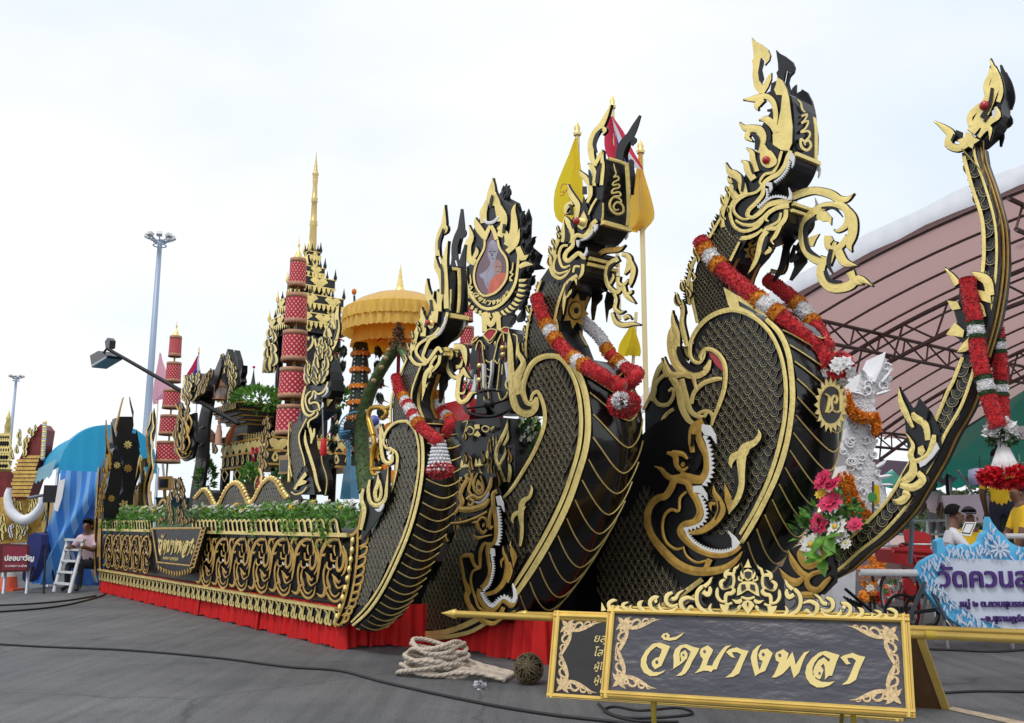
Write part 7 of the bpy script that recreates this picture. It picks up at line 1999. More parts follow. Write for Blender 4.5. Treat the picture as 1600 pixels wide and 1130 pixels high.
mb=MB();mb.tube([lc+Z*20*k,lc+Z*60*k],.008,black_metal,5);mb.build('chain',LN)
tt=thing('tassel','pale pink hanging tassel below the copper lantern','tassel',T(.6).pt(341,678))
c_=T(.6).pt(341,695);k=1/pxm(c_)
pinkm=mat('tassel_pink',(.62,.36,.26),.8,var=.1)
mb=MB();mb.lathe(c_,[(5.5*k,0),(5*k,20*k),(3.5*k,25*k),(3.5*k,29*k),(2*k,32*k)],pinkm,12);mb.build('fringe',tt)
mb=MB();mb.lathe(c_,[(2*k,32*k),(3*k,36*k),(2*k,39*k),(.8*k,42*k),(.8*k,60*k)],tan,10);mb.build('knot',tt)
FLT=thing('floodlight','black floodlight on a long slanting pole at the rear half of the float','floodlight',T(.2).pt(300,628))
fa,fb_=T(.2).pt(168,545),T(.45).pt(372,662)
mb=MB();mb.tube([fa,fb_],.035,black_metal,10);mb.build('pole',FLT)
hd=T(.2)
prism('lamp_housing',FLT,hd.shift(.1),D3('35,190 80,165 95,180 130,190 125,205 45,255'),.3,black_metal,smooth=1)
prism('lamp_bracket',FLT,hd.shift(.02),D3('115,115 130,95 142,110 138,150 120,155'),.12,black_metal,smooth=1)
mb=MB();mb.tube([hd.pt(166,546),hd.pt(158,556),hd.pt(152,560)],.025,black_metal,6);mb.build('swivel',FLT)
prism('lamp_glass',FLT,hd.shift(.105),D3('45,250 122,203 118,197 44,240'),.28,grey_metal,smooth=1)
def frame_post(name,label,t_,M_,s_out,s_in,post):
 o=thing(name,label,'picture frame',T(t_).pt(*M_(s_out)[0]),'small wooden frames on posts')
 wood=mat('frame_wood',(.38,.22,.06),.45,.2,var=.2)
 prism('frame',o,T(t_),M_(s_out),.06,wood,smooth=1)
 prism('picture',o,T(t_-.012),M_(s_in),.02,black,smooth=1)
 mb=MB();mb.tube([T(t_+.03).pt(x,y)for x,y in M_(post)],.03,wood,8);mb.build('post',o)
frame_post('framed_panel','small wooden picture frame on a post beside the wavy naga tail',.5,O1,'155,520 325,510 345,560 370,800 165,810','175,590 305,585 335,760 170,765','320,800 335,1080')
frame_post('framed_panel','small wooden picture frame on a white post below the rear red parasol',.7,O6,'975,350 1145,340 1140,560 970,560','990,390 1120,385 1115,515 990,515','1070,560 1080,720')
mb=MB();mb.tube([T(.75).pt(*p)for p in O6('1045,150 1090,720')],.02,white,8)
tag(mb.build('white_post'),'white post behind the wooden frame under the rear red parasol','post')
bb=thing('blue_crate','dark teal crate under the rear wooden picture frame','crate',T(.8).pt(256,785))
teal=mat('teal_plastic',(.01,.09,.14),.4)
prism('crate_body',bb,T(.8),O6('940,690 1190,690 1180,860 950,860'),.4,teal,smooth=1)
prism('crate_rim',bb,T(.78),O6('925,672 1205,672 1205,700 925,700'),.44,teal,smooth=1)
orn('small_arch',FL,T(.1),O6,[('Q','950,920 1000,780 1060,700 1110,730 1170,920'),('g','955,900,24 1010,780,30 1065,710,30 1115,760,30 1160,900,24')],gm=gold_shaded)
rb_=thing('red_paddle','red woven paddle ornament between the humps of the wavy naga','ornament',T(.45).pt(406,758))
prism('paddle',rb_,T(.45),O3('1050,240 1110,250 1125,330 1090,440 1040,490 1005,430 1005,340'),.03,mat('red_weave',(.42,.04,.03),.7,var=.4,scale=60),smooth=2)
orn('paddle_rim',rb_,T(.45),O3,[('g','1050,240,10 1005,340,10 1005,430,10 1040,490,10'),('g','1120,230,20 1100,300,40 1140,380,30'),('g','1080,120,30 1100,180,30 1120,260,20')],n=3)
flames(T(.6),rb_,O2('1120,1000,60 1150,700,80 1180,400,80 1180,150,60'),12,16,5,61,gold_shaded)
flag_p=mat('flag_pink',(.80,.42,.52),.7,trans=.5)
b_,t_=pole_pts(2.6,243,700,251,552)
f5=flag('flag','plain pink flag beside the rear red parasol and the lamp mast',b_,t_,None,.016,fin=False,pole_m=pole_c)
cloth_grid(T(2.55),[(250,550),(246,580),(242,612),(240,632)],[(252,556),(262,590),(264,612),(252,622)],8,flag_p,'cloth',f5)
b_,t_=pole_pts(2.6,306,660,310.5,552)
f6=flag('flag','small Thai tricolour flag hanging above the carved gold shield',b_,t_,None,.016,pole_m=grey_metal)
cloth_grid(T(2.55),[(309,556),(300,575),(293,590),(292,600)],[(311,556),(311,575),(310,585),(303,606)],8,flag_r,'cloth',f6,nx=14,split=[(0,.35,flag_r),(.35,.6,flag_w),(.6,.85,flag_b),(.85,1.1,flag_w)])
b_,t_=pole_pts(2.0,527,690,527,545)
mb=MB();mb.tube([b_,t_],.03,pole_c,8)
tag(mb.build('cream_post'),'slim cream post between the spired tower and the offering tower','post')
# THE RIGHT SIDE
import numpy as np
# arched canopy
canopy_m=mat('canopy_fabric',(0.70,0.47,0.45),0.75,var=.07,scale=1.4,bump=.6,bscale=2.2,trans=.42)
canopy_w=mat('canopy_white',(0.70,0.72,0.78),0.6,var=.05)
truss_m=mat('truss_steel',(0.13,0.08,0.08),0.6)
tc0=6.5
pp=[loc_st(T(tc0).pt(x,y))for x,y in((1250,462),(1310,427),(1370,395),(1470,347),(1600,294))]
xy=np.array([(p[0],p[2])for p in pp])
Am=np.c_[2*xy,np.ones(len(xy))]
sol=np.linalg.lstsq(Am,(xy**2).sum(1),rcond=None)[0]
cs0,cz0=sol[0],sol[1]
cR=math.sqrt(sol[2]+cs0**2+cz0**2)
if not(4<cR<30 and cz0<6):
 cR=11.0;m_=xy[2];cs0=m_[0]+cR*.55;cz0=m_[1]-cR*.83
a_l=math.asin(max(-1,min(1,(3.0-cz0)/cR)))
if a_l<.15:a_l=.15
def arch(a,t,k=0.0):
 '''a measured from the left spring'''
 return F(cs0-(cR+k)*math.cos(a),t,cz0+(cR+k)*math.sin(a))
a_r=min(math.pi-a_l,math.pi*.62)
NA=36
angs=[a_l+(a_r-a_l)*i/NA for i in range(NA+1)]
CN=thing('event_canopy','large arched pink white event canopy on steel trusses at the right','canopy',F(cs0-cR,tc0+6,0))
TE=tc0+15
mb=MB()
ts=[tc0+(TE-tc0)*j/15 for j in range(16)]
vs=[]
for t_ in ts:
 for i,a in enumerate(angs):
  vs.append(arch(a,t_,.10-.03*abs(math.sin(t_*2.1))))
mb.add(vs,[(j*(NA+1)+i,j*(NA+1)+i+1,(j+1)*(NA+1)+i+1,(j+1)*(NA+1)+i)for j in range(15)for i in range(NA)],canopy_m,True)
mb.build('fabric',CN)
mb=MB()
vs=[]
for i,a in enumerate(angs):
 vs+=[arch(a,tc0-.05,.02+.015*math.sin(i*2.3)),arch(a,tc0-.08,.26+.02*math.sin(i*1.7)),arch(a,tc0+.25,.27)]
mb.add(vs,[(i*3+j,i*3+j+1,i*3+4+j,i*3+3+j)for i in range(NA)for j in range(2)],canopy_w,True)
mb.build('white_edge',CN)
for k in range(19):
 t_=tc0+.15+k*.8
 mb=MB();mb.tube([arch(a,t_,.03)for a in angs],.019,truss_m,6);mb.build('arch_rib',CN)
for t_ in(tc0+2.6,tc0+6.6,tc0+10.6):
 mb=MB()
 mb.tube([arch(a,t_,-.1)for a in angs],.035,truss_m,6);mb.tube([arch(a,t_,-.55)for a in angs],.035,truss_m,6)
 for i in range(NA):
  mb.tube([arch(angs[i],t_,-.1 if i%2 else-.55),arch(angs[i+1],t_,-.55 if i%2 else-.1)],.018,truss_m,5)
 mb.build('arch_truss',CN)
for a in(a_l+.02,a_l+(a_r-a_l)*.22,a_l+(a_r-a_l)*.46,a_l+(a_r-a_l)*.7):
 mb=MB()
 mb.tube([arch(a,tc0,-.05),arch(a,TE,-.05)],.03,truss_m,6);mb.tube([arch(a,tc0,-.45),arch(a,TE,-.45)],.03,truss_m,6)
 n=40
 for i in range(n):
  u0,u1=tc0+(TE-tc0)*i/n,tc0+(TE-tc0)*(i+1)/n
  mb.tube([arch(a,u0,-.05 if i%2 else-.45),arch(a,u1,-.45 if i%2 else-.05)],.016,truss_m,5)
 mb.build('long_truss',CN)
for k in range(4):
 t_=tc0+.3+k*4.8
 p=arch(a_l,t_)
 mb=MB();mb.tube([Vector((p.x,p.y,0)),p],.06,truss_m,8);mb.build('post',CN)
lilac=mat('lilac_drape',(.42,.30,.42),.8,trans=.2)
mb=MB()
vs=[]
n=60
for i in range(n+1):
 t_=tc0+(TE-tc0)*i/n
 p=arch(a_l,t_)
 vs+=[p-Z*.42,p-Z*(.62+.28*abs(math.sin(i*math.pi/6)))+A*.06*math.sin(i*1.9)]
mb.add(vs,[(i*2,i*2+1,i*2+3,i*2+2)for i in range(n)],lilac,True)
mb.build('drape',CN)
lb=thing('bulb','single white bulb hanging from the canopy near the prow top','lamp',T(8.5).pt(1591,356))
bc_=T(8.5).pt(1591,356)
mb=MB();mb.lathe(bc_,[(0,-.1),(.05,-.08),(.07,-.02),(.05,.05),(.03,.08),(.03,.13)],white,10);mb.build('globe',lb)
mb=MB();mb.tube([bc_+Z*.13,bc_+Z*.75],.008,black_metal,4);mb.build('wire',lb)
# green tent
green_t=mat('green_tarp',(0.03,0.42,0.32),0.55,var=.08,scale=2,trans=.35)
def px_pt(x,y,d):return YP(d).pt(x,y)
GT=thing('green_tent','green canvas market tent with a scalloped valance behind the prow garlands','tent',(7.2,12,0))
e0=px_pt(1478,722,17);ez=e0.z
xr=e0.x+6.2
e1=Vector((xr,16.6,ez));e2=Vector((xr+.6,21.6,ez));e3=Vector((e0.x+.8,22,ez))
apx=(e0+e1+e2+e3)/4+Z*2.1
mb=MB()
def bilinear(a,b,c,n=8,sag=.12):
 vs=[];fs=[]
 for i in range(n+1):
  for j in range(n+1):
   u,v=i/n,j/n
   p=a.lerp(b,v).lerp(c,u)
   p=p-Z*sag*math.sin(math.pi*u)
   vs.append(p)
 for i in range(n):
  for j in range(n):
   o=i*(n+1)+j
   fs.append((o,o+1,o+n+2,o+n+1))
 return vs,fs
for a,b in((e0,e1),(e1,e2),(e2,e3),(e3,e0)):
 v_,f_=bilinear(a,b,apx);mb.add(v_,f_,green_t,True)
mb.build('roof',GT)
mb=MB()
for a,b in((e0,e1),(e3,e0),(e1,e2),(e2,e3)):
 n=48;vs=[]
 for i in range(n+1):
  p=a.lerp(b,i/n);k=abs(math.sin(i*math.pi/4))
  vs+=[p+Z*.02,p-Z*(.22+.09*k)+Vector((0,-.03,0))*math.sin(i*.9)]
 mb.add(vs,[(i*2,i*2+1,i*2+3,i*2+2)for i in range(n)],green_t,True)
mb.build('valance',GT)
gt_d=mat('dark_green_drape',(0.008,0.06,0.045),.7,var=.2)
lp=px_pt(1563,740,17.1)
mb=MB()
for i in range(7):
 x_=lp.x-.12+i*.045
 mb.tube([(x_,17.1+.03*(i%2),ez),(x_+.05+.02*i,17.1,1.4),(x_+.12,17.1,0)],.035,gt_d,6)
mb.build('tied_curtain',GT,kind='stuff')
for c_ in(e0,e3,e2,e1):
 mb=MB();mb.tube([Vector((c_.x+.1,c_.y+.1,0)),Vector((c_.x+.1,c_.y+.1,ez))],.025,grey_metal,6);mb.build('leg',GT)
d_=(e1-e0).normalized();dn=Vector((d_.y,-d_.x,0))
bl=px_pt(1548,686,11.2);
bn_=d_.cross(Z)
mb=MB();qb=px_pt(1549,690,17.5);qn=Plane(qb,Vector((0,-1,.35)))
pw=[qn.pt(x,y)for x,y in((1549,690),(1640,684),(1640,664),(1554,668))]
mb.plate(pw,qn.n,.0,.01,white);bno=mb.build('banner',GT)
thai('อบต.ควนสุบรรณ','lettering',bno,qn.pt(1562,684)+qn.n*.012,Vector((1,0,0)),qn.n.cross(Vector((1,0,0))),.17,mat('ink_navy',(.03,.04,.2),.6),.002)
thai('FU.','lettering',GT,px_pt(1572,724,16.7),Vector((1,0,0)),Z,.24,mat('pale_letters',(.42,.62,.56),.6),.002)
jl=thing('lantern','pale lilac cylindrical lamp hanging under the green tent','lamp',px_pt(1531,746,12))
mb=MB();mb.lathe(px_pt(1531,746,12),[(.0,-.1),(.13,-.1),(.14,.02),(.13,.1),(.05,.12),(.0,.12)],mat('lamp_lilac',(.48,.5,.72),.4,trans=.3),14);mb.build('shade',jl)
mb=MB();mb.tube([px_pt(1531,738,12),px_pt(1531,712,12)],.008,black_metal,4);mb.build('cord',jl)
mb=MB();mb.tube([px_pt(1497,735,12),px_pt(1520,772,12)],.018,grey_metal,5);mb.build('strut',GT)
# people
skin_m=mat('skin_brown',(0.16,0.075,0.045),0.55,var=.1,scale=20)
hair_m=mat('hair_black',(0.009,0.008,0.008),0.85,spec=.15,bump=.5,bscale=60)
eye_m=mat('eye_dark',(0.02,0.02,0.02),.3)
def person(label,root,heading,J,cloth,hair=True,cap=None,extra_hair=0.0,scale=1.0,group='people under the tents'):
 '''J: joint positions (x right, y forward, z up); one skin surface with the clothes painted by limb'''
 root=Vector(root)
 t=thing('person',label,'person',root,group)
 ca,sa=math.cos(heading),math.sin(heading)
 def W_(p):return Vector((p[0]*ca-p[1]*sa,p[0]*sa+p[1]*ca,p[2]))*scale
 names=['pelvis','waist','chest','neck','head','crown','nose','shl','ell','wrl','hal','shr','elr','wrr','har','hil','knl','anl','tol','hir','knr','anr','tor']
 rad=dict(pelvis=(.155,.12),waist=(.15,.11),chest=(.175,.12),neck=(.058,.058),head=(.085,.10),crown=(.07,.085),nose=(.016,.016),shl=(.075,.075),ell=(.05,.05),wrl=(.034,.034),hal=(.04,.028),shr=(.075,.075),elr=(.05,.05),wrr=(.034,.034),har=(.04,.028),hil=(.10,.10),knl=(.066,.066),anl=(.045,.045),tol=(.045,.035),hir=(.10,.10),knr=(.066,.066),anr=(.045,.045),tor=(.045,.035))
 ed=[('pelvis','waist'),('waist','chest'),('chest','neck'),('neck','head'),('head','crown'),('head','nose'),('chest','shl'),('shl','ell'),('ell','wrl'),('wrl','hal'),('chest','shr'),('shr','elr'),('elr','wrr'),('wrr','har'),('pelvis','hil'),('hil','knl'),('knl','anl'),('anl','tol'),('pelvis','hir'),('hir','knr'),('knr','anr'),('anr','tor')]
 P_={k:Vector(J[k])for k in names}
 fing=[]
 for h_,w_ in(('hal','wrl'),('har','wrr')):
  d=(P_[h_]-P_[w_]).normalized();s=d.cross(Vector((0,0,1)))
  s=s.normalized()if s.length>.01 else Vector((1,0,0))
  for i,(o_,l_)in enumerate(((-.036,.05),(-.017,.075),(0.002,.085),(.02,.08),(.036,.06))):
   n1,n2=h_+'f%da'%i,h_+'f%db'%i
   P_[n1]=P_[h_]+s*o_+d*(.03 if i else.0);P_[n2]=P_[n1]+d*l_*(1 if i else.6)+s*(-.03 if i==0 else 0)-Vector((0,0,.02))
   names+=[n1,n2];rad[n1]=(.010,.010);rad[n2]=(.007,.007)
   ed+=[(h_,n1),(n1,n2)]
 me=bpy.data.meshes.new('person_body')
 me.from_pydata([tuple(W_(P_[n]))for n in names],[(names.index(a),names.index(b))for a,b in ed],[])
 ob=bpy.data.objects.new('body',me);COL.objects.link(ob)
 md=ob.modifiers.new('skin','SKIN');md.use_smooth_shade=True
 for i,n in enumerate(names):
  r_=rad[n]
  me.skin_vertices[0].data[i].radius=(r_[0]*scale,r_[1]*scale)
  me.skin_vertices[0].data[i].use_root=(n=='pelvis')
 ss=ob.modifiers.new('sub','SUBSURF');ss.levels=2;ss.render_levels=2
 dg=bpy.context.evaluated_depsgraph_get()
 m2=bpy.data.meshes.new_from_object(ob.evaluated_get(dg))
 bpy.data.objects.remove(ob)
 mats=[cloth['top'],cloth['bottom'],skin_m,cloth.get('shoe',black)]
 for m_ in mats:m2.materials.append(m_)
 segs=[]
 for a,b in ed:
  pa,pb_=W_(P_[a]),W_(P_[b])
  if a in('shl','shr'):
   mid=pa.lerp(pb_,.72);segs+=[(pa,mid,0),(mid,pb_,2)]
  elif a in('pelvis',)and b=='waist':segs.append((pa.lerp(pb_,.25),pb_,0))
  elif a in('waist',)or(a=='chest' and b[:2]=='sh'):segs.append((pa,pb_,0))
  elif a=='chest':segs+=[(pa,pa.lerp(pb_,.72),0),(pa.lerp(pb_,.8),pb_,2)]
  elif a=='pelvis' or a in('hil','hir','knl','knr'):segs.append((pa,pb_,1))
  elif a in('anl','anr'):segs.append((pa,pb_,3))
  else:segs.append((pa,pb_,2))
 for p in m2.polygons:
  c=p.center;best=1e9
  for a,b,k in segs:
   d=b-a;u=max(0,min(1,(c-a).dot(d)/max(1e-9,d.length_squared)))
   q=(a+d*u-c).length
   if q<best:best=q;p.material_index=k
  p.use_smooth=True
 bo_=bpy.data.objects.new('body',m2);COL.objects.link(bo_);bo_.parent=t
 hd_=root+W_(P_['head'].lerp(P_['crown'],.55))
 fwd=(W_(P_['nose'])-W_(P_['head']));fwd.z=0;fwd.normalize()
 sdv=Vector((-fwd.y,fwd.x,0))
 mb=MB();n=14
 vs=[];fs=[]
 for i in range(7):
  ph=(math.pi*.60)*i/6
  for j in range(n):
   a=2*math.pi*j/n
   dr=fwd*math.cos(a)*math.sin(ph)*.108+sdv*math.sin(a)*math.sin(ph)*.095
   lim=.10*math.cos(ph)if math.cos(a)<.35 else max(.10*math.cos(ph),.055)
   if cap:lim=max(lim,.02)
   vs.append(hd_+(dr-fwd*.012+Z*(lim+.03-(extra_hair if math.cos(a)<-.2 and i>4 else 0)))*scale)
 for i in range(6):
  for j in range(n):
   fs.append((i*n+j,i*n+(j+1)%n,(i+1)*n+(j+1)%n,(i+1)*n+j))
 mb.add(vs,fs,cap or hair_m,True);mb.build('cap' if cap else 'hair',t)
 if cap:
  mb=MB();mb.add([hd_+(fwd*.09+sdv*.08+Z*.045)*scale,hd_+(fwd*.09-sdv*.08+Z*.045)*scale,hd_+(fwd*.18-sdv*.06+Z*.025)*scale,hd_+(fwd*.18+sdv*.06+Z*.025)*scale],[(0,1,2,3)],cap);mb.build('cap_brim',t)
 hm=root+W_(P_['head'])
 for s_ in(-1,1):
  mb=MB();mb.ball(hm+(fwd*.088+sdv*.034*s_+Z*.035)*scale,.012*scale,eye_m,6);mb.build('eye',t)
  mb=MB();mb.ball(hm+(sdv*.092*s_+Z*.02)*scale,.024*scale,skin_m,6,(.6,.6,1.2));mb.build('ear',t)
 mb=MB();mb.box(hm+(fwd*.092-Z*.045)*scale,.05*scale,.012,.010*scale,mat('lips',(.16,.04,.035),.5),(sdv,fwd,Z));mb.build('mouth',t)
 return t
def stand(arm=.0,h=1.0):
 return dict(pelvis=(0,0,.93),waist=(0,.01,1.08),chest=(0,.0,1.30),neck=(0,.01,1.47),head=(0,.03,1.58),crown=(0,.015,1.68),nose=(0,.135,1.575),shl=(-.19,0,1.38),ell=(-.24,.02+arm,1.10),wrl=(-.22,.12+arm,.88),hal=(-.21,.15+arm,.80),shr=(.19,0,1.38),elr=(.24,.02+arm,1.10),wrr=(.2,.2+arm,.98),har=(.18,.26+arm,.95),hil=(-.10,0,.86),knl=(-.11,.03,.48),anl=(-.11,-.01,.08),tol=(-.12,.13,.035),hir=(.10,0,.86),knr=(.12,.01,.48),anr=(.12,-.03,.08),tor=(.13,.11,.035))
def sit(reach=.42,lean=.06):
 return dict(pelvis=(0,0,.50),waist=(0,.03,.64),chest=(0,.04+lean,.88),neck=(0,.06+lean,1.05),head=(0,.10+lean,1.16),crown=(0,.09+lean,1.26),nose=(0,.205+lean,1.155),shl=(-.19,.04+lean,.96),ell=(-.23,.2+lean,.74),wrl=(-.16,reach,.80),hal=(-.13,reach+.08,.80),shr=(.19,.04+lean,.96),elr=(.23,.2+lean,.74),wrr=(.16,reach,.80),har=(.12,reach+.08,.80),hil=(-.10,.06,.48),knl=(-.13,.46,.48),anl=(-.13,.44,.08),tol=(-.14,.58,.035),hir=(.10,.06,.48),knr=(.13,.46,.48),anr=(.13,.44,.08),tor=(.14,.58,.035))
white_sh=mat('shirt_white',(.70,.72,.78),.8,var=.06)
yellow_sh=mat('shirt_yellow',(.78,.50,.015),.8,var=.1)
pink_sh=mat('shirt_pink',(.66,.48,.54),.8)
navy=mat('trousers_navy',(.015,.018,.035),.8)
grey_tr=mat('trousers_grey',(.16,.15,.17),.8)
pA=px_pt(1470,800,11.3)
person('seated man in a white polo shirt writing at the table behind the blue board',(pA.x,11.3,.14),R(-104),sit(),dict(top=white_sh,bottom=navy))
pB=px_pt(1512,800,12.0)
person('seated person in a yellow shirt and dark cap beside the man in white',(pB.x,12.0,.12),R(160),sit(.36,.02),dict(top=yellow_sh,bottom=navy),cap=mat('cap_navy',(.012,.014,.03),.7))
pC=px_pt(1598,800,11.2)
person('standing man in a yellow polo shirt at the right edge of the picture',(pC.x,11.2,0),R(80),stand(.1),dict(top=yellow_sh,bottom=navy))
pD=px_pt(1567,800,13)
person('person in yellow shirt and navy trousers standing behind the red garland tassel',(pD.x,13,.55),R(-30),stand(),dict(top=yellow_sh,bottom=navy))
pE=px_pt(1461,800,21)
person('distant woman in a pink shirt and grey trousers on the terrace',(pE.x,21,.52),R(120),stand(),dict(top=pink_sh,bottom=grey_tr),extra_hair=.08)
TB=thing('table','white folding table in front of the seated people','table',(6.3,11.6,0))
mb=MB();tbx=px_pt(1520,850,11.4);mb.box((tbx.x+.3,11.55,.88),1.5,.6,.03,white);mb.build('table_top',TB)
for sx in(-.65,.65):
 for sy in(-.25,.25):
  mb=MB();mb.tube([(tbx.x+.3+sx,11.55+sy,0),(tbx.x+.3+sx,11.55+sy,.865)],.018,grey_metal,6);mb.build('leg',TB)
DF=thing('document_frame','white tilted document in a dark edged frame held on the table','document',px_pt(1512,825,11.2))
dq=Plane(px_pt(1512,825,11.2),Vector((-.2,-1,.25)))
mb=MB();mb.plate([dq.pt(x,y)for x,y in D8('630,435 700,438 665,520 603,512')],dq.n,-.02,.02,white);mb.build('frame',DF)
mb=MB();mb.plate([dq.pt(x,y)for x,y in D8('635,443 690,445 660,508 612,502')],dq.n,.001,.004,black);mb.build('border',DF)
mb=MB();mb.plate([dq.pt(x,y)for x,y in D8('639,448 684,449 657,502 618,497')],dq.n,.006,.002,white);mb.build('paper',DF)
WB=thing('notice_board','blank pale lilac notice board behind the seated people','board',px_pt(1520,800,15))
wbm=mat('board_lilac',(.62,.58,.68),.6,var=.06,scale=2)
prism('panel',WB,YP(15),D8('500,280 755,272 775,440 610,445 520,380'),.04,wbm,smooth=1)
for x_ in(1477,1544):
 mb=MB();p=px_pt(x_,775,15.06);mb.tube([Vector((p.x,15.06,0)),p],.03,grey_metal,6);mb.build('post',WB)
ST=thing('low_stage','low dark platform carrying the standing person behind the tassel','stage',(px_pt(1567,800,13).x,13,0))
mb=MB();mb.box((px_pt(1567,800,13).x,13.0,.27),1.6,1.4,.54,deckm);mb.build('deck',ST)
pave=mat('terrace_paving',(.38,.25,.23),.8,var=.1,scale=3)
mb=MB();mb.box((22,40,.25),40,40,.5,pave);mb.build('terrace',kind='structure')
RL=thing('railing','white metal railing along the edge of the terrace','railing',(6,19.8,.5))
for z in(.75,1.0,1.3):
 mb=MB();mb.tube([(3.4,20.3,z),(20,20.3,z)],.03,white,6);mb.build('rail',RL)
for i in range(12):
 mb=MB();mb.tube([(3.4+i*1.45,20.3,.5),(3.4+i*1.45,20.3,1.3)],.03,white,6);mb.build('post',RL)
 # white naga, its garlands, the small banner
white_p=mat('white_plaster',(.82,.82,.85),.7,var=.06,scale=12)
WY=9.9
WP_=YP(WY)
WN=thing('white_naga','white carved naga statue with orange garlands behind the tallest naga','naga statue',(px_pt(1365,800,WY).x,WY,0))
prism('body',WN,WP_,C4('515,30 540,100 535,170 470,190 480,230 450,330 480,380 470,470 500,520 520,600 480,680 400,800 330,850 300,800 340,700 330,560 370,480 350,420 380,330 370,260 400,190 430,110 470,130'),.5,white_p,smooth=1)
prism('plinth',WN,YP(WY-.05),PX('1302,845 1338,845 1335,985 1300,985'),.5,white_p,smooth=1)
ring_me=MB();ring_me.tube([Vector((math.cos(i*.6)*(.05-.004*i),0,math.sin(i*.6)*(.05-.004*i)))for i in range(11)],[.012]*9+[.008,.004],white_p,5);ring_mesh=ring_me.mesh('scroll')
poly=C4('515,40 530,100 525,170 465,190 470,240 445,330 470,380 460,470 480,530 500,600 460,680 390,780 330,800 345,700 340,560 375,480 360,420 388,330 378,260 410,190 435,120 470,135')
bpoly=C4('515,30 540,100 535,170 470,190 480,230 450,330 480,380 470,470 500,520 520,600 480,680 400,800 330,850 300,800 340,700 330,560 370,480 350,420 380,330 370,260 400,190 430,110 470,130')
wsm=scale_mesh('carved_scale',white_p,white_p,True)
rr_=random.Random(4)
RW=Matrix((Vector((1,0,0)),Z,Vector((0,-1,0)))).transposed().to_4x4()
for j in range(44):
 for i in range(16):
  x_,y_=1298+i*7.6+(3.8 if j%2 else 0),872-j*7.0
  if inside((x_,y_),bpoly):
   inst('carved_scale',wsm,Matrix.Translation(WP_.pt(x_,y_)+Vector((0,-.004-.001*(j%2),0)))@RW@Matrix.Rotation(rr_.uniform(-.3,.3),4,'Z')@Matrix.Scale(.062*rr_.uniform(.9,1.15),4),WN)
for k in range(46):
 while True:
  x_,y_=rr_.uniform(1300,1395),rr_.uniform(555,800)
  if inside((x_,y_),bpoly):break
 inst('carved_scroll',ring_mesh,Matrix.Translation(WP_.pt(x_,y_)+Vector((0,-.03,0)))@Matrix.Rotation(rr_.uniform(0,6.28),4,'Y')@Matrix.Scale(rr_.uniform(.7,1.3),4),WN)
for(x0,y0,x1,y1,w_)in((440,130,420,100,10),(470,150,515,28,16),(500,150,540,95,10),(480,200,538,180,12),(420,200,380,190,10),(480,490,520,460,12),(490,530,545,520,12),(500,560,550,560,10),(470,330,505,350,10),(360,300,345,270,8)):
 a_,b_=C4('%d,%d'%(x0,y0))[0],C4('%d,%d'%(x1,y1))[0]
 mb=MB();mb.ribbon([(a_[0],a_[1],w_/2.569),((a_[0]+b_[0])/2+2,(a_[1]+b_[1])/2,w_/2.2),(b_[0],b_[1],0)],WP_,.0,.05,white_p,white_p,.02,True,4);mb.build('carved_flame',WN)
def marig(name,label,pts,r_,plane):
 p=[plane.pt(x,y)for x,y in crs(pts,5)]
 t=thing(name,label,'garland',p[0],'orange marigold garlands')
 mb=MB();mb.tube(p,r_*.8,orange_plush,8)
 for q in p:
  ruffle(mb,q,(r_,r_,r_),60,r_*.6,orange_f,(Vector((1,0,0)),Vector((0,1,0)),Z))
 mb.build('marigold_rope',t)
marig('marigold_garland','orange marigold garland across the upper chest of the white naga',C4('362,200 375,245 405,280 445,292'),.06,YP(WY-.12))
marig('marigold_garland','short orange garland at the right of the white naga throat',C4('478,285 485,310 488,345'),.05,YP(WY-.08))
marig('marigold_garland','orange marigold garland slanting down the white naga body',C4('360,535 375,590 400,640 430,685 445,700'),.075,YP(WY-.15))
BNR=thing('small_banner','small yellow banner with a green disc beside the white naga','banner',px_pt(1370,800,9.6))
prism('cloth',BNR,YP(9.6),D8('92,210 130,225 130,320 100,345 85,320'),.01,flag_y,smooth=1)
mb=MB();mb.lathe(px_pt(1363,777,9.58),[(0,0),(.05,0),(.05,.004),(0,.004)],mat('disc_green',(.05,.28,.06),.6),14,False,Vector((0,-1,0)));mb.build('disc',BNR)
mb=MB();mb.tube([px_pt(1364,752,9.6),px_pt(1364,850,9.6)],.012,grey_metal,5);mb.build('stick',BNR)
# blue wreath board
styro=mat('foam_blue',(.12,.52,.84),.75,var=.12,scale=10)
styro_w=mat('foam_white',(.66,.72,.84),.8,var=.04)
purple=mat('letter_purple',(.075,.03,.19),.8)
by=9.3
BB=thing('foam_board','white foam board with purple lettering in a carved light blue border','sign',(px_pt(1560,990,by).x,by,0))
BBP=YP(by)
prism('border',BB,BBP,H7('20,870 100,740 240,660 330,620 310,430 400,380 450,540 560,480 640,530 720,470 840,520 960,440 1000,330 1060,280 1090,70 1130,150 1230,280 1300,330 1390,440 1440,470 1500,500 1700,540 1700,700')+H8('1700,900 1340,900 900,890 700,850 560,760 420,650 330,560 240,430 150,330 110,200 20,40'),.10,styro,smooth=1)
prism('panel',BB,BBP.shift(.012),H7('520,680 1000,690 1700,720')+H8('1700,900 1340,890 1250,850 1000,750 900,720 760,610 690,570 570,470 480,420 440,330 380,250 280,190')+H7('300,990 400,900 460,760'),.05,styro_w,smooth=1)
rr_=random.Random(6)
pol=H7('40,880 240,680 340,630 420,560 700,520 1000,480 1090,160 1250,400 1400,520 1700,580 1700,680 1000,670 520,660 440,760 380,900 290,980 100,980')
pol2=H8('110,120 280,190 380,250 440,330 570,470 690,570 900,720 1250,860 900,870 700,820 500,680 300,480 170,320')
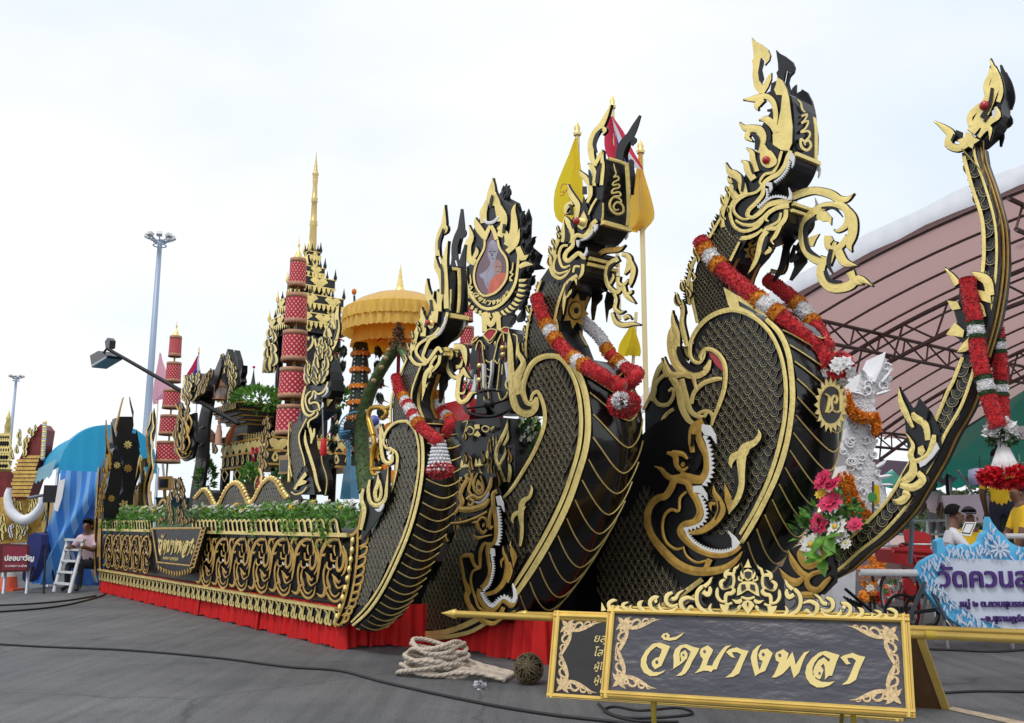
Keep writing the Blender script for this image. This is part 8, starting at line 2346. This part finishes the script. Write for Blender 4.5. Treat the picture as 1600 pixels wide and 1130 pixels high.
leafw=MB();leafw.plate([Vector((0,0,.05)),Vector((-.012,0,.02)),Vector((-.008,0,-.04)),Vector((.008,0,-.04)),Vector((.012,0,.02))],Vector((0,-1,0)),0,.008,styro_w,styro);lw=leafw.mesh('cut_leaf')
leafb=MB();leafb.plate([Vector((0,0,.10)),Vector((-.03,0,.02)),Vector((-.02,0,-.05)),Vector((.02,0,-.05)),Vector((.03,0,.02))],Vector((0,-1,0)),0,.02,styro,styro);lb2=leafb.mesh('foam_leaf')
k=0
while k<190:
 x_,y_=rr_.uniform(1430,1605),rr_.uniform(805,988)
 if inside((x_,y_),pol)or inside((x_,y_),pol2):
  me_=lw
  inst('cut_leaf',me_,Matrix.Translation(BBP.pt(x_,y_)+Vector((0,-.003-.0002*k,0)))@Matrix.Rotation(rr_.uniform(-.7,.7),4,'Y')@Matrix.Scale(.75,4),BB);k+=1
for i in range(10):
 a=i*.628;inst('petal',lw,Matrix.Translation(BBP.pt(1558,857)+Vector((math.sin(a)*.06,-.045,math.cos(a)*.06)))@Matrix.Rotation(a,4,'Y'),BB)
def hand_text(tx,x,y,size,b):
 thai(tx,'lettering',BB,BBP.shift(.014).pt(x,y),Vector((1,0,0)),Z,size,purple,.012,bold=b)
hand_text('วัดควนสุบรรณ',1466,917,.27,.006)
hand_text('หมู่ ๒ ต.ควนสุบรรณ',1499,948,.088,.002)
hand_text('~จ.สุราษฎร์ธานี',1532,971,.088,.002)
for x_ in(1478,1590):
 p=BBP.pt(x_,975)
 mb=MB();mb.tube([(p.x,by+.12,.9),(p.x+(.06 if x_<1500 else 0),by+.14,0)],.02,white,6);mb.build('leg',BB)
 mb=MB();mb.tube([(p.x,by+.14,.9),(p.x,by+.7,0)],.02,white,6);mb.build('leg',BB)
 # bicycle, barrier, chair, offerings
bk=thing('bicycle','old dark red bicycle leaning behind the white barrier rail','bicycle',G(1440,985))
rub=mat('rubber',(.015,.015,.015),.7);bred=mat('bike_red',(.11,.012,.016),.35)
w1=px_pt(1402,927,11.6);w1.z=.33
bd=Vector((.26,-.97,0)).normalized()
w2=w1+bd*1.05
def wheel(c):
 mb=MB();mb.tube([c+(bd*math.cos(a)+Z*math.sin(a))*.315 for a in[2*math.pi*i/36 for i in range(36)]],.017,rub,8,closed=True);wo_=mb.build('wheel',bk)
 mb=MB();mb.tube([c+(bd*math.cos(a)+Z*math.sin(a))*.293 for a in[2*math.pi*i/36 for i in range(36)]],.009,alu,6,closed=True);mb.build('rim',wo_)
 nn=Vector((-bd.y,bd.x,0))
 mb=MB();mb.tube([c-nn*.05,c+nn*.05],.02,alu,8);mb.build('hub',wo_)
 mb=MB()
 for i in range(20):
  a=2*math.pi*i/20
  mb.tube([c+nn*(.04 if i%2 else-.04),c+(bd*math.cos(a)+Z*math.sin(a))*.29],.0022,alu,3)
 mb.build('spokes',wo_,kind='stuff')
 mb=MB();mb.tube([c+(bd*math.cos(a)+Z*math.sin(a))*.35 for a in[.2+i*.2 for i in range(14)]],.014,bred,6);mb.build('mudguard',wo_)
wheel(w1);wheel(w2)
bb_=w1+bd*.45-Z*.05
st=w1+bd*.30+Z*.50
hd2=w2-bd*.22+Z*.52
for a,b,r_ in((bb_,st,.016),(bb_,hd2,.018),(st,hd2,.016),(w1,st,.010),(w1,bb_,.010),(w2,hd2+Z*.03,.013),(st,st+Z*.12-bd*.03,.012),(hd2,hd2+Z*.14-bd*.03,.013)):
 mb=MB();mb.tube([a,b],r_,bred,7);mb.build('frame_tube',bk)
nn=Vector((-bd.y,bd.x,0))
mb=MB();hb=hd2+Z*.15-bd*.03;mb.tube([hb-nn*.27-bd*.14,hb-nn*.2,hb+bd*.05,hb+nn*.2,hb+nn*.27-bd*.14],.012,alu,7);mb.build('handlebar',bk)
for s_ in(-1,1):
 mb=MB();mb.tube([hb+nn*.27*s_-bd*.14,hb+nn*.275*s_-bd*.25],.017,rub,7);mb.build('grip',bk)
mb=MB();mb.ball(st+Z*.15-bd*.04,.12,rub,10,(1.0,.7,.3));mb.build('saddle',bk)
mb=MB();mb.tube([bb_-nn*.09-Z*.15,bb_-nn*.07,bb_+nn*.07,bb_+nn*.09+Z*.15],.01,alu,6);mb.build('crank',bk)
mb=MB();mb.lathe(bb_-nn*.05,[(0,0),(.09,0),(.09,.006),(0,.006)],alu,20,False,nn);mb.build('chainring',bk)
BA=thing('barrier','white horizontal pipe barrier with grey slanting legs by the bicycle','barrier',G(1420,1000))
mb=MB();mb.tube([px_pt(1343,894.5,9.2),px_pt(1432,895.5,9.2)],.035,white,8);mb.build('rail',BA)
for s_ in('395,790 300,1015','440,850 520,1010','320,430 310,680'):
 p=D8(s_);mb=MB();mb.tube([px_pt(p[0][0],p[0][1],9.3),px_pt(p[1][0],p[1][1],9.3)],.022,grey_metal,6);mb.build('leg',BA)
mb=MB();mb.tube([px_pt(1427,957,9.3),px_pt(1462,953,9.3),px_pt(1466,962,9.3),px_pt(1460,974,9.3),px_pt(1430,985,9.3)],.02,black_metal,6);mb.build('foot_bar',BA)
BA2=thing('barrier','white rail of the barrier at the right edge above the blue board','barrier',px_pt(1590,838,10))
mb=MB();mb.tube([px_pt(1570,838,10),px_pt(1690,838,10)],.03,white,8);mb.build('rail',BA2)
mb=MB();q=px_pt(1660,838,10);mb.tube([q,Vector((q.x,10,0))],.025,grey_metal,6);mb.build('leg',BA2)
redp=mat('red_plastic',(.50,.012,.015),.4)
CH=thing('plastic_chair','red plastic garden chair behind the bicycle handlebar','chair',px_pt(1435,900,11))
cq=YP(11.2)
prism('backrest',CH,cq,D8('275,490 330,485 430,510 425,560 430,640 410,680 330,670 300,600'),.04,redp,smooth=2)
c0=cq.pt(1436,884)
mb=MB();mb.box(c0+Vector((0,-.22,0)),.46,.44,.04,redp);mb.build('seat',CH)
for sx in(-.2,.2):
 for sy in(-.4,-.04):
  mb=MB();mb.tube([c0+Vector((sx,sy,0)),Vector((c0.x+sx*1.15,c0.y+sy,0))],.022,redp,6);mb.build('leg',CH)
 mb=MB();mb.tube([c0+Vector((sx*1.1,-.02,.24)),c0+Vector((sx*1.15,-.38,.22)),c0+Vector((sx*1.1,-.42,0))],.022,redp,6);mb.build('arm',CH)
TRK=thing('red_cart','low red handcart with a red bar behind the bicycle','cart',px_pt(1415,905,10.8))
prism('tray',TRK,YP(10.8),D8('190,600 300,590 310,690 215,680'),.5,redp,smooth=1)
mb=MB();mb.tube([px_pt(1395,859,10.4),px_pt(1462,864,10.4)],.035,redp,8);mb.build('bar',TRK)
prism('wheel_guard',TRK,YP(10.7),D8('270,780 300,770 345,820 340,860 310,870 280,840'),.05,redp,smooth=2)
for s_ in(0,1):
 mb=MB();c_=px_pt(1408+30*s_,930,10.9);c_.z=.22;mb.tube([c_+Vector((math.cos(a)*.2,0,math.sin(a)*.2))for a in[i*.349 for i in range(18)]],.02,rub,6,closed=True);mb.build('cart_wheel',TRK)
PT_=thing('offering_bowl','grey bowl of red, white and orange flowers under the bicycle wheel','flowers',px_pt(1405,970,12.3))
pc_=px_pt(1402,944,12.3)
bowl=mat('bowl_grey',(.08,.08,.085),.5)
mb=MB();mb.lathe(Vector((pc_.x,pc_.y,0)),[(.10,0),(.14,.1),(.24,pc_.z-.03),(.26,pc_.z),(.22,pc_.z-.01),(0,pc_.z-.03)],bowl,18);mb.build('bowl',PT_)
for i in range(38):
 fb=MB();m_=(rose_b,flower_w,orange_f,rose_b,leaf_m,leaf_d)[i%6]
 c_=pc_+Vector((rnd.uniform(-.24,.24),rnd.uniform(-.2,.1),rnd.uniform(0,.30)))
 blossom(fb,c_,Vector((0,-1,.5))+rv()*.5,.05,m_,6,2);fb.build('bloom',PT_)
for lab,x_,y_,n in(('heap of orange marigolds behind the lower end of the prow',1362,882,16),('orange marigold heap low beside the bicycle wheel',1358,925,22)):
 o_=thing('marigold_heap',lab,'flowers',px_pt(x_,y_,12.6),'heaps of marigolds')
 c_=px_pt(x_,y_,12.6)
 for i in range(n):
  fb=MB();blossom(fb,c_+Vector((rnd.uniform(-.13,.13),rnd.uniform(-.1,.1),rnd.uniform(-.12,.12))),Vector((0,-1,.4))+rv()*.5,.065,(orange_f,orange_f,flower_w,rose_b)[i%4 if n>20 else i%2],8,3);fb.build('bloom',o_)
 mb=MB();mb.lathe(Vector((c_.x,c_.y,0)),[(.10,0),(.02,.03),(.02,c_.z-.08),(.12,c_.z-.05)],bowl,12);mb.build('stand',o_)
PAL=thing('cycle_rack','black slatted rack low in front of the bicycle','rack',G(1350,1000))
for i in range(6):
 mb=MB();a_,b_=px_pt(1318+i*5,932+i*2,9.0),px_pt(1352+i*3,962+i*5,8.9);mb.tube([a_,b_],.012,black_metal,5);mb.build('rack_bar',PAL)
for x0,y0,x1,y1 in((1320,920,1362,955),(1330,955,1352,985)):
 mb=MB();mb.tube([px_pt(x0,y0,8.95),px_pt(x1,y1,8.95)],.016,black_metal,5);mb.build('rack_frame',PAL)
 # trees far behind
bark=mat('bark',(.10,.07,.05),.9,var=.3)
tree_d=mat('tree_leaf',(.035,.07,.022),.7,var=.45,scale=.8)
tree_l=mat('tree_leaf_light',(.07,.12,.035),.7,var=.4,scale=.8)
def tree(label,x,y,d,w_,h_,crown_n=900,seed=1,group='far trees'):
 r=random.Random(seed)
 p=YP(d).pt(x,y)
 t=thing('tree',label,'tree',(p.x,d,0),group)
 top=YP(d).pt(x,y).z
 H_=top
 mb=MB();mb.tube([(p.x,d,0),(p.x+.1,d,H_*.35),(p.x,d,H_*.7)],[.25,.18,.06],bark,7)
 for i in range(5):
  a=r.uniform(0,6.28)
  mb.tube([(p.x,d,H_*(.3+.06*i)),(p.x+math.cos(a)*w_*.3,d+math.sin(a)*w_*.3,H_*(.55+.05*i))],[.09,.03],bark,5)
 mb.build('trunk',t)
 mb=MB()
 cl=[(Vector((p.x+r.uniform(-.7,.7)*w_/2,d+r.uniform(-.6,.6)*w_/2,H_-h_*r.uniform(.15,.9))),r.uniform(.18,.34)*w_)for _ in range(16)]
 for i in range(crown_n):
  c,rr=cl[i%16]
  v=rv(r)
  q=c+v.normalized()*rr*v.length**.4
  if q.z>H_:q.z=H_-r.uniform(0,.3)
  leaf(mb,q,rv(r)+Z*.2,rv(r),w_*.085,w_*.06,tree_d if r.random()<.6 else tree_l)
 mb.build('crown',t)
 return t
tree('round dark tree beyond the terrace, left of the blank notice board',1480,770,60,3.6,2.6,1000,1)
tree('bushy pale green tree behind the notice board, left of the garland tassel',1528,770,55,3.4,2.4,900,2)
tree('tall dark tree behind the standing people at the right edge',1605,735,45,5.5,4,1200,3)
tree('low tree far off between the white naga and the prow',1425,790,80,5,2.4,700,4)
tree('small distant tree just right of the garland tassel',1580,775,70,4,2.4,700,5)
hl=mat('far_scrub',(.05,.085,.04),.9,var=.3,scale=.3)
mb=MB();vs=[]
rr_=random.Random(9)
for i in range(90):
 x_=-160+i*3.6
 vs+=[Vector((x_,170,0)),Vector((x_,170+3,2.2+rr_.uniform(0,2.2)))]
mb.add(vs,[(i*2,i*2+1,i*2+3,i*2+2)for i in range(89)],hl)
o_=mb.build('treeline',kind='stuff')
# THE LEFT SIDE
blue_t=mat('tent_blue',(0.02,0.42,0.70),0.55,var=.08,scale=1.5,trans=.3)
lit_t=mat('tent_blue_lit',(0.25,0.50,0.60),0.6,trans=.3)  # the tent blue again, light on the side slope painted in as paler colour
ty=18.5
BT=thing('blue_tent','sky blue arched tent at the far left behind the float','tent',(px_pt(150,900,ty).x,ty,0))
ca=YP(ty).pt(91,731);cb=YP(ty).pt(246,742)
ez_=ca.z
apz=YP(ty).pt(215,664).z
bk_=YP(23.5).pt(51,750)
dv=Vector((bk_.x-ca.x,5.0,0))
mb=MB();vs=[];n=20;m=10
for j in range(m+1):
 for i in range(n+1):
  u,v=i/n,j/m
  p=Vector((ca.x+(cb.x-ca.x)*u,ty,0))+dv*v
  zc=max(0,1-abs(2*u-1)**2.5)**.6
  vs.append(Vector((p.x,p.y,ez_+(apz-ez_)*zc+.05*math.sin(v*12)*zc)))
mb.add(vs,[(j*(n+1)+i,j*(n+1)+i+1,(j+1)*(n+1)+i+1,(j+1)*(n+1)+i)for j in range(m)for i in range(n)],blue_t,True)
mb.build('roof',BT)
mb=MB();vs=[]
for i in range(n+1):
 u=i/n
 zc=max(0,1-abs(2*u-1)**2.5)**.6
 x_=ca.x+(cb.x-ca.x)*u
 vs+=[Vector((x_,ty-.02,ez_+(apz-ez_)*zc)),Vector((x_,ty-.03+.04*math.sin(i*2.2),ez_-.12))]
mb.add(vs,[(i*2,i*2+1,i*2+3,i*2+2)for i in range(n)],blue_t,True)
mb.build('gable',BT)
mb=MB();vs=[]
for j in range(13):
 p=Vector((ca.x,ty,0))+dv*(j/12)
 vs+=[Vector((p.x-.05,p.y,ez_+.18)),Vector((p.x-.12,p.y,ez_-.14-.06*abs(math.sin(j*1.57))))]
mb.add(vs,[(i*2,i*2+1,i*2+3,i*2+2)for i in range(12)],lit_t,True)
mb.build('side_valance',BT)
for p in(ca,cb,ca+dv,cb+dv):
 mb=MB();mb.tube([Vector((p.x,p.y,0)),Vector((p.x,p.y,ez_))],.03,grey_metal,6);mb.build('leg',BT)
def stripes(name,c1,c2,sc_):
 m_=mat(name,c1,.6,trans=.2)
 n_=m_.node_tree;b=n_.nodes['Principled BSDF']
 wv=n_.nodes.new('ShaderNodeTexWave');wv.inputs['Scale'].default_value=sc_;wv.inputs['Distortion'].default_value=.6;wv.wave_profile='SAW'
 gm_=n_.nodes.new('ShaderNodeNewGeometry')
 n_.links.new(gm_.outputs['Position'],wv.inputs['Vector'])
 rp_=n_.nodes.new('ShaderNodeValToRGB');rp_.color_ramp.interpolation='CONSTANT'
 rp_.color_ramp.elements[0].color=(*c1,1);rp_.color_ramp.elements[1].color=(*c2,1);rp_.color_ramp.elements[1].position=.55
 n_.links.new(wv.outputs['Fac'],rp_.inputs['Fac']);n_.links.new(rp_.outputs['Color'],b.inputs['Base Color'])
 return m_
drape_m=stripes('drape_stripes',(.06,.27,.74),(.24,.52,.90),1.6)
DRP=thing('blue_drape','blue striped tarpaulin drape tied across the tent opening','tarpaulin',G(60,912))
dp_=YP(18.2)
l_=[(95,735),(90,780),(75,830),(60,870),(50,912)];r_e=[(166,738),(150,775),(125,815),(100,860),(82,914)]
cloth_grid(dp_,l_,r_e,22,drape_m,'hanging_sheet',DRP,nx=18,amp=.10)
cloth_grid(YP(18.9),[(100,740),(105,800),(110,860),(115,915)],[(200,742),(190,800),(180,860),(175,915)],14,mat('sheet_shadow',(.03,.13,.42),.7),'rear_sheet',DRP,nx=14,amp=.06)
cloth_grid(YP(18.35),[(98,738),(115,752),(135,770),(150,790)],[(168,740),(166,760),(160,780),(152,792)],8,drape_m,'gathered_sheet',DRP,nx=10,amp=.12)
pF=px_pt(143,850,17.6)
person('person with dark hair and a pale pink top, behind the white step ladder',(pF.x,17.6,.0),R(170),sit(),dict(top=pink_sh,bottom=navy),extra_hair=.1,group=None)
LD=thing('step_ladder','white aluminium step ladder beside the rear corner of the float','ladder',G(118,922))
ly=G(96,926).y
lx=lambda x,y,d=0:YP(ly+d).pt(x,y)
ladder_m=mat('ladder_white',(.62,.64,.66),.45)
f0,f1=G(84,925),G(108,928)
tp0,tp1=lx(106,845,.35),lx(130,846,.35)
for a,b in((f0,tp0),(f1,tp1)):
 mb=MB();mb.tube([a,b],.032,ladder_m,6);mb.build('front_rail',LD)
for i in range(4):
 u=(i+.8)/4.6
 a,b=f0.lerp(tp0,u),f1.lerp(tp1,u)
 mb=MB();mb.box((a+b)/2,(b-a).length,.10,.035,ladder_m,((b-a).normalized(),(b-a).normalized().cross(Z)*-1,Z));mb.build('tread',LD)
mb=MB();mb.box((tp0+tp1)/2+Z*.02,(tp1-tp0).length+.06,.14,.04,ladder_m,((tp1-tp0).normalized(),(tp1-tp0).normalized().cross(Z)*-1,Z));mb.build('top_cap',LD)
for a,q in((G(128,912),tp0),(G(152,914),tp1)):
 mb=MB();mb.tube([a,q],.026,ladder_m,6);mb.build('rear_rail',LD)
TPD=thing('light_stand','black tripod stand with a round white lamp reflector left of the ladder','lamp stand',G(62,922))
tb_=G(68,918);tyy=tb_.y
top=YP(tyy).pt(77,776)
mb=MB();mb.tube([Vector((top.x,tyy,.5)),top],.022,black_metal,6);mb.build('column',TPD)
for x_,y_ in((38,924),(68,928),(86,918)):
 mb=MB();mb.tube([Vector((top.x,tyy,1.15)),G(x_,y_)],.018,black_metal,6);mb.build('leg',TPD)
mb=MB();mb.tube([YP(tyy).pt(44,778),YP(tyy).pt(72,773)],.03,grey_metal,6);mb.build('arm',TPD)
mb=MB();q=YP(tyy).pt(82,772);mb.box(q,.32,.22,.34,black_metal,(Vector((.9,.4,0)),Vector((-.4,.9,0)),Z));mb.build('lamp_head',TPD)
prism('reflector',TPD,YP(tyy-.15),D2('215,640 240,630 228,700 212,752 198,745'),.02,white,smooth=1)
RSN=thing('red_sign','red sign with white Thai lettering at the left edge','sign',G(20,905))
rsm=mat('sign_red',(.22,.012,.035),.5)
rp_=YP(16.6)
prism('panel',RSN,rp_,D2('12,878 100,880 97,965 8,968'),.06,rsm,smooth=1)
prism('frame',RSN,rp_.shift(-.01),D2('6,870 104,873 102,972 2,976'),.06,mat('frame_dark_red',(.09,.01,.01),.5),smooth=1)
thai('ปลอบขวัญ','lettering',RSN,rp_.shift(.005).pt(7,876),Vector((1,0,0)),Z,.125,white,.008,bold=.004)
thai('ต.บางพลา อ.เมือง','lettering',RSN,rp_.shift(.005).pt(8,886),Vector((1,0,0)),Z,.055,white,.005)
for x_ in(4,40):
 p=rp_.pt(x_,890);mb=MB();mb.tube([Vector((p.x,16.7,0)),Vector((p.x,16.7,p.z))],.03,grey_metal,6);mb.build('leg',RSN)
CO=thing('traffic_cone','orange traffic cone with white bands in front of the red sign','traffic cone',G(12,924))
oc=mat('cone_orange',(.62,.09,.035),.5);cw=mat('cone_white',(.62,.58,.56),.5)
cb_=G(12,923);hC=.78
mb=MB();mb.box(cb_+Z*.02,.42,.42,.04,oc);mb.build('base',CO)
rr0=lambda u:.17*(1-u)+.03*u
for i,(a,b,m_)in enumerate(((0,.28,oc),(.28,.40,cw),(.40,.60,oc),(.60,.70,cw),(.70,1,oc))):
 mb=MB();mb.lathe(cb_+Z*.04,[(rr0(a)+.001*(i%2),a*hC),(rr0(b)+.001*(i%2),b*hC)]+([(0,hC)]if b==1 else[]),m_,18);mb.build('band',CO)
bh=thing('person_blue','','')if False else None
cl_=thing('blue_sack','dark blue cloth bundle between the tripod and the drape','bundle',G(52,915))
prism('bundle',cl_,YP(17.6),D2('105,840 150,838 145,920 110,1005 82,1000 90,920'),.3,mat('cloth_navy',(.02,.03,.16),.8,var=.2),smooth=2)
NF=thing('gold_float','neighbouring red and gold float cut by the left edge of the picture','parade float',G(20,880))
ny=22.0
np_=YP(ny)
dkred=mat('float_red',(.20,.02,.02),.5,var=.3)
prism('hull',NF,np_,D2('0,700 60,690 150,710 155,860 0,870'),1.5,gold_shaded,smooth=1)
prism('neck',NF,np_.shift(.1),D2('150,430 165,450 150,545 120,640 100,700 40,710 45,640 70,560 100,500 130,450'),.5,dkred,smooth=1)
r_=random.Random(3)
sm_me=scale_mesh('scale',gold,gold_shaded,False)
px_n=D2('148,545 110,545 60,560 45,640 40,705 100,700 125,640')
for j in range(12):
 for i in range(12):
  x_,y_=16+i*4.2+(2.1 if j%2 else 0),708+j*6
  if inside((x_,y_),px_n):
   inst('scale',sm_me,Matrix.Translation(np_.shift(.13).pt(x_,y_))@Matrix((Vector((1,0,0)),Z,Vector((0,-1,0)))).transposed().to_4x4()@Matrix.Scale(.085*1.0,4),NF)
for i in range(16):
 u=i/15
 mb=MB();x_,y_=D2('%g,%g'%(165-8*u,425+130*u))[0];mb.ball(np_.shift(.2).pt(x_,y_),.06,flower_w if i%2 else gold,6);mb.build('bead',NF)
flames(np_.shift(.15),NF,D2('60,560,60 90,500,60 130,450,40'),10,16,5,71,gold)
mb=MB();mb.tube([np_.shift(.4).pt(x,y)for x,y in crs(D2('35,665 28,700 40,750 80,782 120,770 150,730 152,700'),4)],[.06+.06*math.sin(math.pi*i/24)for i in range(25)],white_p,8);mb.build('tusk_ring',NF)
flames(np_.shift(.2),NF,D2('20,860,150 80,800,160 110,730,120'),22,22,6,72,gold)
flames(np_.shift(.2),NF,D2('60,850,60 80,800,60'),6,14,5,75,white_p)
gs=YP(24)
NS=thing('gold_spire','tiered golden spire rising at the left edge of the picture','shrine',(gs.pt(8,800).x,24,0))
cx_=gs.pt(9,700).x
for y0,y1,hw in((738,724,13),(724,712,12),(712,702,11.5),(702,692,9.5),(692,682,8)):
 z0,z1=gs.pt(9,y0).z,gs.pt(9,y1).z;k=hw/pxm(gs.pt(9,710))
 mb=MB();mb.lathe((cx_,24,0),[(k*.8,z0),(k,z0+(z1-z0)*.3),(k*.7,z0+(z1-z0)*.6),(k*.9,z1)],gold,8,False);t_=mb.build('tier',NS)
 for i in range(7):
  inst('gold_leaf',LEAFG,Matrix.Translation(Vector((cx_-k+2*k*i/6,24-k*1.0,z0+(z1-z0)*.3)))@Matrix.Scale(1.2,4),t_)
mb=MB();zb_,zt2=gs.pt(9,683).z,gs.pt(12,640).z
mb.lathe((cx_,24,0),[(.09,zb_),(.07,zb_+(zt2-zb_)*.3),(.09,zb_+(zt2-zb_)*.34),(.05,zb_+(zt2-zb_)*.6),(.07,zb_+(zt2-zb_)*.64),(.0,zt2)],gold,10);mb.build('spire',NS)
mb=MB();mb.lathe((cx_,24,0),[(.35,0),(.35,gs.pt(9,738).z)],dkred,8,False);mb.build('base',NS)
mast_m=mat('mast_steel',(.34,.42,.54),.5,.3,var=.05)
def mast(label,x,ytop,d,rpx,lean=0):
 p=YP(d).pt(x,ytop)
 t=thing('lamp_mast',label,'street lamp',(p.x,d,0),'high mast lamps')
 k=1/pxm(p)
 mb=MB();mb.tube([(p.x,d,0),(p.x,d,p.z*.5),(p.x,d,p.z)],[rpx*1.75*k,rpx*1.3*k,rpx*k*.9],mast_m,10);mb.build('pole',t)
 R0=rpx*4.2*k
 for z in(0,-rpx*1.6*k):
  mb=MB();mb.tube([(p.x+R0*.6*math.cos(a),d+R0*.6*math.sin(a),p.z+z)for a in[i*.3927 for i in range(16)]],rpx*.25*k,mast_m,5,closed=True);mb.build('ring',t)
 for i in range(8):
  a=i*.785+.3
  c,s=math.cos(a),math.sin(a)
  q0=Vector((p.x+R0*.3*c,d+R0*.3*s,p.z));q1=Vector((p.x+R0*1.15*c,d+R0*1.15*s,p.z+R0*.35))
  mb=MB();mb.tube([q0,q1],rpx*.25*k,mast_m,5);mb.build('bracket',t)
  mb=MB();mb.box(q1+Z*R0*.1,R0*.5,R0*.45,R0*.34,alu,(Vector((-s,c,0)),Vector((c,s,.4)).normalized(),Vector((-.4*c,-.4*s,1)).normalized()));mb.build('lamp_head',t)
mast('tall lamp mast with a crown of floodlights, rising behind the floodlight pole',250,378,95,3.9)
mast('distant smaller lamp mast with a crown of lights at the far left',25.5,592,190,2.0)
# ON THE ASPHALT
rope_m=mat('rope',(.52,.44,.36),.85,var=.15,scale=30,bump=1.0,bscale=50,stretch=(1,1,1))
RP_=thing('rope_coil','heap of thick pale rope on the asphalt below the middle naga','rope',G(700,1060))
rr_=random.Random(5)
rc=G(700,1056)
def strand(pts,r_,name='strand'):
 q=[Vector(p)for p in crs([tuple(p)for p in pts],7)]
 mb=MB()
 mb.tube(q,r_*.72,rope_m,8)
 for k in range(3):
  h_=[]
  for i,p in enumerate(q):
   tg=(q[min(i+1,len(q)-1)]-q[max(i-1,0)])
   if tg.length<1e-6:tg=Vector((1,0,0))
   tg.normalize();x=tg.cross(Z)
   x=x.normalized()if x.length>.01 else Vector((0,1,0))
   y=x.cross(tg);a=i*.75+k*2.094
   h_.append(p+(x*math.cos(a)+y*math.sin(a))*r_*.42)
  mb.tube(h_,r_*.55,rope_m,5)
 mb.build(name,RP_)
for i in range(9):
 z=.03+.028*i
 sx,sy=.30-.012*i,.16
 ph=rr_.uniform(-.4,.4)
 pts=[]
 for j in range(15):
  a=ph+j*.45
  pts.append(Vector((rc.x-.10+math.cos(a)*sx*(1+.12*math.sin(j*1.3+i)),rc.y+math.sin(a)*sy*(1+.15*math.cos(j+i)),z+.03*math.sin(j*.9+i*2))))
 strand(pts,.021)
for i in range(6):
 a_,b_=G(672+i*6,1040+i*4),G(805-i*3,1058+i*2)
 pts=[a_+Z*(.10-.012*i),a_.lerp(b_,.3)+Z*(.11-.01*i)+Vector((0,.03*math.sin(i),0)),a_.lerp(b_,.6)+Z*.06+Vector((0,.02*math.cos(i*2),0)),b_+Z*.025]
 strand(pts,.022)
WBL=thing('wicker_ball','brown woven cane ball on the asphalt beside the rope','ball',G(826,1068))
wc_=G(826,1069);wr=.118
wicker=mat('wicker',(.13,.10,.055),.8,var=.4,scale=50)
for i in range(26):
 nrm=rv(rr_).normalized()
 x=nrm.orthogonal().normalized();y=nrm.cross(x)
 mb=MB();mb.tube([wc_+Z*wr+(x*math.cos(a)+y*math.sin(a))*wr*rr_.uniform(.93,1.0)for a in[j*.314 for j in range(20)]],.0055,wicker,4,closed=True);mb.build('cane_hoop',WBL)
mb=MB();mb.ball(wc_+Z*wr,wr*.86,mat('wicker_dark',(.05,.045,.03),.9),12);mb.build('core',WBL)
PLS=thing('plastic_scrap','crumpled scrap of clear plastic on the asphalt left of the cane ball','litter',G(752,1076))
plm=mat('clear_plastic',(.45,.46,.48),.15,spec=.8)
mb=MB();c_=G(751,1077)
for i in range(26):
 v=rv(rr_);leaf(mb,c_+Vector((v.x*.05,v.y*.03,.012+abs(v.z)*.03)),rv(rr_)+Z*.2,rv(rr_),.04,.04,plm)
mb.build('film',PLS)
cab=mat('cable_black',(.012,.012,.013),.55)
def cable(label,pts,r_=.011):
 q=[G(x,y,r_)for x,y in crs(pts,10)]
 mb=MB();mb.tube(q,r_,cab,7)
 tag(mb.build('power_cable'),label,'cable','black cables on the asphalt')
cable('long black cable crossing the asphalt from the left edge to the A-frame board',[(-60,1003),(60,1010),(200,1016),(340,1028),(450,1042),(530,1048),(600,1066),(690,1086),(780,1104),(870,1118),(960,1128),(1040,1140)])
cable('thin black cable on the asphalt at the far left, the nearer of a pair',[(-40,958),(40,953),(100,946),(150,934),(165,928)],.014)
cable('thin black cable on the asphalt at the far left, the farther of a pair',[(-40,947),(40,944),(100,939),(150,931)],.014)
cable('black cable on the asphalt at the lower right edge behind the A-frame board',[(1440,1014),(1500,1016),(1560,1018),(1640,1012)],.012)
cable('second black cable right of the A-frame board near the bottom edge',[(1470,1083),(1530,1080),(1600,1081),(1660,1082)],.010)
cable('loose loops of black cable on the asphalt beneath the front sign',[(935,1100),(960,1118),(1010,1122),(1080,1116),(1060,1106),(1000,1110),(960,1104),(945,1112),(990,1126),(1060,1128)],.009)
line_m=mat('road_paint',(.40,.32,.22),.8,var=.3,scale=14)
mb=MB()
q=[G(x,y,.004)for x,y in((1478,1108),(1488,1104),(1640,1136),(1630,1142))]
mb.add(q,[(0,1,2,3)],line_m);mb.build('road_marking',kind='structure')
